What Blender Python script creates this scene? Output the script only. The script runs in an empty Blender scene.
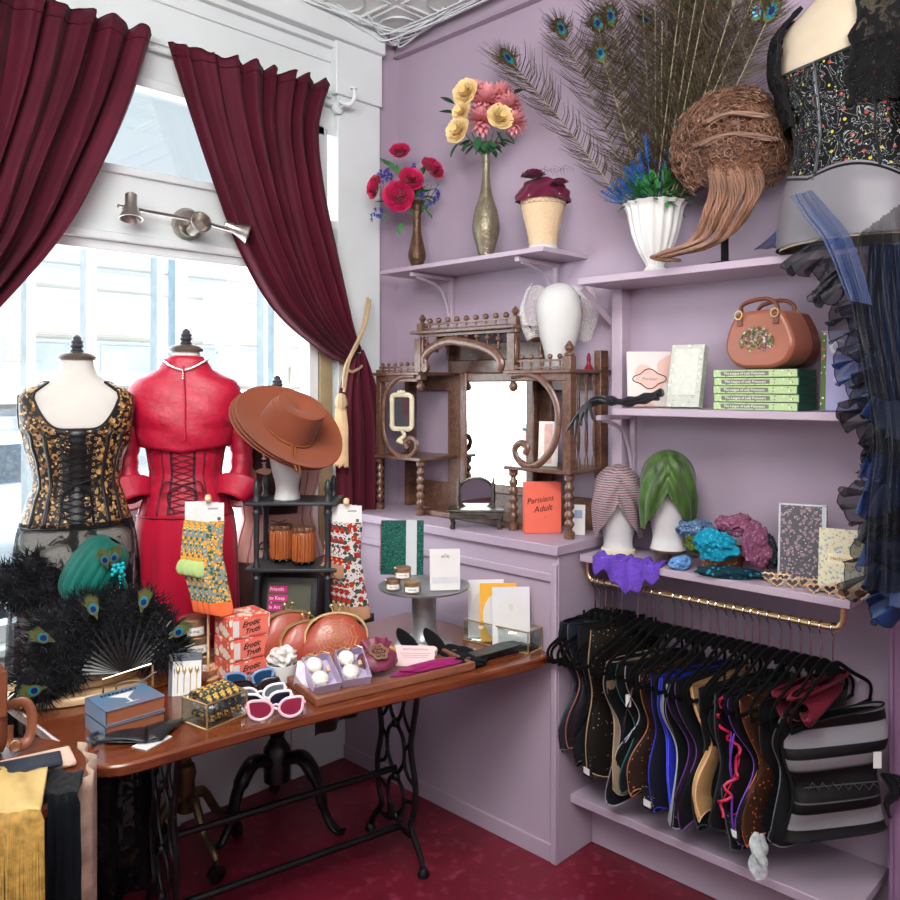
import bpy, math, random
from mathutils import Vector, Matrix, noise
R = math.radians; PI = math.pi; TAU = 2*math.pi
sin, cos = math.sin, math.cos
rnd = random.Random(11)
C = bpy.context.scene.collection
scn = bpy.context.scene
# ---------------------------------------------------------------- camera
AZ = R(44.4); FPX = 820.0; EYE = 1.65; HOR = 388.0
cam_d = bpy.data.cameras.new('camera'); cam = bpy.data.objects.new('camera', cam_d); C.objects.link(cam)
cam.location = (0, 0, EYE); cam.rotation_euler = (R(90), 0, AZ-R(90))
cam_d.sensor_width = 36; cam_d.lens = FPX/900*36; cam_d.shift_y = -(450-HOR)/900; cam_d.clip_start = .05
scn.camera = cam
def P(px, py, X=None, Y=None, Z=None, d=None):
    """world point seen at a pixel of the 900x900 photograph, on a given plane"""
    F = Vector((cos(AZ), sin(AZ), 0)); S = Vector((sin(AZ), -cos(AZ), 0))
    r = F + S*((px-450)/FPX) + Vector((0, 0, (HOR-py)/FPX))
    if X is not None: k = X/r.x
    elif Y is not None: k = Y/r.y
    elif Z is not None: k = (Z-EYE)/r.z
    else: k = d
    return Vector((0, 0, EYE)) + r*k
# ---------------------------------------------------------------- world, sun, lamps, exposure
scn.view_settings.view_transform = 'Standard'; scn.view_settings.look = 'None'
scn.view_settings.exposure = 0.27; scn.view_settings.gamma = 1.0
w = bpy.data.worlds.new('sky'); scn.world = w; w.use_nodes = True
w.node_tree.nodes['Background'].inputs[0].default_value = (.93, .96, 1, 1)
w.node_tree.nodes['Background'].inputs[1].default_value = 1.05
def lamp(name, kind, loc, rot, energy, col=(1, 1, 1), size=1, size_y=None, spread=180):
    l = bpy.data.lights.new(name, kind); l.energy = energy; l.color = col
    if kind == 'AREA':
        l.shape = 'RECTANGLE'; l.size = size; l.size_y = size_y or size; l.spread = R(spread)
    if kind == 'SUN': l.angle = R(3)
    o = bpy.data.objects.new(name, l); o.location = loc; o.rotation_euler = rot; C.objects.link(o); return o
lamp('sun', 'SUN', (0, -5, 12), (R(46), 0, R(12)), 14.0, (1, .97, .92))
lamp('overhead_fill_light', 'AREA', (.30, .95, 3.25), Vector((1.65, 1.35, -2.35)).to_track_quat('-Z', 'Y').to_euler(), 25, (1, .98, .96), 1.2, 1.2, 85)  # unseen overhead fill, added to brighten the table
lamp('window_light', 'AREA', (1.3, 3.6, 1.9), (R(-80), 0, 0), 95, (.93, .97, 1), 2.8, 2.0)
lamp('back_fill_light', 'AREA', (-1.5, -1.4, 2.6), (R(126), 0, R(-47)), 165, (1, .99, .98), 2.6, 1.0, 110)  # unseen fill added behind the camera, aimed up to brighten walls and ceiling
# ---------------------------------------------------------------- materials
def lin(h):
    h = h.lstrip('#'); o = []
    for i in (0, 2, 4):
        c = int(h[i:i+2], 16)/255; o.append(c/12.92 if c <= .04045 else ((c+.055)/1.055)**2.4)
    return (*o, 1)
class NT:
    def __init__(s, name):
        s.m = bpy.data.materials.new(name); s.m.use_nodes = True; s.n = s.m.node_tree.nodes; s.l = s.m.node_tree.links
        s.b = s.n['Principled BSDF']; s._c = None
    def new(s, t, **k):
        n = s.n.new(t)
        for a, v in k.items(): setattr(n, a, v)
        return n
    def coord(s):
        if not s._c: s._c = s.new('ShaderNodeTexCoord')
        return s._c.outputs['Object']
    def link(s, a, b): s.l.new(a, b)
    def mapping(s, sc=(1, 1, 1), rot=(0, 0, 0), loc=(0, 0, 0)):
        m = s.new('ShaderNodeMapping'); m.inputs['Scale'].default_value = sc; m.inputs['Rotation'].default_value = rot
        m.inputs['Location'].default_value = loc; s.link(s.coord(), m.inputs[0]); return m.outputs[0]
    def mix(s, f, a, b):
        m = s.new('ShaderNodeMix', data_type='RGBA')
        for k, v in ((0, f), (6, a), (7, b)):
            if hasattr(v, 'is_output'): s.link(v, m.inputs[k])
            else: m.inputs[k].default_value = v
        return m.outputs[2]
    def math(s, op, a, b=0.0):
        m = s.new('ShaderNodeMath', operation=op)
        for k, v in ((0, a), (1, b)):
            if hasattr(v, 'is_output'): s.link(v, m.inputs[k])
            else: m.inputs[k].default_value = v
        return m.outputs[0]
    def noise(s, scale, vec=None, detail=3, dist=0):
        n = s.new('ShaderNodeTexNoise'); n.inputs['Scale'].default_value = scale; n.inputs['Detail'].default_value = detail
        n.inputs['Distortion'].default_value = dist; s.link(vec or s.coord(), n.inputs['Vector']); return n.outputs['Fac']
    def vor(s, scale, vec=None, feat='F1', out='Distance', rand=1):
        n = s.new('ShaderNodeTexVoronoi', feature=feat); n.inputs['Scale'].default_value = scale
        n.inputs['Randomness'].default_value = rand; s.link(vec or s.coord(), n.inputs['Vector']); return n.outputs[out]
    def wave(s, scale, vec=None, dist=0, axis='X'):
        n = s.new('ShaderNodeTexWave', bands_direction=axis); n.inputs['Scale'].default_value = scale
        n.inputs['Distortion'].default_value = dist; s.link(vec or s.coord(), n.inputs['Vector']); return n.outputs['Fac']
    def step(s, v, lo, hi):
        m = s.new('ShaderNodeMapRange'); m.inputs['From Min'].default_value = lo; m.inputs['From Max'].default_value = hi
        s.link(v, m.inputs['Value']); return m.outputs[0]
    def bump(s, h, strength, dist=.01):
        b = s.new('ShaderNodeBump'); b.inputs['Strength'].default_value = strength; b.inputs['Distance'].default_value = dist
        s.link(h, b.inputs['Height']); s.link(b.outputs[0], s.b.inputs['Normal'])
    def set(s, **k):
        for a, v in k.items():
            i = s.b.inputs[a.replace('_', ' ')]
            if hasattr(v, 'is_output'): s.link(v, i)
            else: i.default_value = v
        return s.m
def M(name, col, rough=.5, metal=0, vary=.12, scale=14, bump=0, bscale=60, sheen=0, coat=0, alpha=1, trans=0, stretch=None):
    t = NT(name); c = lin(col)
    t.set(Base_Color=c, Roughness=rough, Metallic=metal, Sheen_Weight=sheen*.22, Coat_Weight=coat, Alpha=alpha, Transmission_Weight=trans)
    v = t.mapping(stretch) if stretch else None
    if rough >= .55: t.set(Specular_IOR_Level=.18)
    if vary:
        d = (*[x*(1-vary) for x in c[:3]], 1); e = (*[min(1, x*(1+vary)) for x in c[:3]], 1)
        t.set(Base_Color=t.mix(t.step(t.noise(scale, v), .3, .7), d, e))
    if bump: t.bump(t.noise(bscale, v), bump)
    return t.m
def spots(name, base, layers, rough=.6, sheen=0, metal=0, bump=0):
    """blossoms, leaves or marks scattered on a ground colour: layers of (colour, scale, threshold, seed)"""
    t = NT(name); c = lin(base)
    for col, sc, th, sd in layers:
        v = t.mapping((1, 1, 1), (sd*.7, sd*1.3, sd), (sd*3.1, sd, sd*.5))
        n = t.noise(sc*1.7, v, 2)
        d = t.math('ADD', t.vor(sc, v), t.math('MULTIPLY', n, .25))
        c = t.mix(t.step(d, th+.125, th+.095), c, lin(col))
    t.set(Base_Color=c, Roughness=rough, Sheen_Weight=sheen*.22, Metallic=metal)
    if rough >= .55: t.set(Specular_IOR_Level=.2)
    if bump: t.bump(t.noise(80), bump)
    return t.m
def lace(name, col, scale=60, hole=.12, solid=.5, mscale=9, rough=.7, base_alpha=.25):
    t = NT(name)
    e = t.vor(scale, feat='DISTANCE_TO_EDGE')
    net = t.step(e, hole, hole*.6)
    mo = t.step(t.noise(mscale, None, 4, 1.2), .5, .54)
    a = t.math('MAXIMUM', t.math('MAXIMUM', net, t.math('MULTIPLY', mo, solid)), base_alpha)
    return t.set(Base_Color=lin(col), Roughness=rough, Alpha=a, Specular_IOR_Level=.2)
def stripes(name, c1, c2, scale=20, axis='X', dist=0, rough=.6, lo=.45, hi=.55, sheen=0, bump=0):
    t = NT(name); wv = t.wave(scale, None, dist, axis)
    t.set(Base_Color=t.mix(t.step(wv, lo, hi), lin(c1), lin(c2)), Roughness=rough, Sheen_Weight=sheen*.22)
    if bump: t.bump(wv, bump)
    return t.m
def glassy(name, tint='#ffffff', gloss=.12, rough=.03):
    t = NT(name); t.n.remove(t.b)
    a = t.new('ShaderNodeBsdfTransparent'); a.inputs[0].default_value = lin(tint)
    g = t.new('ShaderNodeBsdfGlossy'); g.inputs['Roughness'].default_value = rough
    mx = t.new('ShaderNodeMixShader'); mx.inputs[0].default_value = gloss
    t.link(a.outputs[0], mx.inputs[1]); t.link(g.outputs[0], mx.inputs[2])
    t.link(mx.outputs[0], t.n['Material Output'].inputs[0]); return t.m
def woody(name, c1, c2, rough=.35, axis=(1, 12, 12), scale=5, coat=.2):
    t = NT(name); v = t.mapping(axis)
    n = t.noise(scale, v, 6, .8)
    t.set(Base_Color=t.mix(t.step(n, .3, .7), lin(c1), lin(c2)), Roughness=rough, Coat_Weight=coat, Coat_Roughness=.15)
    t.bump(n, .06); return t.m
def shot(name, c1, c2, rough=.3, alpha=.75):
    t = NT(name); lw = t.new('ShaderNodeLayerWeight'); lw.inputs[0].default_value = .45
    t.set(Base_Color=t.mix(t.noise(7), lin(c1), lin(c2)), Roughness=rough, Alpha=alpha, Sheen_Weight=.05, Specular_IOR_Level=.45)
    return t.m
def emis(name, col, s):
    t = NT(name); return t.set(Base_Color=lin(col), Emission_Color=lin(col), Emission_Strength=s)
# ---------------------------------------------------------------- mesh building
def T3(loc=(0, 0, 0), rx=0, ry=0, rz=0, s=1):
    m = Matrix.Translation(loc) @ Matrix.Rotation(rz, 4, 'Z') @ Matrix.Rotation(ry, 4, 'Y') @ Matrix.Rotation(rx, 4, 'X')
    return m @ (Matrix.Scale(s, 4) if not isinstance(s, tuple) else Matrix.Diagonal((*s, 1)))
def V(*a): return Vector(a)
class MB:
    def __init__(s): s.v = []; s.f = []; s.i = []; s.M = Matrix.Identity(4); s.m = 0
    def add(s, vs, fs):
        k = len(s.v); s.v += [s.M @ Vector(v) for v in vs]
        s.f += [tuple(k+i for i in f) for f in fs]; s.i += [s.m]*len(fs); return s
    def box(s, c, d, rz=0, rx=0, ry=0):
        x, y, z = d[0]/2, d[1]/2, d[2]/2; m = T3(c, rx, ry, rz)
        vs = [m @ V(a*x, b*y, e*z) for e in (-1, 1) for b in (-1, 1) for a in (-1, 1)]
        return s.add(vs, [(0, 2, 3, 1), (4, 5, 7, 6), (0, 1, 5, 4), (2, 6, 7, 3), (0, 4, 6, 2), (1, 3, 7, 5)])
    def tube(s, pts, r, n=8, closed=False, flat=1, up=None):
        pts = [Vector(p) for p in pts]; N = len(pts)
        rr = r if isinstance(r, (list, tuple)) else [r]*N
        vs = []; u = None
        for i, p in enumerate(pts):
            a = pts[(i-1) % N] if (closed or i) else p; b = pts[(i+1) % N] if (closed or i < N-1) else p
            t = (b-a)
            if t.length < 1e-9: t = Vector((0, 0, 1))
            t.normalize()
            if u is None:
                u = Vector(up) if up else (Vector((0, 0, 1)) if abs(t.z) < .9 else Vector((1, 0, 0)))
            u = u - t*u.dot(t)
            if u.length < 1e-6: u = t.orthogonal()
            u.normalize(); w_ = t.cross(u)
            for k in range(n):
                q = TAU*k/n; vs.append(p + u*(cos(q)*rr[i]*flat) + w_*(sin(q)*rr[i]))
        fs = []
        for i in range(N if closed else N-1):
            for k in range(n):
                a = i*n+k; b = i*n+(k+1) % n; c = ((i+1) % N)*n+(k+1) % n; d = ((i+1) % N)*n+k
                fs.append((a, b, c, d))
        if not closed: fs += [tuple(range(n-1, -1, -1)), tuple((N-1)*n+k for k in range(n))]
        return s.add(vs, fs)
    def lathe(s, prof, n=24, c=(0, 0, 0), sx=1, sy=1, flute=0, nf=12, caps=True):
        vs = []
        for r, z in prof:
            for k in range(n):
                q = TAU*k/n; rr = r*(1+flute*cos(nf*q)) if flute else r
                vs.append((c[0]+rr*cos(q)*sx, c[1]+rr*sin(q)*sy, c[2]+z))
        fs = [(i*n+k, i*n+(k+1) % n, (i+1)*n+(k+1) % n, (i+1)*n+k) for i in range(len(prof)-1) for k in range(n)]
        if caps: fs += [tuple(range(n-1, -1, -1)), tuple((len(prof)-1)*n+k for k in range(n))]
        return s.add(vs, fs)
    def ell(s, c, rx, ry=None, rz=None, nu=14, nv=9, m=None):
        ry = ry or rx; rz = rz or rx; pr = []; sv = s.M
        if m: s.M = s.M @ Matrix.Translation(c) @ m; c = (0, 0, 0)
        prof = [(max(.0005, cos(-PI/2+PI*i/nv)), sin(-PI/2+PI*i/nv)) for i in range(nv+1)]
        vs = [(c[0]+r*rx*cos(TAU*k/nu), c[1]+r*ry*sin(TAU*k/nu), c[2]+z*rz) for r, z in prof for k in range(nu)]
        s.add(vs, [(i*nu+k, i*nu+(k+1) % nu, (i+1)*nu+(k+1) % nu, (i+1)*nu+k) for i in range(nv) for k in range(nu)])
        s.M = sv; return s
    def grid(s, fn, nu, nv, cu=False):
        vs = [fn(i/(nu if cu else nu-1), j/(nv-1)) for j in range(nv) for i in range(nu)]
        fs = []
        for j in range(nv-1):
            for i in range(nu if cu else nu-1):
                a = j*nu+i; b = j*nu+(i+1) % nu; fs.append((a, b, b+nu, a+nu))
        return s.add(vs, fs)
    def prism(s, poly, z0, z1):
        n = len(poly)
        vs = [(x, y, z0) for x, y in poly]+[(x, y, z1) for x, y in poly]
        return s.add(vs, [tuple(range(n-1, -1, -1)), tuple(range(n, 2*n))]+[(i, (i+1) % n, n+(i+1) % n, n+i) for i in range(n)])
    def blade(s, a, b, w, bend=None):
        a = Vector(a); b = Vector(b); t = b-a; u = t.orthogonal().normalized() if abs(t.normalized().y) > .9 else t.cross(Vector((0, 1, 0))).normalized()
        mid = (a+b)/2 + (Vector(bend) if bend is not None else Vector((0, 0, 0)))
        return s.add([a-u*w, a+u*w, mid+u*w*.8, mid-u*w*.8, b], [(0, 1, 2, 3), (3, 2, 4)])
    def build(s, name, mat, parent=None, smooth=True, bevel=0, solid=0, sub=0, loc=(0, 0, 0), rot=(0, 0, 0), ang=40):
        me = bpy.data.meshes.new(name); me.from_pydata([tuple(v) for v in s.v], [], s.f)
        for m in (mat if isinstance(mat, (list, tuple)) else [mat]): me.materials.append(m)
        if any(s.i): me.polygons.foreach_set('material_index', s.i)
        if smooth:
            me.polygons.foreach_set('use_smooth', [True]*len(s.f)); me.set_sharp_from_angle(angle=R(ang))
        me.update(); o = bpy.data.objects.new(name, me); C.objects.link(o)
        o.location = loc; o.rotation_euler = rot
        if parent: o.parent = parent
        if solid:
            q = o.modifiers.new('solid', 'SOLIDIFY'); q.thickness = solid; q.offset = 0
        if sub:
            q = o.modifiers.new('sub', 'SUBSURF'); q.levels = q.render_levels = sub
        if bevel:
            q = o.modifiers.new('bevel', 'BEVEL'); q.width = bevel; q.segments = 2; q.limit_method = 'ANGLE'
        return o
def tag(o, label, cat, group=None, kind=None):
    o['label'] = label; o['category'] = cat
    if group: o['group'] = group
    if kind: o['kind'] = kind
    return o
def thing(name, label, cat, loc=(0, 0, 0), rz=0, group=None, rx=0, ry=0):
    o = bpy.data.objects.new(name, None); C.objects.link(o); o.empty_display_size = .05
    o.location = loc; o.rotation_euler = (rx, ry, rz); return tag(o, label, cat, group)
def struct(name, mb, mat, **k):
    o = mb.build(name, mat, **k)
    if not k.get('parent'): o['kind'] = 'structure'
    return o
def bx(c, d, **k): return MB().box(c, d, **k)
def copy_tree(o, parent=None):
    c = o.copy(); C.objects.link(c)
    if parent: c.parent = parent
    for ch in list(o.children): copy_tree(ch, c)
    return c
def words(txt, size, mat, parent, mtx, name='lettering', shear=0, depth=.0004, align='CENTER', bold=0):
    cu = bpy.data.curves.new('t', 'FONT'); cu.body = txt; cu.size = size; cu.align_x = align; cu.align_y = 'CENTER'; cu.shear = shear
    cu.extrude = depth; cu.offset = bold; cu.resolution_u = 2
    o = bpy.data.objects.new('t', cu); C.objects.link(o); dg = bpy.context.evaluated_depsgraph_get(); dg.update()
    me = bpy.data.meshes.new_from_object(o.evaluated_get(dg)); me.name = name
    bpy.data.objects.remove(o); me.transform(mtx); me.materials.clear(); me.materials.append(mat)
    q = bpy.data.objects.new(name, me); C.objects.link(q); q.parent = parent; return q
def cr(pts, n=6, closed=False):
    """Catmull-Rom curve through points"""
    pts = [Vector(p) for p in pts]; N = len(pts); out = []
    for i in range(N if closed else N-1):
        g = (lambda k: pts[k % N]) if closed else (lambda k: pts[max(0, min(N-1, k))])
        a, b, c, d = g(i-1), g(i), g(i+1), g(i+2)
        for j in range(n):
            t = j/n; out.append(.5*((2*b)+(c-a)*t+(2*a-5*b+4*c-d)*t*t+(3*b-a-3*c+d)*t**3))
    if not closed: out.append(pts[-1])
    return out
def lerp_keys(keys, z):
    if z <= keys[0][0]: return keys[0][1:]
    for a, b in zip(keys, keys[1:]):
        if z <= b[0]:
            t = (z-a[0])/(b[0]-a[0]); t = t*t*(3-2*t)*.5+t*.5
            return tuple(x+(y-x)*t for x, y in zip(a[1:], b[1:]))
    return keys[-1][1:]
def face_cam(p, off=0):          # heading whose local -y looks back to where the photographer stood
    return math.atan2(p.y, p.x)-PI/2+R(off)
# shared materials
PUR = '#a08aac'
m_purple = M('purple_paint', '#a392a3', .45, vary=.03, scale=4, bump=.02, bscale=30)
m_purple_sh = M('purple_paint_trim', '#ae9dac', .35, vary=.03, scale=4)
m_white = M('white_paint', '#d2d8d8', .5, vary=.05, scale=3, bump=.08, bscale=9)
m_redfloor = None
m_black = M('black_lacquer', '#0c0c0e', .3, vary=.1)
m_iron = M('cast_iron', '#0f1114', .35, .3, vary=.2, bump=.1)
m_brass = M('brass', '#d6bd92', .28, 1, vary=.08)
m_chrome = M('chrome', '#c9c9cc', .15, 1, vary=0)
m_nickel = M('brushed_nickel', '#b3aca4', .3, 1, vary=.1)
m_gold = M('gold', '#cbb281', .32, .85, vary=.1)
m_bkfab = M('black_fabric', '#0b0b0e', .8, vary=.3, sheen=.3, bump=.15)
m_velvet_h = M('black_flocking', '#050506', .95, vary=.2)
m_foam = M('white_foam', '#c4c3c1', .7, vary=.03, bump=.06, bscale=120)
m_linen = M('form_linen', '#c2bfb8', .8, vary=.03, bump=.05, bscale=200)
m_paper = M('white_paper', '#d0cecb', .7, vary=.02)
m_burg = M('burgundy_curtain', '#4a0e20', .7, vary=.18, scale=5, sheen=.25, bump=.04, bscale=300)
m_darkwood = woody('dark_walnut', '#452c22', '#745240', .35)
m_tablewood = woody('table_mahogany', '#4f2213', '#7d4022', .22, (1.2, 14, 14), 4, .5)
m_traywood = woody('tray_wood', '#6a3a28', '#8e5a42', .35)
m_palewood = woody('pale_wood', '#c09a70', '#e2c49c', .5)
m_dark = M('ink', '#141416', .6, vary=0)
m_mirror = M('mirror_glass', '#e8ecee', .02, 1, vary=0)
m_glass = glassy('clear_glass')
# ================================================================ THE ROOM
XW, YB, YS = 2.66, 2.96, 2.90      # purple wall, window wall, face of the low wall under the window
ZC = 3.34
t = NT('red_painted_floor')
n1 = t.noise(2.2, None, 6, .6); n2 = t.noise(24, None, 5)
c = t.mix(t.step(n1, .35, .75), lin('#560a18'), lin('#78162e')); c = t.mix(t.step(n2, .55, .8), c, lin('#8e3850'))
t.set(Base_Color=c, Roughness=t.step(n1, -.3, 1.6)); t.bump(n2, .1); m_floor = t.m
struct('floor', bx((-.6, -.6, -.05), (7.4, 7.4, .1)), m_floor)
struct('wall_right', bx((XW+.06, -.6, 1.7), (.12, 7.3, 3.5)), m_purple)
struct('wall_back', bx((-.6, -4.24, .9), (7.4, .08, 1.8)).box((-.6, -4.24, 3.1), (7.4, .08, .5)).box((-2.2, -4.24, 1.9), (.3, .08, 1.6)).box((1.0, -4.24, 1.9), (.3, .08, 1.6)), m_purple)
struct('wall_left', bx((-4.24, -.6, .9), (.08, 7.3, 1.8)).box((-4.24, -.6, 3.1), (.08, 7.3, .5)).box((-4.24, -1.5, 1.9), (.08, .3, 1.6)), m_purple)
struct('ceiling', bx((-.5, -.6, ZC+.03), (6.6, 7.4, .06)), M('ceiling_white', '#f2f6f2', .5, vary=.04, scale=6, bump=.5, bscale=14))
# pressed ceiling panels and strings stretched along the corner
mb = MB()
for i in range(7):
    for j in range(7):
        x0 = XW-.1-i*.32; y0 = YB-.12-j*.32
        mb.tube([(x0-.14, y0-.14, ZC-.004), (x0+.14, y0-.14, ZC-.004), (x0+.14, y0+.14, ZC-.004), (x0-.14, y0+.14, ZC-.004)], .008, 5, True)
        mb.tube([(x0+.09*cos(a*TAU/12), y0+.09*sin(a*TAU/12), ZC-.003) for a in range(12)], .006, 5, True)
struct('ceiling_panels', mb, m_white)
mb = MB()
for k in range(16):
    a = V(XW-.02-rnd.random()*1.0, YB-.03-rnd.random()*.1, ZC-.02); b = V(XW-.03-rnd.random()*.1, YB-.1-rnd.random()*1.2, ZC-.02)
    mid = V(XW-.06-rnd.random()*.12, YB-.06-rnd.random()*.12, ZC-.03-rnd.random()*.06)
    mb.tube(cr([a, (a+mid)/2+V(0, 0, -.015), mid, (b+mid)/2+V(0, 0, -.015), b], 5), .0035, 5)
tag(mb.build('ceiling_wire', m_white), 'bundle of white painted wires strung across the ceiling corner', 'wires')
# crown on the purple wall
mb = MB(); mb.box((XW-.012, .3, ZC-.05), (.024, 5.3, .1)); mb.box((XW-.03, .3, ZC-.012), (.06, 5.3, .024)); mb.box((XW-.02, .3, ZC-.1), (.04, 5.3, .012))
struct('trim_1', mb, m_purple, bevel=.004)
# ---- window wall with openings; low wall under it
def wz(px, py, Y=YB): return P(px, py, Y=Y)
zHt = wz(165, 248).z      # top of the main glass
zHb = zHt+.03
zTb = wz(160, 182).z      # bottom of the transom glass
zTt = wz(165, 84).z
zS = .87
xR = wz(316, 420).x       # right side of main window opening
xT = wz(322, 200).x
xCol = wz(334, 300).x; xColR = wz(376, 300).x
mb = MB()
def wbox(x0, x1, z0, z1, y0=YB, y1=YB+.12, m=mb): m.box(((x0+x1)/2, (y0+y1)/2, (z0+z1)/2), (x1-x0, y1-y0, z1-z0))
wbox(-1.5, xR, 0, zS-.06)
wbox(-1.5, xT, zHb, zTb)
wbox(-1.5, xT, zTt, ZC)
wbox(xR, xColR, 0, zHb); wbox(xT+.14, xColR, zHb, zTt); wbox(xT, xColR, zTt, ZC); wbox(xT, xT+.14, zHb, zTb-.07)
struct('wall_window', mb, m_white)
mb = MB(); mb.box(((xColR+XW+.1)/2, YB+.06, 1.7), (XW+.1-xColR, .121, 3.5))
struct('wall_corner', mb, m_purple)
mb = MB()
wbox(xCol, xColR, 0, wz(355, 103).z, YB-.03, YB, mb); wbox(xCol-.02, xColR+.001, wz(355, 103).z, ZC-.06, YB-.045, YB, mb)
wbox(-1.5, xColR, ZC-.14, ZC, YB-.07, YB, mb); wbox(-1.5, xColR, ZC-.17, ZC-.14, YB-.03, YB, mb)
wbox(-1.5, xCol-.02, zTt+.14, zTt+.16, YB-.012, YB, mb); wbox(-1.5, xCol-.02, zTt+.3, zTt+.31, YB-.008, YB, mb)
struct('trim_2', mb, m_white, bevel=.004)
mb = MB(); wbox(-1.5, xColR+.06, 0, zS-.09, YS, YB-.001, mb); wbox(-1.5, 1.3, 0, .12, YS-.02, YS, mb); wbox(1.42, 1.5, 0, zS-.09, YS-.012, YS, mb); wbox(2.0, 2.08, 0, zS-.09, YS-.012, YS, mb)
struct('wall_low', mb, m_white, bevel=.003)
struct('trim_3', bx(((xColR-1.5)/2, (YS+YB)/2-.01, zS-.075), (xColR+1.5, YB-YS+.04, .03)), m_white, bevel=.006)
# window frames
mb = MB()
wbox(-1.5, xR, zHt, zHb, YB-.03, YB+.05, mb); wbox(-1.5, xR, zS-.06, zS, YB-.02, YB+.06, mb); wbox(xR-.05, xR, zS, zHt, YB-.02, YB+.05, mb)
wbox(-1.5, xR, zHt-.035, zHt, YB+.0, YB+.03, mb)
w1 = struct('window_1', mb, m_white, bevel=.004)
struct('glass_pane', bx((.05, YB+.03, (zS+zHt)/2), (3.4, .004, zHt-zS)), glassy('window_glass', '#f4f8fa', .05, .02), parent=w1)
mb = MB()
wbox(-1.5, xT, zTb, zTb+.03, YB-.02, YB+.05, mb); wbox(-1.5, xT, zTt-.04, zTt, YB-.02, YB+.05, mb); wbox(xT-.05, xT, zTb, zTt, YB-.02, YB+.05, mb)
w2 = struct('window_2', mb, m_white, bevel=.004)
struct('glass_pane', bx((.1, YB+.03, (zTb+zTt)/2), (3.3, .004, zTt-zTb)), glassy('transom_glass', '#e9f0f2', .1, .02), parent=w2)
mb = MB(); wbox(xT+.01, xT+.14, zTt-.03, zTt, YB-.015, YB+.04, mb); wbox(xT+.01, xT+.14, zTb-.07, zTb-.03, YB-.015, YB+.04, mb); wbox(xT+.12, xT+.14, zTb-.04, zTt, YB-.015, YB+.04, mb); wbox(xT, xT+.02, zTb-.04, zTt, YB-.015, YB+.04, mb)
struct('window_3', mb, m_white, bevel=.003)
mb = MB(); wbox(xR+.005, xR+.075, zS-.05, zHt-.25, YB-.022, YB, mb)
struct('trim_7', mb, M('khaki_wood_trim', '#9c8c6c', .5, vary=.1), bevel=.003)
# built-in purple ledge and end post; the recess to its right
YR = 1.718
mb = MB(); mb.box(((2.29+XW)/2, (YR+YS)/2, .535), (XW-2.29, YS-YR, 1.07)); mb.box(((2.27+XW)/2, (YR+YS)/2-.005, 1.088), (XW-2.27, YS-YR+.01, .036))
mb.box((2.284, (YR+YS)/2, .99), (.012, YS-YR, .03)); mb.box((2.283, YR+.012, .52), (.014, .024, 1.04))
struct('wall_ledge', mb, m_purple, bevel=.004)
YE = .775
mb = MB(); mb.box((XW-.05, .46, .53), (.12, .55, 1.06)); mb.box((XW-.06, .735, .53), (.10, .02, 1.06))
struct('trim_4', mb, M('purple_paint_dark', '#7d5f7e', .5, vary=.04), bevel=.004)
def bracket(mb, y, xf, z):
    mb.box((XW-.012, y, z-.13), (.02, .02, .24)); mb.box(((XW+xf)/2, y, z-.02), (XW-xf-.04, .02, .018))
    mb.tube(cr([(XW-.02, y, z-.22), (XW-.05, y, z-.12), (XW-.1, y, z-.06), (xf+.05, y, z-.028)], 6), .008, 6)
def shelf(label, z, xf, y0, y1, ys, th=.024, rail=False):
    t = thing('wall_shelf', label, 'shelf', ((xf+XW)/2, (y0+y1)/2, z-th))
    o = t.location
    MB().box((0, 0, th/2), (XW-xf, y1-y0, th)).build('shelf_board', m_purple_sh, t, bevel=.002)
    for y in ys:
        b = MB(); b.M = Matrix.Translation(-Vector(o)); bracket(b, y, xf, z-th+.008); b.build('bracket', m_purple_sh, t, bevel=.002)
    return t
bracket_l = [P(450, 300, X=XW-.02).y, P(555, 300, X=XW-.02).y]
shelf('short purple wall shelf holding two flower vases and the burgundy turban head', 2.17, 2.38, 1.853, 2.77, bracket_l, .018)
ZT, ZM, ZL = 2.04, 1.581, 1.062
XF = 2.40
ts = shelf('long purple top shelf under the white fluted vase and auburn wig', ZT, XF, .60, P(578, 275, X=XF).y, [])
mb = MB(); mb.M = Matrix.Translation(-ts.location)
mb.tube([(XF+.03, 1.72, ZT-.03), (XW-.01, 1.72, ZT-.16)], .014, 4)
mb.build('brace', m_purple_sh, ts)
shelf('middle purple shelf holding the stack of green books and brown handbag', ZM, XF, .60, P(612, 410, X=XF).y, [P(632, 430, X=XW-.02).y])
shelf('lower purple shelf holding the two turbaned foam heads', ZL, XF-.01, YE+.02, 1.70, [])
mb = MB(); mb.box((XW-.03, P(621, 400, X=XW-.03).y, (ZL+ZT)/2), (.06, .045, ZT-ZL-.03))
struct('trim_5', mb, m_purple_sh, bevel=.003)
mb = MB(); mb.box(((2.36+XW)/2, (YE+YR)/2, .205), (XW-2.36, YR-YE, .03)); mb.box((2.50, (YE+YR)/2, .095), (.02, YR-YE, .19))
struct('trim_6', mb, m_purple, bevel=.003)
mb = MB(); mb.box((2.287, (YR+YS)/2, .03), (.01, YS-YR, .06))
struct('baseboard_right', mb, m_purple, bevel=.002)
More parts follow.
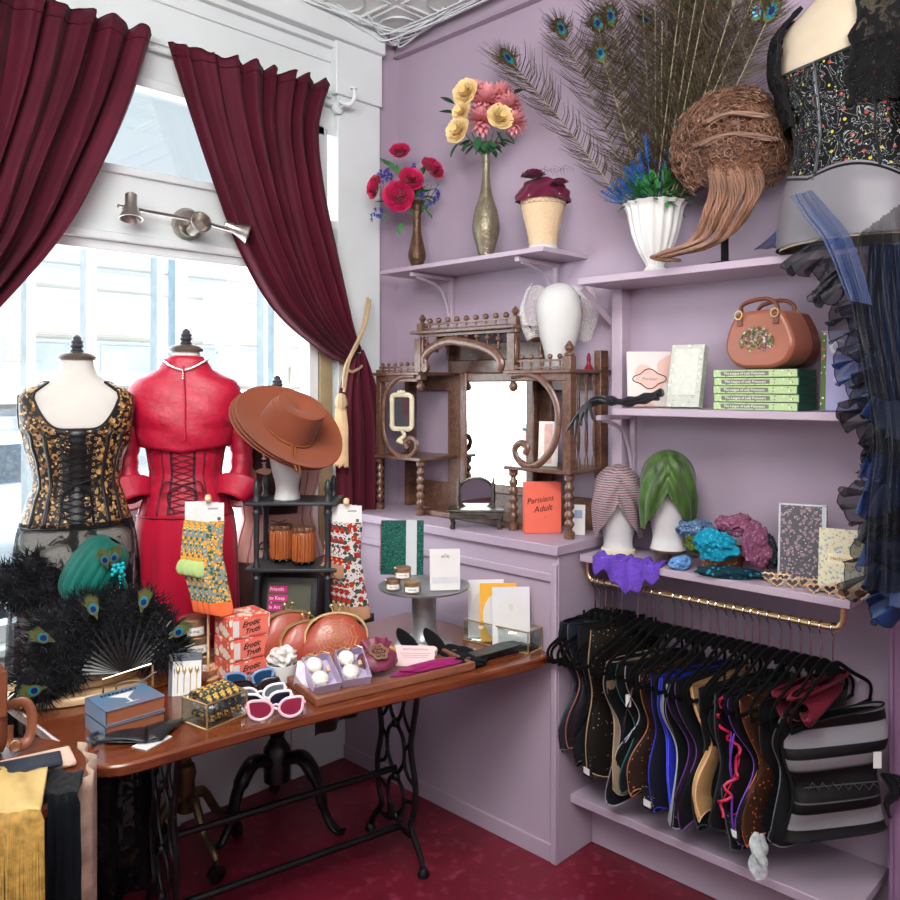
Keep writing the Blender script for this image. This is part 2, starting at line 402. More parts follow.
# ================================================================ OUTSIDE
m_ext = M('pale_render', '#e6e4e0', .8, vary=.06, scale=3)
struct('ground_street', bx((10, 17, -.3), (60, 28, .1)), M('asphalt', '#e0e0e2', .8, vary=.1))
bt = thing('street_building', 'pale two storey building across the street with a row of windows', 'building', (10, 15, -.25))
Yb = 14.0
def ext(px0, py0, px1, py1, dy=0, th=.1, mb=None):
    a = P(px0, py0, Y=Yb+dy); b = P(px1, py1, Y=Yb+dy); mb = mb or MB(); mb.M = Matrix.Translation(-bt.location)
    mb.box(((a.x+b.x)/2, Yb+dy+th/2, (a.z+b.z)/2), (abs(b.x-a.x), th, abs(a.z-b.z))); return mb
MB().box((0, 1.3, 1.9), (36, 2.4, 4.2)).build('wall', m_ext, bt)
MB().box((0, .05, 3.0), (36, .12, 1.3)).build('brick_band', stripes('pale_brick', '#cfc8bf', '#ded8cf', 8, 'Z', 1.5), bt)
MB().box((0, -.1, 1.75), (36, .5, .22)).build('ledge', m_white, bt)
MB().box((0, -.9, 4.2), (36, 2.6, .12)).build('roof', m_white, bt)
m_pane = M('far_window_glass', '#c0cad2', .15, 0, vary=.2, scale=2)
for k in range(9):
    x = -12+k*2.7
    f = MB().box((x, -.05, 2.35), (2.3, .12, .8)).build('window_frame', m_white, bt)
    MB().box((x-.57, -.13, 2.35), (1.0, .04, .64)).box((x+.57, -.13, 2.35), (1.0, .04, .64)).build('pane', m_pane, f)
for k in range(7):
    x = -12+k*3.4
    MB().box((x, -.08, .9), (2.7, .1, 1.3)).build('shopfront', M('shop_glass', '#8a919a', .1, vary=.5, scale=1.5), bt)
for px, wd, col in ((28, .045, '#c6d2da'), (88, .06, '#cfd8de'), (157, .045, '#c2ced6'), (178, .09, '#a9bfcc'), (275, .08, '#b7c9d2'), (262, .03, '#9fb2bc')):
    a = P(px, 400, Y=5.2)
    nm = {28: 'leftmost pale post outside the window', 88: 'pale outdoor post rising behind the gold corset form', 157: 'slim pale outdoor post between the two clothed forms',
          178: 'blue-grey outdoor post standing behind the red jacket form', 275: 'thick pale blue outdoor post seen above the brown hats', 262: 'thin grey outdoor pipe beside the post above the hats'}[px]
    tag(MB().box((a.x, 5.2, 1.20), (wd, .1, 3.1)).build('awning_post', M('post_paint', col, .5, vary=.1)), nm, 'post', 'posts on the pavement')
a = P(205, 282, Y=5.3); b = P(238, 345, Y=5.3)
tag(MB().box(((a.x+b.x)/2, 5.3, (a.z+b.z)/2), (b.x-a.x, .05, a.z-b.z)).box(((a.x+b.x)/2, 5.32, (a.z-.3)/2), (.05, .05, a.z+.2)).build('lattice_panel', spots('dotted_panel', '#eef2f4', [('#a8b8bd', 14, .2, 2)])), 'white pierced panel outside the window with small grey dots', 'panel')
def car(label, loc, rz, col, sc=1):
    t = thing('parked_car', label, 'car', loc, rz, 'cars parked in the street')
    body = [(-2.1, .35), (-2.15, .75), (-1.75, .92), (-1.1, .98), (-.5, 1.42), (.8, 1.45), (1.5, 1.0), (2.05, .9), (2.15, .4)]
    mb = MB(); mb.M = Matrix.Rotation(R(90), 4, 'X'); mb.prism(body, -.85, .85)
    mb.build('body', M('car_paint', col, .25, .1, vary=.05, coat=.6), t, bevel=.08)
    mb = MB(); mb.M = Matrix.Rotation(R(90), 4, 'X'); mb.prism([(-1.0, 1.0), (-.48, 1.36), (.75, 1.38), (1.3, 1.02)], -.87, .87)
    mb.build('side_glass', M('car_glass', '#3c4650', .1, vary=.1), t)
    for x in (-1.35, 1.35):
        for y in (-.8, .8):
            m = MB(); m.M = T3((x, y, .34), rx=R(90)); m.lathe([(.2, -.1), (.33, -.1), (.34, 0), (.33, .1), (.2, .1)], 20); m.build('wheel', M('tyre', '#2a2c30', .7, vary=.1), t)
    return t
p = P(10, 560, Y=8.6); car('blue and white car behind the gold corset form', (p.x-.3, 9.2, -.25), R(8), '#9fb2d4')
p = P(5, 600, Y=6.0); car('pale silver car nearest the window at the far left', (p.x-1.6, 6.8, -.3), R(-6), '#cfd6da')
# ================================================================ CURTAINS
YC = YB-.10
def curtain(label, top, left, right, cols, folds, yc, group=None, part_name='drape'):
    """top: pixel pair of heading; left/right: pixel polylines (same length) of the two sides, all on plane y=yc"""
    t = thing('window_curtain', label, 'curtain', (0, 0, 0), 0, group)
    L = [P(x, y, Y=yc) for x, y in left]; Rr = [P(x, y, Y=yc) for x, y in right]
    L = cr(L, 8); Rr = cr(Rr, 8); n = len(L)
    base = (L[0]+Rr[0])/2; t.location = (base.x, yc, 0)
    def fn(u, v):
        i = min(n-1, int(round(v*(n-1)))); a, b = L[i], Rr[i]
        uu = u+.012*sin(u*37+v*3); p = a.lerp(b, uu)
        wdt = (b-a).length; amp = min(.035, .012+wdt*.055)*(.75+.5*noise.noise(V(u*4, v*2, 1)))
        ph = folds*TAU*u + 1.1*sin(u*9+v*2.2)
        sc = .03*sin(u*55)*(1-min(1, v*12))
        return V(p.x, p.y+amp*sin(ph)+.3*amp*sin(ph*2.3+2), p.z+sc*.35) - t.location
    o = MB().grid(fn, 160, n).build(part_name, m_burg, t, solid=.003)
    mb = MB()
    for v0 in (0.004, .05):
        mb.tube([fn(i/120, v0)+V(0, -.003, 0) for i in range(121)], .0022, 4)
    mb.build('heading_seam', M('burgundy_hem', '#3c0a1a', .7, vary=.1), t)
    return t
curtain('burgundy curtain on the left sweeping down to the left edge', None,
        [(-150, -60), (-150, 60), (-150, 160), (-150, 260), (-160, 360)],
        [(155, 32), (132, 95), (98, 165), (55, 240), (-20, 325)], None, 9, YC, 'window curtains')
curtain('burgundy curtain on the right gathered by a cream tieback', None,
        [(169, 42), (190, 110), (215, 185), (240, 250), (275, 310), (320, 350), (346, 364)],
        [(331, 84), (318, 130), (322, 190), (334, 250), (345, 300), (354, 335), (360, 350)], None, 8, YC, 'window curtains')
t = thing('curtain_tail', 'lower part of the right burgundy curtain hanging below the tieback', 'curtain', (P(355, 450, Y=YC).x, YC, 0))
LL = cr([P(x, y, Y=YC) for x, y in [(346, 362), (336, 400), (334, 460), (336, 540), (340, 620), (342, 660)]], 6)
RL = cr([P(x, y, Y=YC) for x, y in [(360, 350), (370, 380), (378, 420), (378, 500), (377, 580), (377, 650)]], 6)
def fn(u, v):
    i = int(round(v*(len(LL)-1))); p = LL[i].lerp(RL[i], u); return V(p.x, p.y-.03+.02*sin(u*TAU*3.5+v)+.008*sin(u*40+2*v), p.z)-t.location
MB().grid(fn, 60, len(LL)).build('drape', m_burg, t, solid=.003)
# rod
t = thing('curtain_rod', 'thin white curtain rod with a curled end bracket', 'curtain rod', (0, 0, 0))
a = P(169, 50, Y=YC); b = P(345, 97, Y=YC); zr = P(250, 72, Y=YC).z
MB().tube([(-1.4, YC+.058, zr), (b.x, YC+.058, zr), (b.x+.03, YC, zr)], .008, 8).build('rod', m_white, t)
q = P(346, 96, Y=YC)
mb = MB(); mb.tube(cr([(q.x-.04, YC, zr), (q.x, YC-.01, zr-.012), (q.x+.02, YC-.03, zr+.01), (q.x+.02, YC-.03, zr+.055)], 6), .009, 8)
mb.tube([(q.x+.02, YC-.03, zr+.055), (q.x+.02, YC-.03, zr+.062)], .016, 10); mb.tube([(q.x, YC, zr-.01), (q.x, YB-.02, zr-.01)], .008, 8)
mb.M = T3((q.x, YB-.036, zr-.01), rx=R(90)); mb.lathe([(.03, 0), (.028, .012), (.012, .02)], 16)
mb.build('end_bracket', m_white, t)
# tieback with tassel
m_rope = stripes('cream_rope', '#cbb28e', '#a88f6c', 90, 'Z', 1.0, .8, bump=.4)
t = thing('curtain_tieback', 'cream rope tieback with a long fringed tassel on the right curtain', 'tieback', tuple(P(345, 430, Y=YC-.05)))
o = -t.location
mb = MB(); mb.M = Matrix.Translation(o)
Yt = YC-.06
mb.tube(cr([P(368, 298, Y=YC), P(362, 330, Y=Yt), P(352, 352, Y=Yt), P(345, 368, Y=Yt), P(343, 388, Y=Yt)], 6), .007, 7)
mb.tube(cr([P(370, 300, Y=YC), P(366, 322, Y=Yt), P(357, 345, Y=Yt), P(349, 362, Y=Yt), P(344, 392, Y=Yt)], 6), .007, 7)
mb.tube(cr([P(345, 366, Y=Yt), P(352, 372, Y=Yt), P(362, 366, Y=Yt+.03)], 5), .007, 7); mb.build('rope', m_rope, t)
c0 = P(341, 400, Y=Yt); mb = MB(); mb.M = Matrix.Translation(o+c0)
mb.lathe([(.004, .03), (.016, .025), (.026, 0), (.028, -.02), (.018, -.035), (.026, -.04), (.022, -.05)][::-1], 18, flute=.05, nf=9); mb.build('tassel_head', m_rope, t)
mb = MB(); mb.M = Matrix.Translation(o+c0)
for k in range(60):
    q = TAU*k/60; mb.tube([(.022*cos(q), .022*sin(q), -.045), (.03*cos(q), .03*sin(q), -.12), (.031*cos(q+.1), .031*sin(q+.1), -.27-rnd.random()*.02)], .0022, 4)
mb.build('tassel_fringe', M('cream_thread', '#d2b48c', .8), t)
# track light
Yl = YB-.09; cc = P(188, 224, Y=YB-.02)
t = thing('spot_track_light', 'brushed nickel wall fitting with three small spot lamps above the window', 'light fitting', tuple(cc))
mb = MB(); mb.M = T3((0, 0, 0), rx=R(90)); mb.lathe([(.062, -.012), (.062, 0), (.05, .018), (.02, .022)], 28); mb.tube([(0, 0, 0), (0, 0, .08)], .012, 8); mb.build('wall_plate', m_nickel, t)
A = P(118, 206, Y=Yl-.02)-cc; B = P(236, 232, Y=Yl-.02)-cc
MB().tube([A, V(0, -.085, .0), B], .007, 8).build('bar', m_nickel, t)
for (px, py), dr in (((131, 208), V(.1, -.55, .9)), ((197, 226), V(-.1, -.9, .2)), ((238, 230), V(.85, -.5, -.35))):
    c = P(px, py, Y=Yl-.03)-cc; dr = dr.normalized()
    if px == 131: dr = V(-.1, -.2, -1).normalized()
    mb = MB(); mb.M = Matrix.Translation(c) @ dr.to_track_quat('Z', 'Y').to_matrix().to_4x4()
    mb.lathe([(.015, -.055), (.021, -.05), (.021, -.012), (.031, .018), (.041, .042), (.037, .043), (.021, .012)], 20)
    h = mb.build('spot_head', m_nickel, t)
    mb.v = []; mb.f = []; mb.i = []; mb.lathe([(.017, .004), (.003, .012)], 14); mb.build('bulb', M('bulb_glass', '#e9ecec', .2, vary=0), h)
# ================================================================ DRESS FORMS
BODY = [(-.62, .185, .15), (-.40, .18, .14), (-.24, .176, .132), (-.16, .168, .125), (-.08, .150, .110), (0, .128, .096), (.08, .138, .102), (.16, .158, .114), (.24, .170, .116),
        (.30, .176, .106), (.345, .178, .092), (.375, .160, .080), (.40, .110, .070), (.42, .072, .062), (.45, .056, .056), (.52, .050, .053)]
class Form:
    def __init__(s, loc, heading, wz_, sc=1.0, sz=.9):
        s.loc = V(loc[0], loc[1], 0); s.h = heading; s.w = wz_; s.sc = sc; s.sz = sz
    def pt(s, th, z, off=0, wx=1):
        rx, ry = lerp_keys(BODY, z/s.sz); e = 1.0
        c_, s_ = cos(th), sin(th)
        if z/s.sz > .2: e = .86
        x = (rx*s.sc*wx+off)*math.copysign(abs(c_)**e, c_); y = (ry*s.sc+off)*math.copysign(abs(s_)**e, s_)
        return V(x, y, s.w+z)
    def sheet(s, zb, zt, off, nu=72, nv=24, a0=-PI, a1=PI, wob=None):
        mb = MB(); full = abs(a1-a0-TAU) < 1e-6
        def fn(u, v):
            th = a0+(a1-a0)*u
            lo = zb(th) if callable(zb) else zb; hi = zt(th) if callable(zt) else zt
            z = lo+(hi-lo)*v; o = off(th, z) if callable(off) else off
            return s.pt(th, z, o)
        return mb.grid(fn, nu, nv, full)
    def root(s, name, label, cat, group=None):
        return thing(name, label, cat, tuple(s.loc), s.h, group)
m_cap = M('form_cap_wood', '#4b4038', .4, vary=.2)
def dress_form(s, label, stand='none', low=-.3):
    t = s.root('dress_form', label, 'dress form', 'shop dress forms')
    s.sheet(low, .50*s.sz, 0, 48, 40).build('torso', m_linen, t)
    z = s.w+.50*s.sz
    mb = MB(); mb.lathe([(.03, -.005), (.058, -.004), (.060, .006), (.054, .014), (.03, .022), (.02, .024)], 28, (0, 0, z)); mb.build('neck_cap', m_cap, t)
    mb = MB(); mb.lathe([(.018, .02), (.022, .028), (.016, .033), (.024, .042), (.018, .048), (.021, .056), (.013, .064), (.014, .07), (.004, .078)], 18, (0, 0, z)); mb.build('finial', M('finial_grey', '#3a3c42', .4), t)
    zl = s.w+low
    if stand == 'screw':
        mb = MB(); mb.tube([(0, 0, .30), (0, 0, zl+.02)], .016, 14)
        for k in range(26): mb.lathe([(.012, 0), (.021, .006), (.012, .012)], 14, (0, 0, .34+k*.0165), caps=False)
        mb.lathe([(.03, .17), (.034, .19), (.03, .28), (.036, .30), (.03, .33), (.016, .34)], 18); mb.build('screw_post', M('aged_brass', '#6a553a', .4, .7, vary=.3), t)
        for k in range(4):
            a = k*TAU/4+.6; d = V(cos(a), sin(a), 0)
            l = MB(); l.tube(cr([d*.02+V(0, 0, .22), d*.07+V(0, 0, .21), d*.12+V(0, 0, .13), d*.18+V(0, 0, .10), d*.20+V(0, 0, .075)], 6), [.02]*6+[.016]*6+[.013]*6+[.011]*7, 8)
            l = l.build('leg', M('aged_brass_leg', '#57462f', .45, .6, vary=.3), t)
            c = MB(); c.M = T3(tuple(d*.20+V(0, 0, .03)), ry=R(90), rz=a); c.lathe([(.012, -.012), (.03, -.01), (.03, .01), (.012, .012)], 18); c.tube([(-.055, 0, 0), (0, 0, 0)], .008, 6); c.build('caster', m_black, l)
    if stand == 'cabriole':
        mb = MB(); mb.lathe([(.05, .18), (.05, .30), (.035, .32), (.025, .34), (.035, .37), (.02, .39), (.028, .42), (.018, .44)], 20); mb.tube([(0, 0, .4), (0, 0, zl+.02)], .018, 12); mb.build('post', m_black, t)
        for k in range(3):
            a = k*TAU/3-.55; d = V(cos(a), sin(a), 0)
            l = MB(); l.tube(cr([d*.02+V(0, 0, .25), d*.10+V(0, 0, .275), d*.16+V(0, 0, .20), d*.19+V(0, 0, .10), d*.23+V(0, 0, .03), d*.27+V(0, 0, .022)], 6),
                             [.035]*6+[.036]*6+[.028]*6+[.02]*6+[.018]*6+[.02], 10, flat=.7); l.build('leg', m_black, t)
    if stand == 'pole':
        mb = MB(); mb.lathe([(.16, 0), (.16, .012), (.03, .03), (.016, .05)], 28); mb.tube([(0, 0, .04), (0, 0, zl+.02)], .014, 10); mb.build('stand', m_black, t)
    MB().lathe([(.05, -.012), (.10, -.010), (.10, .0)], 24, (0, 0, zl)).build('base_cap', m_black, t)
    return t
# ---- black and gold form
p1_ = P(77, 480, Y=2.74); F1 = Form(p1_, face_cam(p1_), 1.345, .95, .80)
dress_form(F1, 'cream dress form wearing the black and gold floral corset', 'pole', -.62)
m_goldflor = spots('gold_floral_brocade', '#0f0d0e', [('#7a5428', 60, .46, 3), ('#a58050', 42, .40, 1), ('#c6a26c', 70, .32, 2), ('#0f0d0e', 60, .38, 5)], .45, bump=.1)
m_bktrim = M('black_satin', '#101013', .4, vary=.2, sheen=.2)
def tank_top(th, F, lowz, topz, armz):
    x = abs(cos(th)); 
    if x < .76: z = lowz+(topz-lowz)*max(0, (x-.15)/.61)**2.6
    elif x < .955: z = topz
    else: z = topz-(topz-armz)*min(1, (x-.955)/.035)
    return z
def corset_back(F, t, lo, hi, w=.05, cord=m_bktrim, eye=m_brass, n=13):
    """lacing down the centre back: placket ribbons, eyelets and crossing cords"""
    def q(x, z, o): return F.pt(-PI/2+x/F.sc/.13, z, o)
    mb = MB()
    for k in range(n):
        z0 = lo+(hi-lo)*k/n; z1 = lo+(hi-lo)*(k+1)/n
        for a, b in ((-1, 1), (1, -1)): mb.tube([q(a*w*.75, z0, .012), q(0, (z0+z1)/2, .014), q(b*w*.75, z1, .012)], .0016, 4)
    for a in (-1, 1):
        mb.tube(cr([q(0, lo+(hi-lo)*.42, .016), q(a*.03, lo+(hi-lo)*.36, .024), q(a*.035, lo+(hi-lo)*.2, .02), q(a*.015, lo+(hi-lo)*.02, .02)], 5), .002, 4)
        mb.tube(cr([q(0, lo+(hi-lo)*.42, .016), q(a*.045, lo+(hi-lo)*.47, .024), q(a*.05, lo+(hi-lo)*.3, .024), q(a*.006, lo+(hi-lo)*.4, .018)], 5), .003, 4)
    mb.build('lacing', cord, t)
    for a in (-1, 1):
        mb = MB(); mb.m = 1
        mb.grid(lambda u, v: q(a*w*.85+(u-.5)*.009, lo+(hi-lo)*v, .0078), 2, 14); mb.m = 0
        for k in range(n+2):
            z = lo+(hi-lo)*k/(n+1); c = q(a*w*.85, z, .0085); mb.M = Matrix.Translation(c)
            mb.tube([(.0042*cos(j), 0, .0042*sin(j)) for j in [i*TAU/7 for i in range(7)]], .0014, 4, True)
        mb.build('eyelet_row', [eye, m_bktrim], t)
def ribs(F, t, angs, lo, hi, mat, wd=.008, off=.0085, name='boning'):
    mb = MB()
    for a in angs:
        def fn(u, v, a=a):
            l = lo(a) if callable(lo) else lo; h = hi(a) if callable(hi) else hi
            th = a+(u-.5)*wd/.13; return F.pt(th, l+(h-l)*v, off+.0015*sin(u*PI))
        mb.grid(fn, 3, 20)
    mb.build(name, mat, t, solid=.0015)
t = F1.root('corset_top', 'black corset top with gold flowers and back lacing on the leftmost form', 'corset')
zt = lambda th: (tank_top(th, F1, .175, .325, .18) if sin(th) < 0 else tank_top(th, F1, .20, .325, .18))
F1.sheet(-.135, zt, .006, 96, 40).build('bodice', m_goldflor, t, solid=.003)
ribs(F1, t, [-PI/2-.95, -PI/2-.6, -PI/2+.6, -PI/2+.95], -.132, .17, m_bktrim, .013)
ribs(F1, t, [-PI/2], -.132, .172, m_bktrim, .085, .0075, 'placket')
corset_back(F1, t, -.12, .165)
mb = MB()
mb.tube([F1.pt(-PI+TAU*i/120, zt(-PI+TAU*i/120), .007) for i in range(120)], .004, 5, True); mb.build('neck_binding', m_bktrim, t); mb = MB(); mb.tube([F1.pt(-PI+TAU*i/80, -.135, .008) for i in range(80)], .004, 5, True); mb.build('binding', m_bktrim, t)
def skirt(F, name, label, ztop, zbot, flare, mat, folds=14, amp=.02, cat='skirt', off0=.01, y_stretch=1):
    t = F.root(name, label, cat)
    def fn(u, v):
        th = -PI+TAU*u; z = ztop+(zbot-ztop)*v
        p = F.pt(th, max(z, -.3*F.sz), off0); k = v**.8
        o = flare*k+amp*k*sin(th*folds+sin(th*3)*2+v)
        d = V(cos(th), sin(th)*y_stretch, 0); p = V(p.x, p.y, F.w+z)+d*o
        return p
    MB().grid(fn, 160, 30, True).build('skirt_panel', mat, t)
    return t
m_sheer = lace('black_feather_net', '#0c0c10', 700, .06, .85, 15, .8, .22)
skirt(F1, 'net_skirt', 'sheer black net skirt with feather pattern hanging below the gold corset', -.12, -F1.w+.03, .05, m_sheer, 17, .025)
# ---- red form
p2_ = P(186, 480, Y=2.67); F2 = Form(p2_, face_cam(p2_, -6), 1.355, .90, .85)
m_red = M('crimson_satin', '#a5062c', .5, vary=.16, scale=40, bump=.2, bscale=60)
m_red2 = M('crimson_velvet_skirt', '#a3052b', .6, vary=.15, scale=5, sheen=.6)
m_redtrim = M('dark_red_trim', '#5c0a1e', .5)
dress_form(F2, 'cream dress form wearing the crimson jacket, corset and skirt', 'screw', -.16)
t = F2.root('underbust_corset', 'crimson corset with dark back lacing on the middle window form', 'corset')
F2.sheet(-.145, .14, .006, 72, 26).build('bodice', m_red, t, solid=.003)
ribs(F2, t, [-PI/2-1.2, -PI/2-.9, -PI/2-.55, -PI/2+.55, -PI/2+.9, -PI/2+1.2], -.14, .13, m_redtrim, .006)
corset_back(F2, t, -.13, .10, .04, m_redtrim, m_redtrim, 11)
MB().tube([F2.pt(-PI+TAU*i/80, -.145, .008) for i in range(80)], .0045, 5, True).build('binding', m_redtrim, t)
t = F2.root('bolero_jacket', 'crimson brocade bolero jacket with turned back cuffs on the middle form', 'jacket')
def jz(th): return .405-.012*(abs(cos(th)))
def joff(th, z): return .014+.012*abs(cos(th))+.002*sin(z*60+th*5)
F2.sheet(lambda th: .075+.02*abs(cos(th)), jz, joff, 96, 26).build('jacket_body', m_red, t, solid=.004)
mb = MB(); mb.tube([F2.pt(-PI+TAU*i/80, .395, .002) for i in range(80)], .012, 8, True)
mb.tube([F2.pt(-PI/2, .37, .03), F2.pt(-PI/2+.03, .25, .028), F2.pt(-PI/2+.06, .12, .024)], .004, 5); mb.build('collar', m_red, t)
for sgn in (-1, 1):
    w0 = F2.w
    pts = cr([(sgn*.118, 0, w0+.305), (sgn*.158, 0, w0+.25), (sgn*.180, -.005, w0+.15), (sgn*.192, -.01, w0+.05), (sgn*.180, -.035, w0-.03), (sgn*.160, -.06, w0-.075)], 6)
    n_ = len(pts); r_ = [.040, .046, .048, .047, .046]+[.045-.008*(i/(n_-5))+.003*sin(i*1.9) for i in range(n_-5)]
    MB().tube(pts, r_, 20, flat=.9).build('sleeve', m_red, t)
    e = pts[-1]; dirv = (pts[-1]-pts[-3]).normalized()
    mb = MB(); mb.M = Matrix.Translation(pts[-5]) @ dirv.to_track_quat('Z', 'Y').to_matrix().to_4x4()
    def cuff(u, v):
        th = TAU*u; fl = 1+.35*max(0, cos(th-(2.6 if sgn < 0 else .5)))
        return V(cos(th)*(.046+.03*(1-v))*fl, sin(th)*(.046+.028*(1-v)), .002+.055*v-.02*max(0, cos(th-(2.6 if sgn < 0 else .5)))*(1-v))
    mb.grid(cuff, 28, 8, True); mb.build('cuff', m_red, t, solid=.003)
    mb = MB(); mb.M = Matrix.Translation(e) @ dirv.to_track_quat('Z', 'Y').to_matrix().to_4x4(); mb.lathe([(.038, -.004), (.036, .004)], 20); mb.build('cuff_lining', m_bktrim, t)
skirt(F2, 'velvet_skirt', 'long crimson skirt below the crimson corset, hem showing under the table', -.135, -F2.w+.44, .012, m_red2, 9, .014)
t = F2.root('pearl_necklace', 'beaded white necklace draped over the back of the crimson jacket', 'necklace')
mb = MB()
for sgn in (-1, 1):
    for k in range(26):
        u = k/25; z = .40-.045*u; th = -PI/2+sgn*(1.25*(1-u)); mb.ell(F2.pt(th, z, .032+.002*sin(k)), .0036, nu=6, nv=4)
for k in range(4): mb.ell(F2.pt(-PI/2, .352-.008*k, .032), .003, nu=6, nv=4)
mb.build('beads', M('pearl', '#d8d2cc', .25, .3), t)
# ---- pink form
p3_ = P(277, 500, Y=2.62); F3 = Form(p3_, face_cam(p3_, 4), 1.17, .97, .90)
m_pink = M('rose_satin', '#b98a80', .32, vary=.15, scale=7, sheen=.3, bump=.15, bscale=18)
m_brownv = M('brown_velvet', '#3b2422', .6, vary=.3, sheen=.5)
dress_form(F3, 'dress form in rose satin corset behind the brown hats', 'cabriole', -.16)
t = F3.root('satin_corset', 'rose pink satin corset with brown back behind the tiered rack', 'corset')
mb = F3.sheet(-.16, .27, .007, 72, 30).build('bodice', m_pink, t, solid=.003)
ribs(F3, t, [-PI/2-1.1, -PI/2-.7, -PI/2+.7, -PI/2+1.1], -.155, .26, M('rose_seam', '#96675f', .4), .007)
ribs(F3, t, [-PI/2], .02, .27, m_brownv, .13, .011, 'back_panel')
MB().tube([F3.pt(-PI+TAU*i/80, .27, .01) for i in range(80)], .006, 6, True).build('binding', m_brownv, t)
corset_back(F3, t, -.14, .0, .035, m_bktrim, m_brass, 8)
skirt(F3, 'velvet_skirt', 'dark brown velvet skirt below the rose pink satin corset', -.15, -F3.w+.50, .01, m_brownv, 11, .015)
# ================================================================ HEADS AND HATS
HEAD = [(.058, 0), (.055, .012), (.050, .04), (.054, .075), (.066, .12), (.075, .17), (.080, .215), (.078, .255), (.066, .29), (.045, .315), (.02, .327), (.002, .33)]
def foam_head(name, label, loc, rz, s=1.0, mat=None, stretch=1.12, group=None, tilt=0, parent=None):
    t = thing(name, label, 'mannequin head', loc, rz, group, ry=tilt)
    mb = MB(); k = [(r*s, z*s) for r, z in HEAD]
    pr = cr([(r, 0, z) for r, z in k], 3)
    mb.lathe([(p.x, p.z) for p in pr], 32, sx=1, sy=stretch); mb.build('head', mat or m_foam, t)
    return t
RK = P(296, 640, d=2.83); RK.z = .74
ax = (P(330, 600, d=2.85)-P(262, 600, d=2.85)); RKh = math.atan2(ax.y, ax.x)
t = thing('tiered_rack', 'black wooden tiered display rack with turned posts on the table', 'display rack', tuple(RK), RKh)
m_rack = M('grey_black_wood', '#23272b', .45, vary=.2)
zr1, zr2, zr3 = 1.262-.74, 1.04-.74, .03
for x in (-.12, .12):
    for y in (-.07, .07):
        mb = MB(); pr = [(.012, 0), (.012, .05)]
        for zz in (zr2, zr1): pr += [(.010, zz-.05), (.015, zz-.03), (.010, zz-.022), (.014, zz-.005), (.014, zz+.01), (.010, zz+.02), (.009, zz+.035)]
        pr += [(.013, zr1+.05), (.010, zr1+.06), (.007, zr1+.075), (.002, zr1+.08)]
        mb.lathe(pr, 12, (x, y, 0)); mb.build('post', m_rack, t)
for zz in (zr3, zr2, zr1): MB().box((0, 0, zz), (.31, .19, .012)).build('shelf', m_rack, t, bevel=.003)
Rm = Matrix.Translation(RK) @ Matrix.Rotation(RKh, 4, 'Z')
hp = Rm @ V(-.03, 0, zr1+.007)
foam_head('foam_head', 'white foam head carrying the brown hats on top of the tiered rack', tuple(hp), RKh, .78)
m_felt = M('rust_felt', '#7a3f29', .85, vary=.08, scale=6, sheen=.6, bump=.1, bscale=200)
Fv = V(cos(AZ), sin(AZ), 0); Sv = V(sin(AZ), -cos(AZ), 0); Zv = V(0, 0, 1)
n_h = (-Fv*.50+Sv*.50+Zv*.72).normalized()
xa = (Sv*.80-Zv*.62); xa = (xa-n_h*xa.dot(n_h)).normalized(); ya = n_h.cross(xa)
HM = Matrix((xa, ya, n_h)).transposed().to_4x4()
hats = []
for k, lab in enumerate(['topmost rust brown felt fedora with pinched crown', 'middle rust brown felt hat, only its brim showing under the top one', 'lowest rust brown felt hat of the stack on the foam head']):
    base = P(289, 428, d=2.78) - n_h*(.012*k) + (-xa*.006*k)
    t = thing('felt_hat', lab, 'hat', tuple(base), 0, 'rust felt hats stacked on a foam head'); t.rotation_euler = (HM @ Matrix.Rotation(R(4*k), 4, 'Z')).to_euler()
    def fn(u, v):
        th = TAU*u; rx, ry = .094, .078
        if v < .5:
            q = 1-v*2; r = 1+q*1.12; z = .018*q*q*(.6+.9*sin(th)**2)-.004; return V(cos(th)*(rx+q*.103), sin(th)*(ry+q*.105), z)
        q = (v-.5)*2
        if q < .7:
            h = q/.7; k_ = 1-.14*h; z = .11*h; return V(cos(th)*rx*k_, sin(th)*ry*k_, z+.012*h*cos(th))
        h = (q-.7)/.3; k_ = .86*(1-h)+.0; z = .11+.012*cos(th)*(1-h)-.028*sin(h*PI/2)*(1 if True else 0)+.012*sin(h*PI)
        pin = 1-.25*max(0, cos(th))*0
        return V(cos(th)*rx*k_, sin(th)*ry*k_*pin, z)
    MB().grid(fn, 64, 40, True).build('crown_and_brim', m_felt, t, solid=.004)
    mb = MB(); mb.tube([(.0965*cos(TAU*i/50), .0805*sin(TAU*i/50), .004) for i in range(50)], .0035, 6, True)
    if k == 0:
        for dx in (0, .012): mb.tube(cr([(.05+dx, -.068, .004), (.075+dx, -.11, .006), (.11+dx*1.5, -.155, .012), (.125+dx, -.175, .016)], 5), .003, 5, flat=1.6)
    mb.build('hat_cord', M('brown_cord', '#7b4428', .7), t)
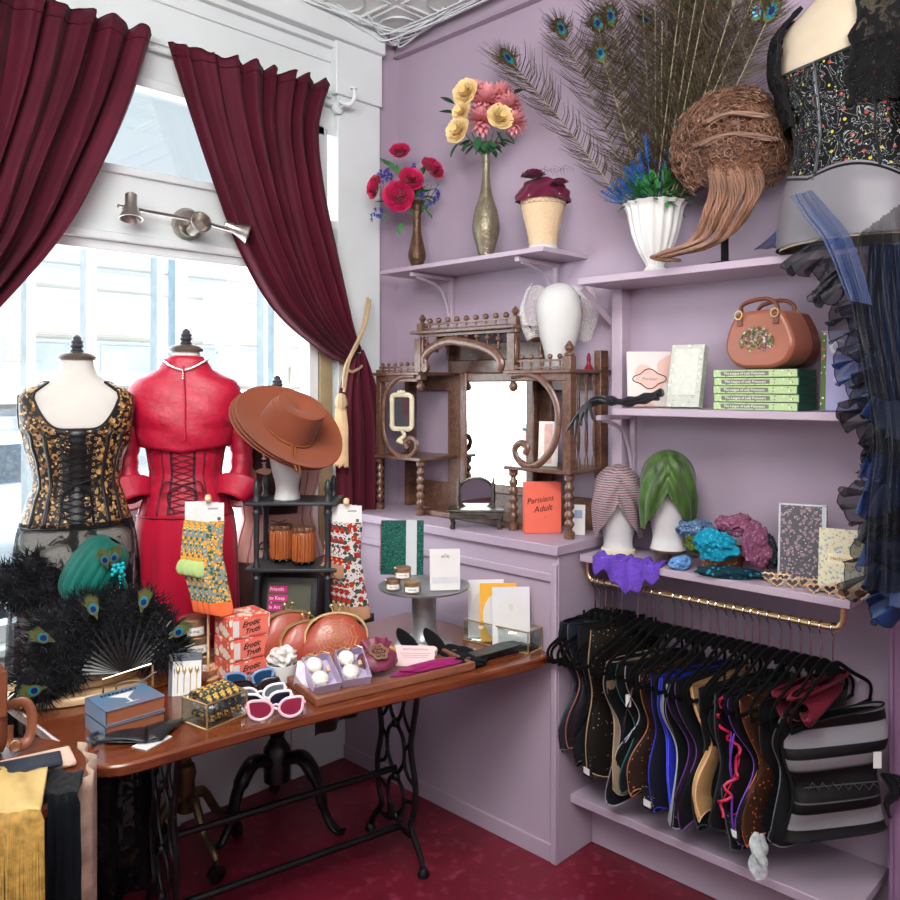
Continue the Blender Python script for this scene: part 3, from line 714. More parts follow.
# ribbed amber canisters on the rack
m_amber = stripes('ribbed_amber', '#7a3c1c', '#a55a2c', 60, 'X', 0, .3, .2, .8, bump=.2)
for k, (x, lab) in enumerate(((-.055, 'left ribbed amber candle jar on the rack, half behind its neighbour'), (.03, 'right ribbed amber candle jar on the rack shelf'))):
    p = Rm @ V(x, -.02+.045*(k == 0), zr2+.0065)
    t = thing('candle_jar', lab, 'jar', tuple(p), 0, 'amber jars on the rack')
    MB().lathe([(.03, .012), (.038, .014), (.040, .03), (.040, .10), (.036, .112)], 72, flute=.03, nf=24).build('jar', m_amber, t)
    MB().lathe([(.037, .112), (.039, .118), (.036, .128), (.012, .132)], 40, flute=.06, nf=14).build('lid', M('jar_lid', '#6e4a38', .35, .3, vary=.2), t)
    mb = MB()
    for q in range(8): mb.ell((.03*cos(q*TAU/8), .03*sin(q*TAU/8), .007), .0075, nu=8, nv=5)
    mb.build('foot', m_black, t)
# framed art book on the bottom of the rack
p = Rm @ V(-.03, -.075, zr3+.01)
t = thing('framed_book', 'black framed book cover with pink title strips leaning in the rack', 'book', tuple(p), RKh-R(4), rx=R(-16))
MB().box((0, 0, .115), (.215, .018, .23)).build('frame', m_black, t, bevel=.003)
MB().box((.012, -.0105, .115), (.15, .003, .19)).build('cover', spots('olive_cover', '#4a4a3c', [('#7c7252', 8, .3, 4), ('#b8a884', 14, .15, 5)]), t)
m_pinkl = M('magenta_strip', '#b0246c', .6, vary=0)
mb = MB()
for k, wd in enumerate((.062, .066, .05, .066)): mb.box((-.028+wd/2-.03, -.0128, .188-k*.03), (wd, .002, .022))
mb.build('title_strips', m_pinkl, t)
for k, s_ in enumerate(('Friends', 'to Keep', 'in Art', 'and Life')): words(s_, .0165, m_paper, t, T3((-.055, -.0142, .188-k*.03), rx=R(90)), align='LEFT')
# ================================================================ GOWN FORM AT THE RIGHT
p4_ = P(852, 250, X=2.42); F4 = Form(p4_, math.atan2(p4_.y, p4_.x)-PI/2-R(38), 2.335, 1.19, 1.0)
t = F4.root('dress_form', 'cream dress form standing on the top shelf in the embroidered corset gown', 'dress form', 'shop dress forms')
F4.sheet(-.29, .50, 0, 48, 44).build('torso', M('form_skin', '#cdbda4', .6, vary=.03), t)
m_embr = spots('embroidered_black', '#0b0c0f', [('#8a8f94', 46, .12, 1), ('#a8a23a', 40, .14, 2), ('#8c3a3a', 34, .15, 3), ('#4a6a8a', 42, .12, 6)], .5, .2)
# pale curling vine lines over the flowers
tt = NT('embroidered_vines'); v_ = tt.mapping((1, 1, 1)); n_ = tt.noise(16, v_, 2, 2.5); ln = tt.step(tt.math('ABSOLUTE', tt.math('SUBTRACT', tt.math('FRACT', tt.math('MULTIPLY', n_, 6.0)), .5)), .05, .02)
c_ = lin('#0b0c0f')
for col, sc_, th_, sd in (('#b3ab34', 34, .17, 2), ('#9a3d36', 30, .17, 3), ('#3d6f78', 36, .14, 6), ('#d8d6cf', 44, .1, 8)):
    vv = tt.mapping((1, 1, 1), (sd*.7, sd*1.3, sd), (sd*3.1, sd, sd*.5)); c_ = tt.mix(tt.step(tt.vor(sc_, vv), th_, th_-.03), c_, lin(col))
tt.set(Base_Color=tt.mix(ln, c_, lin('#a8aaa6')), Roughness=.6, Specular_IOR_Level=.15); m_embr = tt.m
t = F4.root('embroidered_corset', 'black corset embroidered with curling vines and small coloured flowers on the tall form', 'corset')
def eb(th): return -.12-.05*cos(th)+.05*max(0, cos(2*(th+.9)))
def et(th): return .215-.03*sin(th+PI/2)*0+.015*cos(2*th)
F4.sheet(eb, et, .007, 96, 30).build('bodice', m_embr, t, solid=.003)
ribs(F4, t, [-PI/2-.9, -PI/2, -PI/2+.9], lambda a: eb(a)+.003, lambda a: et(a)-.003, m_bktrim, .005, .0095)
mb = MB(); mb.tube([F4.pt(-PI+TAU*i/96, et(-PI+TAU*i/96), .009) for i in range(96)], .004, 5, True); mb.build('top_binding', m_bktrim, t); mb = MB(); mb.tube([F4.pt(-PI+TAU*i/96, eb(-PI+TAU*i/96), .009) for i in range(96)], .004, 5, True); mb.build('binding', m_bktrim, t)
mb = MB(); mb.tube([F4.pt(-PI/2-.02, -.12+.02*k, .0105) for k in range(17)], .003, 5)
for k in range(9):
    q = F4.pt(-PI/2-.02, -.1+.035*k, .013); mb.ell(q, .004, nu=7, nv=5)
mb.build('busk', M('dark_steel', '#4a4c50', .3, .8), t)
t = F4.root('lace_shrug', 'sheer black lace shrug over the shoulders of the tall form', 'shrug')
m_lace = lace('black_lace', '#0a0a0c', 420, .16, .98, 26, .8, .35)
m_lace2 = lace('fine_black_mesh', '#0a0a0d', 700, .2, .8, 20, .8, .55)
def shrug_top(th): return .40
def so(th, z): return .016+.05*max(0, abs(cos(th))-.4)*(1-abs(z-.25)*1.2)
F4.sheet(.06, shrug_top, so, 60, 22, a0=-PI/2+.50, a1=-PI/2+TAU-.62).build('shrug_body', m_lace, t)
mb = MB()
for sgn, a_ in ((1, -PI/2+.50), (-1, -PI/2-.62)):
    mb = MB(); mb.tube([F4.pt(a_+.04*sin(k*.9), .40-.34*k/24, .02) for k in range(25)], [.007+.003*sin(k*1.7) for k in range(25)], 6); mb.build('ruffled_edge', m_bkfab, t)
for sgn in (1,):
    w0 = F4.w
    pts = cr([(sgn*.14, 0, w0+.36), (sgn*.22, -.01, w0+.27), (sgn*.255, -.02, w0+.14), (sgn*.26, -.03, w0+.0)], 6)
    MB().tube(pts, [.05+.03*(i/(len(pts)-1))+.004*sin(i*2) for i in range(len(pts))], 24).build('sleeve', m_lace2, t)
# skirt: satin underlayer, sheer overlayer and ruffles falling past the shelves
t = F4.root('ruffled_skirt', 'iridescent blue and black organza skirt with ruffles falling from the tall form', 'skirt')
wi = Matrix.Translation(V(*tuple(F4.loc))) @ Matrix.Rotation(F4.h, 4, 'Z'); wi = wi.inverted()
m_sheerblue = shot('blue_organza', '#010818', '#073a86', .3, .72)
m_bluesat = shot('blue_satin', '#020c1e', '#0c3a78', .42, 1.0)
m_sheerblk = shot('black_organza', '#030305', '#08101e', .5, .66)
m_grey = M('grey_satin', '#737076', .35, vary=.08, scale=5)
F4.sheet(-.285, lambda th: eb(th)+.01, .010, 72, 16).build('satin_lining', m_grey, t)
def panel(px_l, px_r, mat, amp, folds, Xa, Xb, name, nu=80, th=0):
    L_ = cr([P(x, y, X=Xa) for x, y in px_l], 8); R_ = cr([P(x, y, X=Xb) for x, y in px_r], 8); n = len(L_)
    def fn(u, v):
        i = int(round(v*(n-1))); p = L_[i].lerp(R_[i], u); k = .4+.6*v
        return V(p.x+amp*k*sin(u*TAU*folds+v*2)+amp*.4*sin(u*TAU*folds*2.7+1+v*5), p.y, p.z)
    mb = MB(); mb.M = wi; mb.grid(fn, nu, n); return mb.build(name, mat, t, solid=th)
panel([(858, 235), (850, 300), (862, 370), (872, 440), (866, 500), (862, 590)], [(905, 200), (925, 300), (940, 380), (950, 450), (955, 520), (960, 600)], m_sheerblk, .012, 5, 2.21, 2.17, 'overskirt')
panel([(868, 244), (866, 262), (864, 300), (870, 370), (878, 440), (876, 520), (872, 600)], [(965, 244), (968, 262), (970, 320), (972, 380), (972, 440), (974, 520), (976, 600)], m_bluesat, .016, 8, 2.34, 2.34, 'satin_panel')
panel([(786, 190), (786, 210), (776, 230), (752, 250)], [(828, 180), (826, 205), (838, 240), (800, 246)], m_sheerblue, .012, 3, 2.385, 2.375, 'side_drape', 50)
panel([(790, 196), (802, 215), (824, 243), (848, 300)], [(812, 190), (828, 208), (852, 240), (872, 305)], m_sheerblue, .004, 2, 2.18, 2.17, 'front_drape', 50)
def ruffle(path, width, mat, waves, amp, Xp, name='ruffle', side=-1, seed=0, edge=None):
    C_ = cr([P(x, y, X=Xp) for x, y in path], 10); n = len(C_)
    def fn(u, v):
        f = u*(n-1); i = min(n-2, int(f)); p = C_[i].lerp(C_[i+1], f-i); tg = (C_[min(n-1, i+1)]-C_[max(0, i-1)]).normalized()
        o = tg.cross(V(1, 0, 0)).normalized()*side
        wv = sin(u*TAU*waves+sin(u*17+seed)*1.3); wd = width*(.85+.25*sin(u*9+seed))
        q = p+o*wd*v*(1+.06*sin(u*TAU*waves*2))+tg*(.35*wd*v*cos(u*TAU*waves+1)*.5)
        q.x -= .004+amp*v*(.6+wv); q.z -= .2*wd*v*v
        return q
    mb = MB(); mb.M = wi; mb.grid(fn, int(waves*10)+10, 8); o = mb.build(name, mat, t)
    mb = MB(); mb.M = wi; mb.tube([fn(i/(waves*9), 1) for i in range(int(waves*9)+1)], .0013, 4); mb.build('ruffle_hem', m_bkfab, o)
ruffle([(824, 236), (834, 252), (848, 262), (860, 280)], .10, m_sheerblk, 7, .016, 2.20, seed=1, side=-1)
ruffle([(860, 250), (864, 285), (868, 320), (878, 350)], .085, m_sheerblk, 7, .016, 2.24, seed=2, side=-1)
ruffle([(870, 300), (874, 335), (878, 375), (892, 410)], .09, m_sheerblue, 8, .016, 2.30, seed=3, side=-1)
ruffle([(882, 365), (888, 395), (892, 425), (900, 450)], .11, m_sheerblk, 7, .018, 2.29, seed=4, side=-1)
ruffle([(897, 430), (894, 460), (896, 490), (904, 520)], .07, m_sheerblue, 6, .018, 2.29, seed=5, side=-1)
ruffle([(900, 490), (892, 515), (890, 545), (900, 580)], .12, m_sheerblk, 7, .02, 2.28, seed=6, side=-1)
ruffle([(907, 530), (902, 560), (905, 585), (917, 605)], .09, m_bluesat, 6, .02, 2.275, seed=7, side=-1)
for k in range(7):
    x0 = 900; y0 = 395+k*28
    ruffle([(872-4*(k % 2), y0), (890, y0+6), (912, y0+2), (940, y0+8)], .075, (m_bluesat, m_sheerblk, m_sheerblue)[k % 3], 6, .015, 2.265-.006*k, seed=10+k, side=-1)
# ================================================================ MIRROR CABINET (overmantel) on the ledge
ZLg = 1.107
XC0, XC1 = 2.395, 2.635            # front and back of the cabinet
def cab(px, py, X=XC0): return P(px, py, X=X)
yL = cab(378, 400).y; yA = cab(417, 400).y; yB = cab(510, 400).y; yR = cab(566, 400).y
t = thing('mirror_overmantel', 'carved dark wood overmantel with turned spindles, shelves and a central mirror on the purple ledge', 'cabinet', ((XC0+XC1)/2, (yL+yR)/2, ZLg))
o_ = -t.location; OM = Matrix.Translation(o_)
m_wd = m_darkwood
def cm(): m = MB(); m.M = OM.copy(); return m
zt_side = cab(566, 371).z; zt_mid = cab(530, 325).z; z_sh = cab(512, 468).z; zg = cab(512, 365).z
XB = XC1-.012
mb = cm()                                                             # back panels
mb.box((XB, (yA+yB)/2, (ZLg+zt_mid)/2-.02), (.02, yA-yB+.06, zt_mid-ZLg-.05))
mb.build('back_panel', m_wd, t, bevel=.002)
for ya, yb, nm in ((yB, yR, 'side_panel'), (yL, yA, 'side_panel')):
    mb = cm(); mb.box((XB, (ya+yb)/2, ZLg+.06), (.016, abs(ya-yb)+.02, .12)); mb.build(nm, m_wd, t, bevel=.002)
    mb = cm(); mb.box((XB, (ya+yb)/2, zt_side-.04), (.016, abs(ya-yb)+.02, .06)); mb.build('upper_rail', m_wd, t, bevel=.002)
mb = cm(); mb.box((XB-.02, yR-.01, (ZLg+zt_side)/2+.04), (.05, .03, zt_side-ZLg+.08)); mb.build('corner_upright', m_wd, t, bevel=.002)
mb = cm(); mb.box((XB-.02, yL+.01, (ZLg+zt_side)/2), (.05, .03, zt_side-ZLg)); mb.build('corner_upright', m_wd, t, bevel=.002)
# mirror with frame
XM = XB-.05; ml = P(465, 400, X=XM).y; mr = P(532, 400, X=XM).y; mt = P(500, 382, X=XM).z; mbz = P(500, 484, X=XM).z
fr = cm()
for y in (ml+.0, mr-.0): fr.box((XM, y, (mt+mbz)/2), (.03, .04, mt-mbz+.09))
for z in (mt+.02, mbz-.02): fr.box((XM+.001, (ml+mr)/2, z), (.026, ml-mr-.042, .04))
fr = fr.build('mirror_frame', m_wd, t, bevel=.006)
mb = cm(); mb.box((XM-.008, (ml+mr)/2, (mt+mbz)/2), (.004, ml-mr, mt-mbz)); mb.build('mirror', m_mirror, fr)
# lower platform and shelves
mb = cm(); mb.box(((XC0+XC1)/2+.02, (yA+yB)/2, ZLg+.012), (XC1-XC0-.04, yA-yB+.05, .024)); mb.build('base', m_wd, t, bevel=.003)
for ya, yb in ((yL, yA), (yB, yR)):
    mb = cm(); mb.box(((XC0+XC1)/2, (ya+yb)/2, z_sh), (XC1-XC0+.02, abs(ya-yb)+.05, .014)); mb.build('side_shelf', m_wd, t, bevel=.003)
    mb = cm(); mb.box(((XC0+XC1)/2, (ya+yb)/2, zt_side), (XC1-XC0+.03, abs(ya-yb)+.05, .014)); mb.box((XC0+.01, (ya+yb)/2, zt_side-.02), (.02, abs(ya-yb), .03)); mb.build('top_shelf', m_wd, t, bevel=.003)
mb = cm(); mb.box(((XC0+XC1)/2, (yA+yB)/2, zt_mid), (XC1-XC0+.03, yA-yB+.06, .014)); mb.build('crown_shelf', m_wd, t, bevel=.003)
def spindle(y, x, z0, z1, r=.013, rings=5, name='turned_post'):
    h = z1-z0; pr = [(r*1.15, 0), (r*1.15, h*.1), (r*.6, h*.13)]
    for k in range(rings):
        a = h*(.16+.7*k/rings); b = h*.7/rings
        pr += [(r*.65, a), (r*1.05, a+b*.3), (r*1.05, a+b*.6), (r*.65, a+b*.9)]
    pr += [(r*.6, h*.88), (r*1.1, h*.91), (r*1.1, h)]
    m = cm(); m.lathe(pr, 12, (x, y, z0)); m.build(name, m_wd, t)
for y, x in ((yL+.01, XC0+.02), (yA, XC0+.02), (yB, XC0+.02), (yR, XC0+.02)):
    spindle(y, x, ZLg, z_sh-.007, .017, 5)
for y in (yR,):
    m = cm(); m.box((XC0+.02, y, (z_sh+zt_side)/2+.03), (.036, .036, zt_side-z_sh+.05)); m.lathe([(.018, 0), (.02, .008), (.008, .014), (.017, .025), (.018, .032), (.01, .045), (.003, .055)], 14, (XC0+.02, y, zt_side+.055)); m.build('square_post', m_wd, t, bevel=.002)
m = cm(); m.box((XC0+.02, yL+.005, (z_sh+zt_side)/2+.01), (.03, .03, zt_side-z_sh+.02)); m.build('square_post', m_wd, t, bevel=.002)
for k in range(3): spindle(yR, XC0+.075+.05*k, z_sh+.007, zt_side-.01, .007, 2, 'spindle')
# brackets hanging from side tops beside the mirror
for y, a in ((yA, 1), (yB, -1)):
    m = cm(); m.box((XC0+.02, y, (zt_side+cab(417, 345).z)/2), (.036, .036, abs(cab(417, 340).z-zt_side)+.03)); m.ell((XC0+.02, y, zt_side-.055), .018, .018, .02); m.tube([(XC0+.02, y, zt_side-.04), (XC0+.02, y, zt_side)], .008, 8); m.build('drop_finial', m_wd, t)
# horseshoe scrolls in the side bays (outline traced in the plane of the front, real thickness)
def arcp(cy, cz, ry, rz, a0, a1, n=26): return [V(XC0+.015, cy+ry*cos(a0+(a1-a0)*i/n), cz+rz*sin(a0+(a1-a0)*i/n)) for i in range(n+1)]
def scroll(c, r, a0, turns, sgn, n=34): return [V(XC0+.015, c[0]+r*(1-.72*i/n)*cos(a0+sgn*turns*TAU*i/n), c[1]+r*(1-.72*i/n)*sin(a0+sgn*turns*TAU*i/n)) for i in range(n+1)]
def strap(pts, wd=.011, name='scroll_bracket', th=.010):
    m = cm(); m.tube(pts, wd*1.35, 10, flat=.75, up=(1, 0, 0)); return m.build(name, m_wd, t)
cR = cab(533, 415); strap(cr([cab(512, 376), cab(530, 374), cab(546, 384), cab(556, 402), cab(558, 425), cab(553, 447), cab(540, 463), cab(527, 466), cab(517, 458), cab(515, 448), cab(521, 443), cab(527, 447), cab(525, 454)], 6), .010)
cL = cab(400, 415); strap(cr([cab(415, 376), cab(398, 378), cab(386, 393), cab(383, 415), cab(385, 438), cab(394, 453), cab(406, 457), cab(415, 451), cab(416, 442), cab(410, 438), cab(405, 443), cab(408, 449)], 6), .009)
strap(cr([cab(426, 368), cab(424, 358), cab(432, 348), cab(448, 341), cab(462, 342), cab(480, 346), cab(494, 353), cab(501, 363), cab(499, 370)], 6), .014, 'arch', .014)
for pt_ in (cab(426, 368), cab(499, 366)):
    m = cm(); m.M = OM @ T3(tuple(pt_), ry=R(90)); m.lathe([(.018, -.012), (.018, .008), (.008, .014), (.004, .016)], 16); m.build('arch_rosette', m_wd, t)
# crown gallery
yCA = cab(419, 330).y; yCB = cab(512, 330).y
zr_ = zt_mid; 
for y in (yCA, yCB):
    spindle(y, XC0+.02, zt_side+.01, zt_mid-.007, .014, 1)
    m = cm(); m.box((XC0+.02, y, zr_+.022), (.034, .034, .034)); m.lathe([(.016, 0), (.007, .006), (.015, .016), (.016, .022), (.008, .032), (.002, .04)], 14, (XC0+.02, y, zr_+.039)); m.build('corner_finial', m_wd, t)
def gallery(y0, y1, z, n, ball=.011, h=.026):
    m = cm(); m.box((XC0+.02, (y0+y1)/2, z+h), (.012, abs(y0-y1), .008)); m.box((XC0+.02, (y0+y1)/2, z+.008), (.016, abs(y0-y1), .006))
    for k in range(n):
        y = y0+(y1-y0)*(k+.5)/n; m.tube([(XC0+.02, y, z), (XC0+.02, y, z+h+.01)], .0045, 6); m.ell((XC0+.02, y, z+h+.014), ball*1.15, nu=10, nv=7)
    return m.build('gallery_rail', m_wd, t)
gallery(yCA-.02, yCB+.02, zt_mid+.007, 9)
gallery(yB-.02, yR+.02, zt_side+.007, 5, .009, .034)
gallery(yL+.01, yA+.02, zt_side+.007, 6, .008, .022)
m = cm(); m.box((XC0+.02, (yCA+yCB)/2, zt_mid-.05+.035), (.014, yCA-yCB, .01))
for k in range(9):
    y = yCA-.03+(yCB-yCA+.06)*k/8; L = .075-.03*sin(PI*k/8)+.02*abs(k-4)/4
    m.tube([(XC0+.02, y, zt_mid), (XC0+.02, y, zt_mid-L)], .0045, 6); m.ell((XC0+.02, y, zt_mid-L*.55), .011, nu=8, nv=6); m.ell((XC0+.02, y, zt_mid-L), .009, nu=8, nv=6)
m.build('drop_spindles', m_wd, t)
m = cm(); ar = [(yCB-.02+ (0)*i, 0) for i in range(0)]
m.M = OM @ Matrix.Translation((0, 0, 0)); 
prof = [(XC0+.02, zt_mid), (XC1, zt_mid)]+[(XC0+.02+(XC1-XC0-.03)*(1-cos(a)*.0-(i/10)), zt_mid-.09*sin(i/10*PI/2)**2-.03*(i/10)) for i, a in enumerate([0]*11)]
for y in (yCA-.0, yCB-.0):
    mm = cm(); mm.box((XB-.03, y, zt_mid-.06), (.06, .014, .11)); mm.box((XB-.06, y, zt_mid-.03), (.12, .014, .05)); mm.build('side_brace', m_wd, t, bevel=.01)
mm = cm(); mm.box((XB-.02, (yCA+yCB)/2, zt_side+.03), (.03, yCA-yCB, .06)); mm.build('frieze_panel', m_wd, t, bevel=.005)
# ---- objects on and around it
def book(label, loc, rz, w_, h, d, mat_cover, lean=0, group=None, name='book', pages='#e6dfd0', rx=0, spine=-1):
    """upright book: width along local x, height z, thickness along y"""
    t = thing(name, label, 'book', loc, rz, group, rx=rx)
    mb = MB(); mb.box((0, -d/2, h/2), (w_, .003, h)); mb.box((0, d/2, h/2), (w_, .003, h)); mb.box((spine*(w_/2-.0015), 0, h/2), (.003, d, h)); mb.build('cover', mat_cover, t, bevel=.0008)
    MB().box((-.002*spine*-1, 0, h/2), (w_-.008, d-.004, h-.008)).build('pages', M('page_block', pages, .8, vary=.06, scale=80, stretch=(1, 60, 1)), t)
    return t
p = P(538, 533, Z=ZLg); rzb = face_cam(p, 14)
m_coral = M('coral_cover', '#dd6450', .5, vary=.03)
t = book('coral red boxed book with black script title in front of the overmantel', (p.x+.02, p.y, ZLg), rzb, .135, .19, .036, m_coral, spine=-1)
words('Parisians', .030, m_dark, t, T3((-.01, -.0200, .125), rx=R(90), ry=R(-8)), shear=.3)
words('Adult', .032, m_dark, t, T3((0, -.0200, .092), rx=R(90), ry=R(-8)), shear=.3)
words('...', .02, m_dark, t, T3((.01, -.0200, .065), rx=R(90)))
MB().box((.0695, -.0, .095), (.004, .04, .19)).build('fore_edge_band', m_coral, t)
# small cream framed mirror hanging in the left bay
p = P(402, 412, X=2.43); t = thing('ornate_frame', 'small cream ornate frame with dark glass standing on the left bay shelf of the overmantel', 'picture frame', tuple(p), R(-90)+R(20))
m_cream = M('cream_plaster', '#cbc3a8', .6, vary=.1, bump=.4, bscale=60)
def roundrect(w_, h, r, n=6):
    o = []
    for cx, cz, a in ((w_/2-r, h/2-r, 0), (-w_/2+r, h/2-r, PI/2), (-w_/2+r, -h/2+r, PI), (w_/2-r, -h/2+r, 3*PI/2)):
        o += [(cx+r*cos(a+PI/2*i/n), cz+r*sin(a+PI/2*i/n)) for i in range(n+1)]
    return o
mb = MB(); mb.tube([(x, 0, z) for x, z in roundrect(.098, .15, .02)], .011, 8, True)
for k, (x, z) in enumerate(roundrect(.104, .156, .02, 3)): mb.ell((x, -.006, z), .008, .006, .008, 8, 6)
for x in (-.012, 0, .012): mb.ell((x, -.008, .088-.2*abs(x)), .010, .006, .010, 8, 6)
mb.build('frame', m_cream, t)
MB().box((0, .004, 0), (.092, .004, .144)).build('glass', M('dark_glass', '#14161c', .12, vary=0, coat=.5), t)
MB().tube(cr([(0, .0, -.08), (.012, .0, -.105), (-.012, -.01, -.125), (.02, -.01, -.137)], 6), .009, 8).build('scroll_foot', m_cream, t)
MB().tube([(-.03, .01, -.13), (.03, .01, -.13)], .008, 8).build('foot_bar', m_cream, t)
# miniature silver dressing stand
p = P(476, 521, X=2.36); t = thing('dressing_stand', 'small tarnished silver dressing stand with round mirror and four little feet', 'trinket stand', (2.36, p.y, ZLg), face_cam(p, 0)); t.scale = (1.3, 1.3, 1.3)
m_silv = M('tarnished_silver', '#5a5650', .35, .85, vary=.35, scale=30, bump=.3)
mb = MB(); mb.box((0, 0, .04), (.16, .085, .022)); mb.box((0, 0, .054), (.17, .095, .007))
mb.build('case', m_silv, t, bevel=.003)
for x in (-.07, .07):
    for y in (-.036, .036): MB().lathe([(.007, 0), (.009, .006), (.005, .016), (.008, .03)], 10, (x, y, 0)).build('foot', m_silv, t)
for x in (-.052, .052): MB().lathe([(.006, .057), (.004, .07), (.007, .085), (.004, .10), (.006, .125), (.002, .15)], 10, (x, -.0, 0)).build('finial', m_silv, t)
mb = MB(); mb.tube([(.055*cos(a), .03, .095+.05*sin(a)) for a in [i*TAU/30 for i in range(30)]], .005, 8, True); fr = mb.build('mirror_ring', m_silv, t)
mb = MB(); mb.M = T3((0, .03, .095), rx=R(90)); mb.lathe([(.052, -.002), (.052, .002)], 30, sy=.9); mb.build('mirror', m_mirror, fr)
MB().tube([(-.03, -.044, .04), (.03, -.044, .04)], .004, 6).build('drawer_pull', m_silv, t)
# leaning print and card in right bay
p = P(546, 428, X=2.46); t = thing('leaning_print', 'pale print leaning inside the right bay of the overmantel', 'print', (2.47, p.y, z_sh+.009), R(-90)+R(25), rx=R(-8))
MB().box((0, 0, .085), (.075, .004, .17)).build('board', M('print_pale', '#d8d4ce', .6, vary=.1, scale=20), t)
MB().box((0, -.003, .085), (.03, .002, .15)).build('pink_print', M('print_pink', '#c9a49c', .6, vary=.2, scale=30), t)
p = P(578, 495, X=2.5); t = thing('gift_card', 'small white card leaning by the right foot of the overmantel', 'card', (2.50, P(578, 495, X=2.5).y, ZLg), R(-60), rx=R(-10))
MB().box((0, 0, .055), (.05, .002, .11)).build('card', m_paper, t); MB().box((0, -.002, .075), (.03, .001, .03)).build('print', M('blue_print', '#8a9ab0', .6), t)
# red figurine
p = P(591, 368, X=2.56); t = thing('figurine', 'tiny dark red figurine on top of the right end of the overmantel', 'figurine', (2.56, p.y+.01, zt_side+.007))
MB().lathe([(.016, 0), (.017, .006), (.008, .02), (.006, .03), (.009, .04), (.005, .048), (.007, .056), (.002, .064)], 14).build('body', M('figurine_red', '#7c1220', .3), t)
MB().lathe([(.010, .046), (.010, .049)], 14).build('brim', M('figurine_dark', '#3c0a12', .4), t)
# foam head with veil
p = P(556, 352, X=2.52); t = foam_head('foam_head', 'white foam head wearing a beaded net veil on top of the overmantel', (2.51, cab(559, 350, 2.51).y, zt_side+.007), 0, 1.0)
VH = t.location.copy()
t = thing('birdcage_veil', 'speckled net veil with a pearl comb over the foam head on the overmantel', 'veil', tuple(VH+V(0, 0, .1)), face_cam(VH))
m_veil = lace('veil_net', '#efece6', 330, .07, .15, 30, .6, .02)
def fn(u, v):
    th = PI*(-.18)+(PI*1.36)*u; k = .088+.012*sin(u*PI*3)**2+.03*abs(u-.5)*2*sin(v*PI); z = .22-.20*v
    return V(cos(th)*k*(1.05+.25*abs(2*u-1)), sin(th)*k, z+.01*sin(u*20))
MB().grid(fn, 50, 12).build('net', m_veil, t)
mb = MB()
for k in range(7): mb.ell((.074+.004*sin(k), -.03+.01*(k % 2), .10+.012*k), .008+.002*(k % 3), nu=8, nv=6)
mb.tube([(.07, -.03, .09), (.074, -.03, .18)], .003, 5); mb.build('comb', M('comb_gold', '#b99a72', .4, .4, vary=.4, scale=80), t)
# ================================================================ UPPER LEFT SHELF
ZS1 = 2.17
def petalball(mb, c, r, n=22, seed=0, ax=None, cup=.6):
    """a rose: overlapping curled petals around an axis"""
    rr = random.Random(seed); ax = (ax or V(0, -1, .2)).normalized(); q = ax.to_track_quat('Z', 'Y').to_matrix().to_4x4(); sv = mb.M
    for k in range(n):
        f = (k+1)/n; a = k*2.399; rad = r*(.12+.88*f**.8); tilt = R(8)+R(62)*f**1.3; wd = r*(.32+.38*f)
        mb.M = sv @ Matrix.Translation(c) @ q @ Matrix.Rotation(a, 4, 'Z') @ Matrix.Translation((rad*.35, 0, r*.02*(1-f))) @ Matrix.Rotation(tilt, 4, 'Y')
        def fn(u, v): x = (u-.5)*2; return V(wd*.28*x*x*-1+.12*wd*v*v, wd*x*(.45+.75*sin(v*PI*.75)), r*(.15+.85*v)*(.9)-wd*.1*x*x)
        mb.grid(fn, 5, 4)
    mb.M = sv
def leaf(mb, a, d, L, wd, curl=.2):
    d = d.normalized(); s_ = d.cross(V(0, 0, 1))
    if s_.length < .1: s_ = V(1, 0, 0)
    s_.normalize(); n_ = s_.cross(d)
    def fn(u, v): x = (u-.5)*2; return a+d*L*v+s_*(wd*x*sin(PI*min(1, v*.93+.05)))+n_*(.15*wd*x*x-curl*L*v*v)
    mb.grid(fn, 5, 7)
m_leaf = M('leaf_green', '#4b7a48', .55, vary=.3, scale=25); m_leafd = M('leaf_dark', '#2f5a3c', .55, vary=.25, scale=25)
# short brass vase with pink roses
def vase(label, p, s, prof, mat, rings=None):
    t = thing('flower_vase', label, 'vase', tuple(p)); pr = cr([(r, 0, z) for r, z in prof], 3)
    MB().lathe([(max(.002, q.x)*s, q.z*s*(1.13 if s == 1.001 else 1.05)) for q in pr], 30).build('vase', mat, t); return t
m_bronze = M('engraved_bronze', '#5d4433', .38, .6, vary=.35, scale=40, bump=.5, bscale=70)
m_brassv = M('engraved_brass', '#7d7460', .35, .5, vary=.25, scale=30, bump=.35, bscale=90)
p = P(417, 262, X=2.52); p.z = ZS1
V1 = V(p.x, p.y, ZS1); t = vase('short engraved bronze vase of magenta roses at the left end of the short shelf', V1, 1, [(.034, 0), (.035, .006), (.024, .02), (.036, .05), (.04, .075), (.030, .12), (.020, .17), (.018, .23), (.024, .28), (.036, .30), (.032, .30)][:], m_bronze)
f = thing('rose_bouquet', 'bouquet of magenta roses and small violet flowers in the short bronze vase', 'flowers', tuple(V1+V(0, 0, .295)), face_cam(V1))
K = p.x*0+ (V1-V(0, 0, EYE)).length/820*1.03
def off2(dx, dy, dz=0): return V(dx*K, -dz, -dy*K)         # photo offsets (right, down) to the bouquet's own frame
m_rose = M('magenta_petal', '#b8174f', .5, vary=.3, scale=30, sheen=.3)
bc = (408, 196)
for k, (x, y, r, ax_) in enumerate(((400, 187, 15, V(-.1, -1, .1)), (411, 171, 12, V(.2, -1, .4)), (380, 178, 12, V(-.8, -.5, .2)), (430, 160, 12, V(.5, -.7, .5)), (401, 144, 10, V(-.1, -.8, .6)))):
    mb = MB(); petalball(mb, off2(x-417, y-193, .05-.02*(k > 2)), r*K*.86, 24, k, ax_); mb.build('rose', m_rose, f)
mb = MB(); rr = random.Random(3)
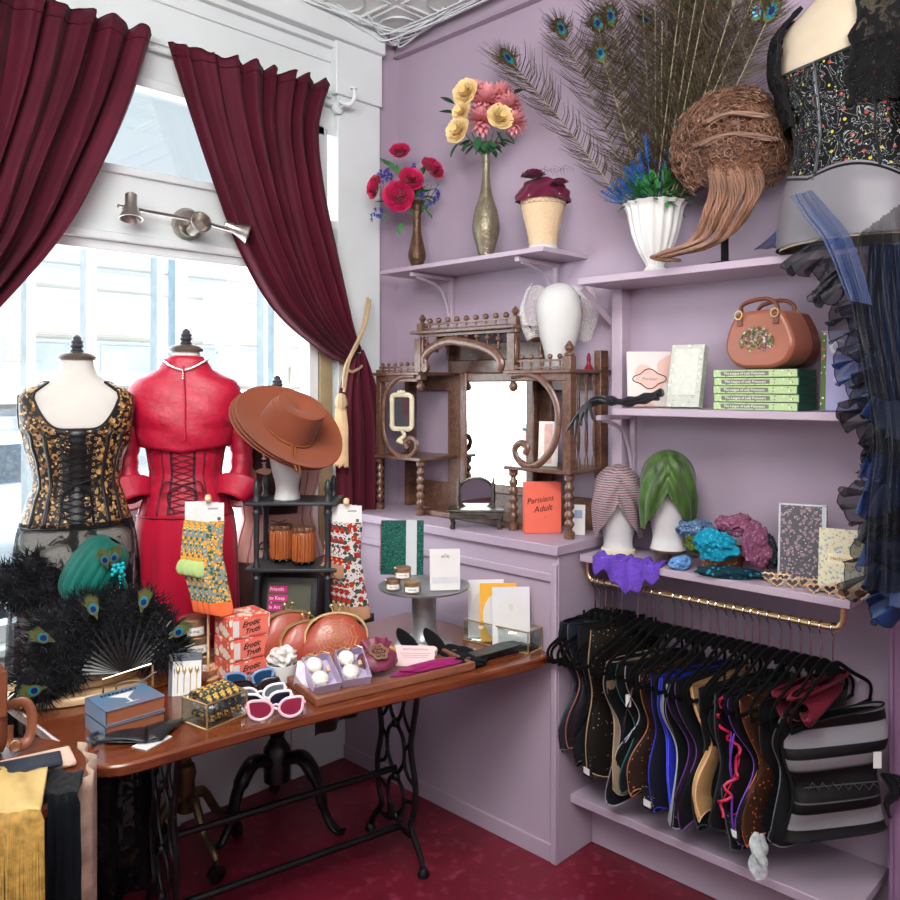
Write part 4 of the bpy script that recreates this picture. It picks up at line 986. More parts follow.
for x, y in ((385, 158), (392, 165), (382, 165), (388, 160), (412, 155), (378, 203), (433, 185), (437, 178), (428, 190), (424, 182), (380, 198)):
    for k in range(5):
        c0 = off2(x-417+rr.uniform(-5, 5), y-190+rr.uniform(-4, 4), .02+rr.uniform(-.02, .02))
        for q in range(5): leaf(mb, c0, V(cos(q*1.26), -.3, sin(q*1.26)), .012, .005, 0)
mb.build('small_blossoms', M('violet_blossom', '#4a4da0', .6, vary=.3, scale=60), f)
mb = MB()
for x, y, dx, dz in ((395, 155, -.4, .9), (400, 160, -.2, 1), (390, 150, -.6, .6), (410, 168, .2, .5), (420, 175, .7, .2), (415, 190, .5, -.2), (390, 195, -.6, -.6), (402, 205, -.2, -.8), (425, 192, .6, -.6), (388, 185, -.8, .1), (420, 160, .3, .8), (405, 172, 0, .8)):
    leaf(mb, off2(x-417, y-188, .0), V(dx, -.4, dz), .055, .018)
rq = random.Random(2)
for k in range(40):
    a = rq.uniform(0, TAU); leaf(mb, off2(0, 0, 0)+V(cos(a)*rq.uniform(.01, .055), rq.uniform(-.03, .03), .035+sin(a)*rq.uniform(0, .04)), V(cos(a), rq.uniform(-.9, .2), sin(a)), rq.uniform(.035, .055), rq.uniform(.010, .016))
for k in range(8): mb.tube([(0, 0, -.06), off2((k-4)*7, -14-abs(k)*1)], .0022, 5)
mb.build('foliage', m_leaf, f)
p = P(486, 252, X=2.49); V2 = V(p.x, p.y, ZS1)
t = vase('tall slender brass vase at the middle of the short shelf', V2, 1.001, [(.036, 0), (.037, .008), (.030, .014), (.040, .05), (.055, .10), (.056, .13), (.046, .18), (.028, .23), (.018, .28), (.015, .34), (.017, .395), (.026, .415), (.036, .42), (.032, .418)], m_brassv)
f = thing('dahlia_bouquet', 'round bouquet of pink dahlias and cream roses in the tall brass vase', 'flowers', tuple(V2+V(0, 0, .455)), face_cam(V2))
K = (V2-V(0, 0, EYE)).length/820*1.02
m_pinkp = M('pink_petal', '#e79a9e', .6, vary=.15, scale=40, sheen=.3); m_cr = M('cream_petal', '#ecd29a', .6, vary=.12, scale=40)
for k, (x, y, r) in enumerate(((468, 95, 13), (464, 113, 10), (461, 131, 13), (499, 119, 13))):
    mb = MB(); petalball(mb, off2(x-486, y-141-3, .055), r*K*.86, 26, k+9, V((x-486)/40, -1, .2)); mb.build('cream_rose', m_cr, f)
def dahlia(mb, c, r, n=46, ax=V(0, -1, .3), seed=0):
    q = ax.normalized().to_track_quat('Z', 'Y').to_matrix().to_3x3()
    for k in range(n):
        fr_ = (k+.5)/n; th = acos_ = math.acos(1-fr_*1.25) if fr_*1.25 < 2 else PI; a = k*2.399
        d = q @ V(sin(th)*cos(a), sin(th)*sin(a), cos(th)); leaf(mb, c, d, r, r*.17, .05)
for k, (x, y, r) in enumerate(((487, 98, 20), (482, 115, 18), (506, 103, 17), (500, 92, 15), (512, 118, 15), (476, 88, 13))):
    mb = MB(); dahlia(mb, off2(x-486, y-141, .02), r*K, 60, V((x-486)/50, -1, .35), k); mb.build('dahlia', m_pinkp, f)
mb = MB()
for x, y, dx, dz in ((455, 103, -.8, .5), (455, 112, -.9, .2), (458, 142, -.6, -.9), (462, 140, -.8, -.7), (478, 135, -.1, -.9), (490, 138, .2, -.8), (505, 132, .6, -.6), (510, 95, .8, .4), (496, 130, .5, -.8), (470, 138, -.4, -.6)):
    leaf(mb, off2(x-486, y-145, .02), V(dx, -.3, dz), .06, .02)
rq = random.Random(6)
for k in range(30):
    a = rq.uniform(PI, TAU); leaf(mb, V(cos(a)*rq.uniform(.01, .07), rq.uniform(-.03, .04), .03+sin(a)*rq.uniform(0, .02)), V(cos(a), rq.uniform(-.9, .2), sin(a)*.7), rq.uniform(.04, .06), rq.uniform(.012, .018))
for k in range(6): mb.tube([(0, 0, -.05), off2((k-3)*7, -16)], .002, 5)
mb.build('foliage', m_leafd, f)
# burgundy turban head on shelf
m_mesh = M('tan_linen_head', '#cdb392', .8, vary=.06, scale=90, bump=.3, bscale=200)
p = P(543, 240, X=2.47); V3 = V(p.x, p.y, ZS1)
t = thing('canvas_head', 'tan canvas head block wearing the burgundy turban on the short shelf', 'mannequin head', tuple(V3))
MB().lathe([(.055, 0), (.055, .016)], 28).build('base', m_foam, t)
pr = cr([(r, 0, z) for r, z in [(.053, .016), (.058, .06), (.072, .12), (.083, .17), (.086, .20), (.07, .235), (.03, .255), (.002, .26)]], 3)
MB().lathe([(q.x, q.z) for q in pr], 30).build('head', m_mesh, t)
mb = MB()
for k in range(24):
    a = k*TAU/24; mb.tube([(.0845*cos(a), .0845*sin(a), .17), (.0875*cos(a+.13), .0875*sin(a+.13), .185), (.0875*cos(a), .0875*sin(a), .20)], .0007, 3); mb.tube([(.0845*cos(a+.26), .0845*sin(a+.26), .17), (.0875*cos(a+.13), .0875*sin(a+.13), .185), (.0875*cos(a+.26), .0875*sin(a+.26), .20)], .0007, 3)
mb.tube([(.0845*cos(i*TAU/40), .0845*sin(i*TAU/40), .17) for i in range(40)], .0008, 4, True)
mb.build('net_band', M('net_thread', '#8b7560', .7), t)
MB().box((.085, -.01, .12), (.003, .02, .035)).build('price_tag', m_paper, t)
def wrap(name, label, loc, rz, mat, rx, ry, z0, z1, tw=5, amp=.012, group=None, n=60, tilt=0, extra=None):
    t = thing(name, label, 'turban', loc, rz, group, ry=tilt)
    def fn(u, v):
        th = TAU*u; z = z0+(z1-z0)*sin(v*PI/2); k = cos(v*PI/2)**.55 if v < 1 else 0
        w_ = amp*sin(tw*(th+v*2.2))+amp*.5*sin(tw*2.3*(th-v*2)+1)
        return V(cos(th)*(rx+w_)*k, sin(th)*(ry+w_)*k, z+.4*amp*sin(3*th))
    MB().grid(fn, n*2, 22, True).build('wrap', mat, t); return t
m_mag = M('burgundy_felt', '#5c1030', .8, vary=.15, sheen=.5, bump=.3, bscale=150)
t = wrap('turban_hat', 'burgundy pleated turban with felt rosettes on the tan head block', tuple(V3+V(0, 0, .195)), face_cam(V3), m_mag, .098, .098, -.012, .075, 4, .008)
for x, y, z, r in ((-.035, -.075, .06, .04), (.06, -.07, .035, .03)):
    mb = MB(); petalball(mb, V(x, y, z), r, 18, 5, V(0, -.5, 1)); mb.build('rosette', m_mag, t)
mb = MB()
for k in range(9): mb.tube(cr([(.0+.01*k, -.06, .07), (-.02+.012*k, -.06, .09+.01*(k % 3)), (.0+.014*k, -.05, .10), (.03+.01*k, -.05, .088)], 4), .0005, 3)
mb.build('sinamay_threads', m_mag, t)
# ================================================================ TOP SHELF, RIGHT UNIT
K = 2.6/820
p = P(655, 262, X=2.50); V4 = V(p.x, p.y, ZT)
t = thing('fluted_vase', 'white fluted trumpet vase on the top shelf holding feathers and blue flowers', 'vase', tuple(V4))
pr = cr([(r, 0, z) for r, z in [(.040, 0), (.042, .008), (.030, .025), (.034, .04), (.056, .08), (.075, .13), (.086, .18), (.094, .222), (.108, .240), (.100, .238)]], 4)
MB().lathe([(q.x, q.z) for q in pr], 96, flute=.045, nf=16).build('vase', M('white_glaze', '#cfcecb', .25, vary=.02, coat=.4), t)
f = thing('blue_flower_spray', 'spray of blue lavender like flowers and green leaves in the white fluted vase', 'flowers', tuple(V4+V(0, 0, .23)), face_cam(V4))
rr = random.Random(5); mb = MB(); ml = MB()
for k in range(90):
    a = rr.uniform(-.6, PI+.6); el = rr.uniform(-.35, .9); L = rr.uniform(.05, .10)
    a = rr.uniform(0, TAU); d = V(cos(a), sin(a), .25+el).normalized(); s0 = d*rr.uniform(.02, .10)
    for q in range(3):
        leaf(ml, s0+V(0, 0, .01), (d+V(rr.uniform(-.5, .5), rr.uniform(-.5, .5), rr.uniform(-.5, .4))), rr.uniform(.04, .075), rr.uniform(.005, .011), .15)
ml.build('green_leaves', M('spray_green', '#3d8447', .5, vary=.3, scale=20), f)
for sx, h in ((-.17, .02), (-.14, .045), (-.12, .07), (-.10, .10), (-.075, .12), (-.05, .15), (-.03, .19), (0, .12), (-.08, .09), (.03, .10), (.06, .14), (.08, .12), (.04, .15), (-.15, .03), (-.02, .09), (-.055, .10), (-.11, .055)):
    tip = V(sx, -.04+rr.uniform(-.03, .03), h)
    for q in range(46):
        c0 = tip*(.72+.33*q/46)+V(0, 0, .002*q*.3); a = q*2.4; leaf(mb, c0, V(cos(a), sin(a), .5), .013+.006*(1-q/46), .004, 0)
    mb.tube([(sx*.1, 0, -.02), tip*.7, tip], .0015, 4)
mb.build('blue_blossoms', M('blue_blossom', '#3f6fae', .6, vary=.4, scale=30), f)
# peacock feathers: a few kinds, copied
m_barb = M('feather_barb', '#4b402c', .5, .2, vary=.4, scale=20); m_quill = M('feather_quill', '#8d8266', .5)
m_eye1 = M('feather_bronze', '#5e5526', .4, .4, vary=.3, scale=60); m_eye2 = M('feather_teal', '#0f8294', .3, .4, vary=.1); m_eye3 = M('feather_blue', '#161c5a', .3, .4, vary=.1); m_eyeg = M('feather_green', '#565f34', .4, .4, vary=.2)
def peacock(L, bend, seed, dens=70, eye=True, spread=.10):
    rr = random.Random(seed); mb = MB(); mb.m = 0
    pts = [V(bend*(i/14)**2, .25*bend*(i/14)**2*sin(seed), L*i/14) for i in range(15)]
    mb.tube(pts, [.0034*(1-.6*i/14) for i in range(15)], 5)
    def at(s): f_ = s*14; i = min(13, int(f_)); return pts[i].lerp(pts[i+1], f_-i)
    mb.m = 1
    for k in range(dens*2):
        s = .18+.80*rr.random(); a = at(s); sd = 1 if k % 2 else -1
        l_ = spread*(.5+.9*s)*rr.uniform(.7, 1.1)*(1 if s < .9 else .6); q = rr.uniform(-.5, .5)
        d = V(sd*(.9), q, .55).normalized()
        b = a+d*l_*.55; c_ = b+(d+V(0, 0, .35+.3*rr.random())).normalized()*l_*.5
        mb.tube([a, b, c_], [.0011, .0010, .0005], 3)
    if eye:
        c = at(.97)
        for k in range(90):
            a = rr.uniform(-.2, PI+.2); d = V(cos(a), rr.uniform(-.2, .2), sin(a)); mb.tube([c+d*.008, c+d*.028, c+d*rr.uniform(.035, .06)+V(0, 0, .006)], [.0012, .0009, .0004], 3)
        for q, (r, dy, m_) in enumerate(((.032, 0, 2), (.026, .001, 5), (.018, .002, 3), (.010, .003, 4))):
            mb.m = m_
            n_ = 20; vs = [c+V(0, s_*dy+0, 0)+V(r*.8*cos(TAU*i/n_), 0, r*sin(TAU*i/n_)) for s_ in (-1,) for i in range(n_)]+[c+V(0, dy, 0)+V(r*.8*cos(TAU*i/n_), 0, r*sin(TAU*i/n_)) for i in range(n_)]
            mb.add(vs, [tuple(range(n_)), tuple(range(2*n_-1, n_-1, -1))]+[(i, (i+1) % n_, n_+(i+1) % n_, n_+i) for i in range(n_)])
    return mb
protos = []
PF = [(.62, -.04, 1, True), (.70, .03, 2, True), (.55, -.08, 3, True), (.75, .0, 4, False)]
grp = 'peacock feathers in the white vase'
flist = []
rr = random.Random(21)
# (target tip pixel, proto)
tips = [(522, 48, 2, 1), (568, 22, 0, 1), (588, 18, 1, 1), (620, 8, 0, 1), (638, 12, 1, 1), (655, -20, 3, 0), (668, -10, 1, 1), (684, -30, 3, 0), (700, -25, 3, 0), (712, -15, 1, 1), (728, -40, 3, 0), (742, -20, 3, 0),
        (752, 0, 1, 1), (786, 8, 0, 1), (640, -45, 3, 0), (600, -20, 3, 0), (672, -60, 3, 0), (694, -70, 3, 0), (720, -70, 3, 0), (610, 45, 0, 1), (765, -30, 3, 0), (706, -50, 3, 0), (690, 0, 1, 0), (734, 0, 3, 0), (662, 20, 3, 0), (720, 15, 3, 0)]
dirs = ['leaning furthest left', 'with its eye at upper left', 'beside the upper left eye feather']
for k, (tx, ty, kind, ey) in enumerate(tips):
    base = V4+V(.0+rr.uniform(-.02, .02), rr.uniform(-.02, .02), .10); tip = P(tx, ty, X=2.50+rr.uniform(-.05, .06))
    L, bend, sd, eye = PF[kind]; dv = tip-base
    if kind not in [q[0] for q in protos]:
        src = peacock(L, bend, sd, 90, eye).build('feather', [m_quill, m_barb, m_eye1, m_eye2, m_eye3, m_eyeg], None); protos.append((kind, src)); src.name = 'peacock_feather'; o = src
    else:
        src = [q[1] for q in protos if q[0] == kind][0]; o = src.copy(); C.objects.link(o)
    # local z along dv, local x towards image right
    z_ = dv.normalized(); x_ = (Sv-z_*Sv.dot(z_)).normalized(); y_ = z_.cross(x_)
    if kind == 0 and tx < 600: pass
    Mx = Matrix((x_, y_, z_)).transposed().to_4x4(); s_ = dv.length/L
    o.location = base; o.rotation_euler = (Mx @ Matrix.Rotation(R(rr.uniform(-22, 22)), 4, 'Z')).to_euler(); o.scale = (1, 1, s_)
    if k == 0: lab = 'peacock feather arching furthest left out of the white vase'
    elif k == 1: lab = 'left one of the two blue-eyed peacock feathers at upper left'
    elif k == 2: lab = 'right one of the two blue-eyed peacock feathers at upper left'
    elif k == 13: lab = 'peacock feather with bright green and blue eye at far upper right'
    elif k == 19: lab = 'low peacock feather with dull eye between the arching ones'
    elif ey: lab = {3: 'peacock feather whose eye stands above the white vase, just left of the middle bunch', 4: 'peacock feather at the left edge of the dense middle bunch', 6: 'tall peacock feather in the left half of the middle bunch', 9: 'tall peacock feather in the right half of the middle bunch', 12: 'peacock feather at the right edge of the bunch, beside the far right eye', 22: 'peacock feather with bare tip standing in the centre of the bunch'}.get(k, 'peacock feather with an eye in the middle bunch')
    else: lab = 'dark upright peacock feather of the dense middle bunch, its tip cut off above'
    tag(o, lab, 'feather', grp)
# curly wig
p = P(722, 262, X=2.46); V5 = V(p.x, p.y, ZT); K = V5.length/820
t = thing('curly_wig', 'auburn wig of tight curls with a long wavy tail on the top shelf', 'wig', tuple(V5), face_cam(V5))
m_hair = stripes('auburn_hair', '#4b2a16', '#8a5430', 60, 'X', 6, .45, .2, .8, sheen=.3, bump=.3); m_hair2 = M('auburn_curl', '#785440', .45, vary=.4, scale=12, sheen=.3)
def wk(px, py, dp=0): return V((px-722)*K, -dp, (262-py)*K)
CUR = 0
mb = MB(); c0 = wk(729, 172); mb.ell(c0, .150, .11, .145, 26, 16); mb.build('hair_cap', m_hair, t)
mb = MB(); rr = random.Random(8)
for k in range(2300):
    a = rr.uniform(0, TAU); z = rr.uniform(-.75, 1); q = math.sqrt(1-z*z); n_ = V(cos(a)*q, sin(a)*q, z)
    if n_.y > .35: continue
    c = c0+V(n_.x*.150, n_.y*.11, n_.z*.145)*rr.uniform(.95, 1.2); r = rr.uniform(.008, .016)
    u = n_.cross(V(rr.uniform(-1, 1), rr.uniform(-1, 1), rr.uniform(-1, 1))).normalized(); w_ = n_.cross(u)
    ph = rr.uniform(0, 6); tr = rr.uniform(1.1, 1.8)
    mb.tube([c+u*r*cos(ph+i*tr*TAU/10)+w_*r*sin(ph+i*tr*TAU/10)+n_*(.014*i/10) for i in range(11)], .0011 if k % 3 else .0018, 3)
mb.build('curls', m_hair2, t)
def lock(pts, r, name='hair_lock'):
    mb = MB(); b = cr(pts, 6); n = len(b)
    for k in range(26):
        a = k*2.399; rad = r*math.sqrt((k+.5)/26)
        mb.tube([q+V(cos(a+i*.12)*rad, sin(a+i*.12)*rad*.7, 0)+V(.004*sin(i*.7+k), 0, .003*cos(i*.6+k)) for i, q in enumerate(b)], [.0042*(1-.5*i/n) for i in range(n)], 5)
    return mb.build(name, m_hair2, t)
lock([wk(712, 162, .13), wk(728, 158, .14), wk(752, 162, .13)], .014, 'roll_of_hair')
lock([wk(706, 178, .12), wk(728, 172, .125), wk(758, 178, .11)], .018, 'roll_of_hair')
for dx, dy, dp, ex in ((0, 0, .09, 0), (8, 2, .095, 6), (-9, 0, .09, -4), (14, 4, .085, 10), (4, 6, .10, 2), (-4, 4, .10, -8), (20, 0, .08, 14)):
    lock([wk(724+dx, 192, dp), wk(726+dx*1.1, 208+dy, dp+.005), wk(720+dx, 226+dy, dp), wk(713+dx*.8, 240+dy, dp-.01), wk(699+ex, 249+dy*.5, dp-.02), wk(684+ex*.6, 252+dy*.5, dp-.03), wk(676+ex*.4, 256, dp-.04), wk(683+ex*.5, 258, dp-.05)], .010)
mb = MB(); mb.lathe([(.05, 0), (.05, .01), (.012, .016), (.012, .12)], 20, (wk(724, 260).x, .03, 0)); mb.build('stand', m_bkfab, t)
# ================================================================ MIDDLE SHELF
def lean_book(label, px, py, X, w_, h, th, cover, rz_off=0, lean=10, z=ZM, spine=-1, roll=0, pages='#e6dfd0'):
    p = P(px, py, X=X); return book(label, (X, p.y, z+.002), face_cam(p, rz_off), w_, h, th, cover, rx=-R(lean), spine=spine, pages=pages)
t = lean_book('white and pink book with an ornate oval label, leaning behind the black gloves', 650, 400, 2.56, .155, .20, .012, spots('pink_white_cover', '#d8ccc8', [('#d9b3a8', 9, .45, 3)]), 8, 12)
mb = MB(); mb.tube([(.052*cos(a)*(1+.12*cos(4*a)), -.009, .10+.030*sin(a)*(1+.2*cos(4*a))) for a in [i*TAU/48 for i in range(48)]], .0016, 5, True); mb.build('label_frame', m_dark, t)
words('Parisian', .018, M('grey_ink', '#8d8d92', .6), t, T3((0, -.0085, .10), rx=R(90)), shear=.3)
t = lean_book('pale green lace patterned book standing slanted beside the stacked books', 684, 402, 2.50, .115, .215, .032, spots('sage_lace_cover', '#b9bdb2', [('#d4d6cc', 60, .3, 3), ('#a2a89c', 40, .2, 5)]), -24, 14, spine=1)
MB().box((0, -.0185, .12), (.085, .002, .16)).build('front_panel', M('sage_panel', '#c6c8be', .5, vary=.08, scale=60), t)
# black satin gloves
m_glove = M('navy_black_satin', '#12141b', .35, vary=.2, sheen=.3, bump=.2, bscale=30)
for k, lab in enumerate(('upper black satin glove lying over the middle shelf end with fingers drooping', 'lower black satin glove under the other, its fingers hanging past the shelf end')):
    t = thing('long_glove', lab, 'glove', tuple(P(612, 402, X=2.42)+V(0, 0, .004+.016*k)), 0, 'pair of long black gloves'); o = -t.location
    mb = MB(); mb.M = Matrix.Translation(o)
    A = [P(663-4*k, 392+4*k, X=2.47), P(645, 397+3*k, X=2.45), P(625, 401+2*k, X=2.42), P(606, 402-4*k, X=2.39)]
    mb.tube(cr(A, 6), [.022+.006*sin(i*1.3) for i in range(19)], 12, flat=.55); mb.build('glove_body', m_glove, t)
    for q in range(4):
        mb = MB(); mb.M = Matrix.Translation(o)
        e = P(585-6*q+8*k, 414+3*q+8*(q % 2)+6*k, X=2.36)
        mb.tube(cr([A[-1]+V(0, .004*q, 0), P(598-3*q, 400+2*q-3*k, X=2.38), P(590-4*q, 403+4*q, X=2.37), e], 5), [.010]*11+[.009, .008, .007, .006, .004], 8, flat=.8); mb.build('finger', m_glove, t)
# five green books
m_gspine = spots('pale_green_spine', '#a9bf8c', [('#6f7f5c', 90, .25, 1), ('#d3e0b8', 70, .2, 2)], .45); m_gdark = M('dark_green_cloth', '#0e4a34', .4, vary=.1)
pc = P(748, 410, X=2.44); hd = face_cam(pc, -22)
ordn = ['lowest', 'second from the bottom', 'middle', 'second from the top', 'topmost']
for k in range(5):
    t = thing('green_book', 'green book with pale ornate spine, %s of the stack under the handbag' % ordn[k], 'book', (2.515+.004*(k % 2), pc.y-.020, ZM+.001+.0252*k), hd+R((0, 1.2, -.6, .8, 0)[k]), 'stack of green books on the middle shelf')
    MB().box((0, 0, .0015), (.262, .17, .003)).box((0, 0, .0225), (.262, .17, .003)).box((0, -.084, .012), (.262, .003, .024)).build('cover', m_gdark, t, bevel=.0008)
    MB().box((0, .003, .012), (.254, .158, .019)).build('pages', m_gdark if 0 else M('green_page_edge', '#12563b', .5, vary=.2, scale=60, stretch=(1, 1, 60)), t)
    MB().box((0, -.0862, .012), (.256, .0012, .022)).build('spine_print', m_gspine, t)
    MB().box((-.03, -.0872, .012), (.150, .001, .013)).build('title_band', M('spine_band', '#6b6f5e', .5, vary=0), t, bevel=.004)
    words('The League of Lady Poisoners', .0105, m_paper, t, T3((-.03, -.0880, .012), rx=R(90)), bold=.0002)
# satin handbag
ph = P(770, 372, X=2.50); hb = face_cam(ph, -34); ZB = ZM+.0265*5-.004
t = thing('satin_handbag', 'copper satin saddle handbag with embroidered flowers and ring handles on the green books', 'handbag', (2.515, ph.y+.012, ZB), hb)
m_cop = M('copper_satin', '#9a5a42', .32, vary=.08, scale=6, sheen=.3); m_copd = M('dark_copper', '#6e3826', .35, vary=.1)
out = cr([(-.045, 0, .0), (-.092, 0, .018), (-.118, 0, .06), (-.112, 0, .11), (-.088, 0, .160), (-.068, 0, .176), (0, 0, .180), (.068, 0, .176), (.088, 0, .160), (.112, 0, .11), (.118, 0, .06), (.092, 0, .018), (.045, 0, .0)], 4)
poly = [(q.x, q.z) for q in out]
mb = MB(); mb.M = Matrix.Rotation(R(90), 4, 'X'); mb.prism(poly, -.055, .055); mb.build('bag_body', m_cop, t, bevel=.012)
mb = MB(); mb.M = T3((0, .048, 0), rx=R(90)); mb.prism([(x*.97, z*.98) for x, z in poly], -.055, .0); mb.build('rear_pocket', m_copd, t, bevel=.01)
for y in (-.045, .045):
    mb = MB(); mb.tube(cr([(-.06, y, .165), (-.055, y-.012, .195), (-.02, y-.014, .208), (.03, y-.01, .212), (.058, y, .195), (.062, y, .165)], 6), .0065, 8); mb.build('handle', m_copd, t)
for x in (-.062, .064):
    for y in (-.058, .05):
        mb = MB(); mb.tube([(x+.013*cos(a), y-.004, .168+.013*sin(a)) for a in [i*TAU/16 for i in range(16)]], .003, 6, True); mb.build('ring', m_gold, t)
        MB().box((x, y+.001, .148), (.02, .005, .03)).build('ring_tab', m_copd, t, bevel=.002)
rr = random.Random(4); mb = MB()
for k in range(70):
    a = rr.uniform(0, TAU); q = rr.random()**.6; c = V(-.002+.058*cos(a)*q, -.0575, .095+.035*sin(a)*q-.25*abs(cos(a)*q)*.05)
    mb.m = rr.choice((0, 0, 1, 2, 3))
    for i in range(4): leaf(mb, c, V(cos(i*1.57+k), -.15, sin(i*1.57+k)), rr.uniform(.007, .012), .004, 0)
mb.build('flower_embroidery', [M('embroidery_green', '#a3a878', .6), M('embroidery_white', '#ddd5d4', .6), M('embroidery_mauve', '#b79ab0', .6), M('embroidery_olive', '#7d8756', .6)], t)
t = lean_book('lilac book with white capital letters at the right end of the middle shelf', 842, 406, 2.50, .115, .235, .02, M('lilac_cover', '#a09cc4', .5, vary=.1, scale=8), -10, 6, spine=-1)
MB().box((-.05, -.0125, .117), (.014, .002, .23)).build('flower_border', spots('floral_border', '#55703c', [('#c05a4a', 60, .3, 1), ('#e8e0cc', 70, .25, 4)]), t)
MB().box((.05, -.0125, .117), (.014, .002, .23)).build('flower_border', spots('floral_border_b', '#55703c', [('#c05a4a', 60, .3, 1), ('#e8e0cc', 70, .25, 4)]), t)
words('Gi', .062, m_paper, t, T3((-.008, -.0125, .185), rx=R(90)), bold=.0012); words('Z', .085, m_paper, t, T3((.006, -.0125, .115), rx=R(90)), bold=.0016); words('I', .07, m_paper, t, T3((.03, -.0125, .05), rx=R(90)), bold=.001)
# ================================================================ LOWER SHELF
p = P(618, 546, X=2.50); H1 = V(2.50, p.y, ZL)
t = foam_head('foam_head', 'white foam head wearing the striped turban on the lower shelf', tuple(H1), 0, .93)
MB().lathe([(.058, 0), (.060, .006), (.060, .018), (.056, .02)], 28).build('base_ring', M('cream_felt', '#d9cdb0', .8), t)
def tie_turban(label, H, s, mat, zc, rzo=0):
    """turban with folds that run from a knot over the brow, leaving an inverted V at the front"""
    t = thing('turban', label, 'turban', tuple(H+V(0, 0, zc)), face_cam(H, rzo))
    def fn(u, v):
        th = -PI/2+TAU*u; fr = abs(((u+.5) % 1)-.5)*2        # 0 front centre .. 1 back
        zb = -.125*s*(min(1, fr/.34))**.9-.0 if fr < .34 else -.125*s+.02*s*(fr-.34)
        z = zb+(.135*s-zb)*sin(v*PI/2); rx, ry = .088*s, .100*s
        kk = max(0, min(1, (z+.02)/(.155*s))); k = math.sqrt(max(0, 1-kk**2.6)) if z > -.02 else 1-.12*min(1, (-.02-z)/(.1*s))
        k = max(k, .02); ph = fr*9*(1.25-v*.9)+v*7
        w_ = .0062*s*sin(ph*2.6+2*noise.noise(V(fr*4, v*3, 5)))*(1-v*.5)+.006*s
        return V(cos(th)*(rx+w_)*k, sin(th)*(ry+w_)*k, z)
    MB().grid(fn, 200, 40, True).build('wrap', mat, t)
    mb = MB(); mb.ell((0, -.078*s, .07*s), .016*s, .02*s, .026*s, 10, 8); mb.build('knot', mat, t); return t
tie_turban('grey turban with thin red and white stripes on the left foam head', H1, .98, stripes('striped_knit', '#5a5258', '#a08488', 38, 'Z', 4, .8, .35, .65), .185)
m_gv = M('green_velvet', '#34501a', .5, vary=.75, scale=2.2, sheen=.5, bump=.5, bscale=3, stretch=(18, 18, 5))
p = P(668, 528, X=2.50); H2 = V(2.50, p.y, ZL+.045)
t = foam_head('foam_head', 'white foam head wearing the green velvet turban on a small dark foot', tuple(H2), 0, .93)
MB().lathe([(.035, -.045), (.04, -.042), (.012, -.03), (.012, -.015), (.058, -.008), (.06, 0)], 28).build('foot', m_darkwood, t)
tie_turban('green crushed velvet turban on the right foam head', H2, 1.03, m_gv, .195)
def crumple(name, label, cat, loc, r, mat, seed=0, amp=.25, rz=0, group=None, freq=14, n=40, part='cloth', lift=True):
    t = thing(name, label, cat, tuple(loc), rz, group); sd = V(seed*3.1, seed*1.7, seed)
    def fn(u, v):
        th = TAU*u; ph = -PI/2+PI*v; d = V(cos(ph)*cos(th), cos(ph)*sin(th), sin(ph))
        f = 1+amp*.7*noise.noise(d*1.6+sd)+amp*.25*(1-abs(noise.noise(d*freq/7+sd))*3)+.045*sin(freq*.8*(d.x+d.z*.6)+seed+4*noise.noise(d*2+sd))
        q = V(d.x*r[0]*f, d.y*r[1]*f, d.z*r[2]*f); q.z = max(q.z, -r[2]*.93)
        return q+V(0, 0, r[2]*.93)
    MB().grid(fn, n*2, n, True).build(part, mat, t); return t
def lc(name, c1, c2, sc=90): return spots(name, c1, [(c2, sc, .32, 2)], .8, bump=.6)
def S(px, py, X, z=ZL): q = P(px, py, X=X); return V(X, q.y, z)
crumple('lace_panty', 'light blue lace garment folded small beside the green turban head', 'lingerie', S(681, 560, 2.43), (.048, .03, .022), lc('blue_lace', '#5f8fc6', '#8ab4e0'), 3, .3, 0, 'folded lace pieces')
# basket with scarves
pb = S(722, 556, 2.50); t = thing('wicker_basket', 'small wicker basket overflowing with lace and velvet pieces on the lower shelf', 'basket', tuple(pb), 0)
MB().lathe([(.05, 0), (.06, .005), (.075, .07), (.08, .075), (.073, .073), (.055, .01)], 36, flute=.02, nf=18).build('basket', spots('wicker', '#8a5a40', [('#c9a080', 70, .3, 1)], .7, bump=.8), t)
for px, py, X, r, c1, c2, sd, lab in ((694, 532, 2.50, (.075, .045, .028), '#4d6484', '#8298b4', 1, 'denim blue cloth bunched at the left side of the wicker basket'),
    (702, 548, 2.46, (.055, .045, .03), '#44521c', '#6d7c30', 2, 'olive green velvet piece tucked low at the left of the wicker basket'),
    (716, 552, 2.42, (.062, .040, .046), '#0d7f9c', '#2aa6c0', 4, 'bright teal lace bundle at the front of the wicker basket'),
    (738, 530, 2.50, (.06, .05, .034), '#7c4a62', '#a0708a', 5, 'mauve lace scrunch heaped on top of the basket'),
    (757, 556, 2.46, (.040, .04, .062), '#74435c', '#9a6a84', 6, 'mauve lace scarf falling down the right side of the basket'),
    (767, 560, 2.50, (.028, .04, .05), '#2c2f36', '#565b64', 7, 'sparkly charcoal piece standing right of the mauve lace')):
    q = P(px, py, X=X); zz = max(ZL, q.z-r[2]*.5)
    crumple('lace_bundle', lab, 'lace cloth', (X, q.y, zz), r, lc('lace_%d' % sd, c1, c2), sd, .45, R(90), 'bundles in the wicker basket', 20)
crumple('lace_roll', 'teal and black lace roll lying flat in front of the basket', 'lace cloth', S(730, 571, 2.42), (.095, .03, .018), lc('teal_black_lace', '#0b2f3a', '#157a90', 60), 8, .3, face_cam(S(730, 571, 2.42)))
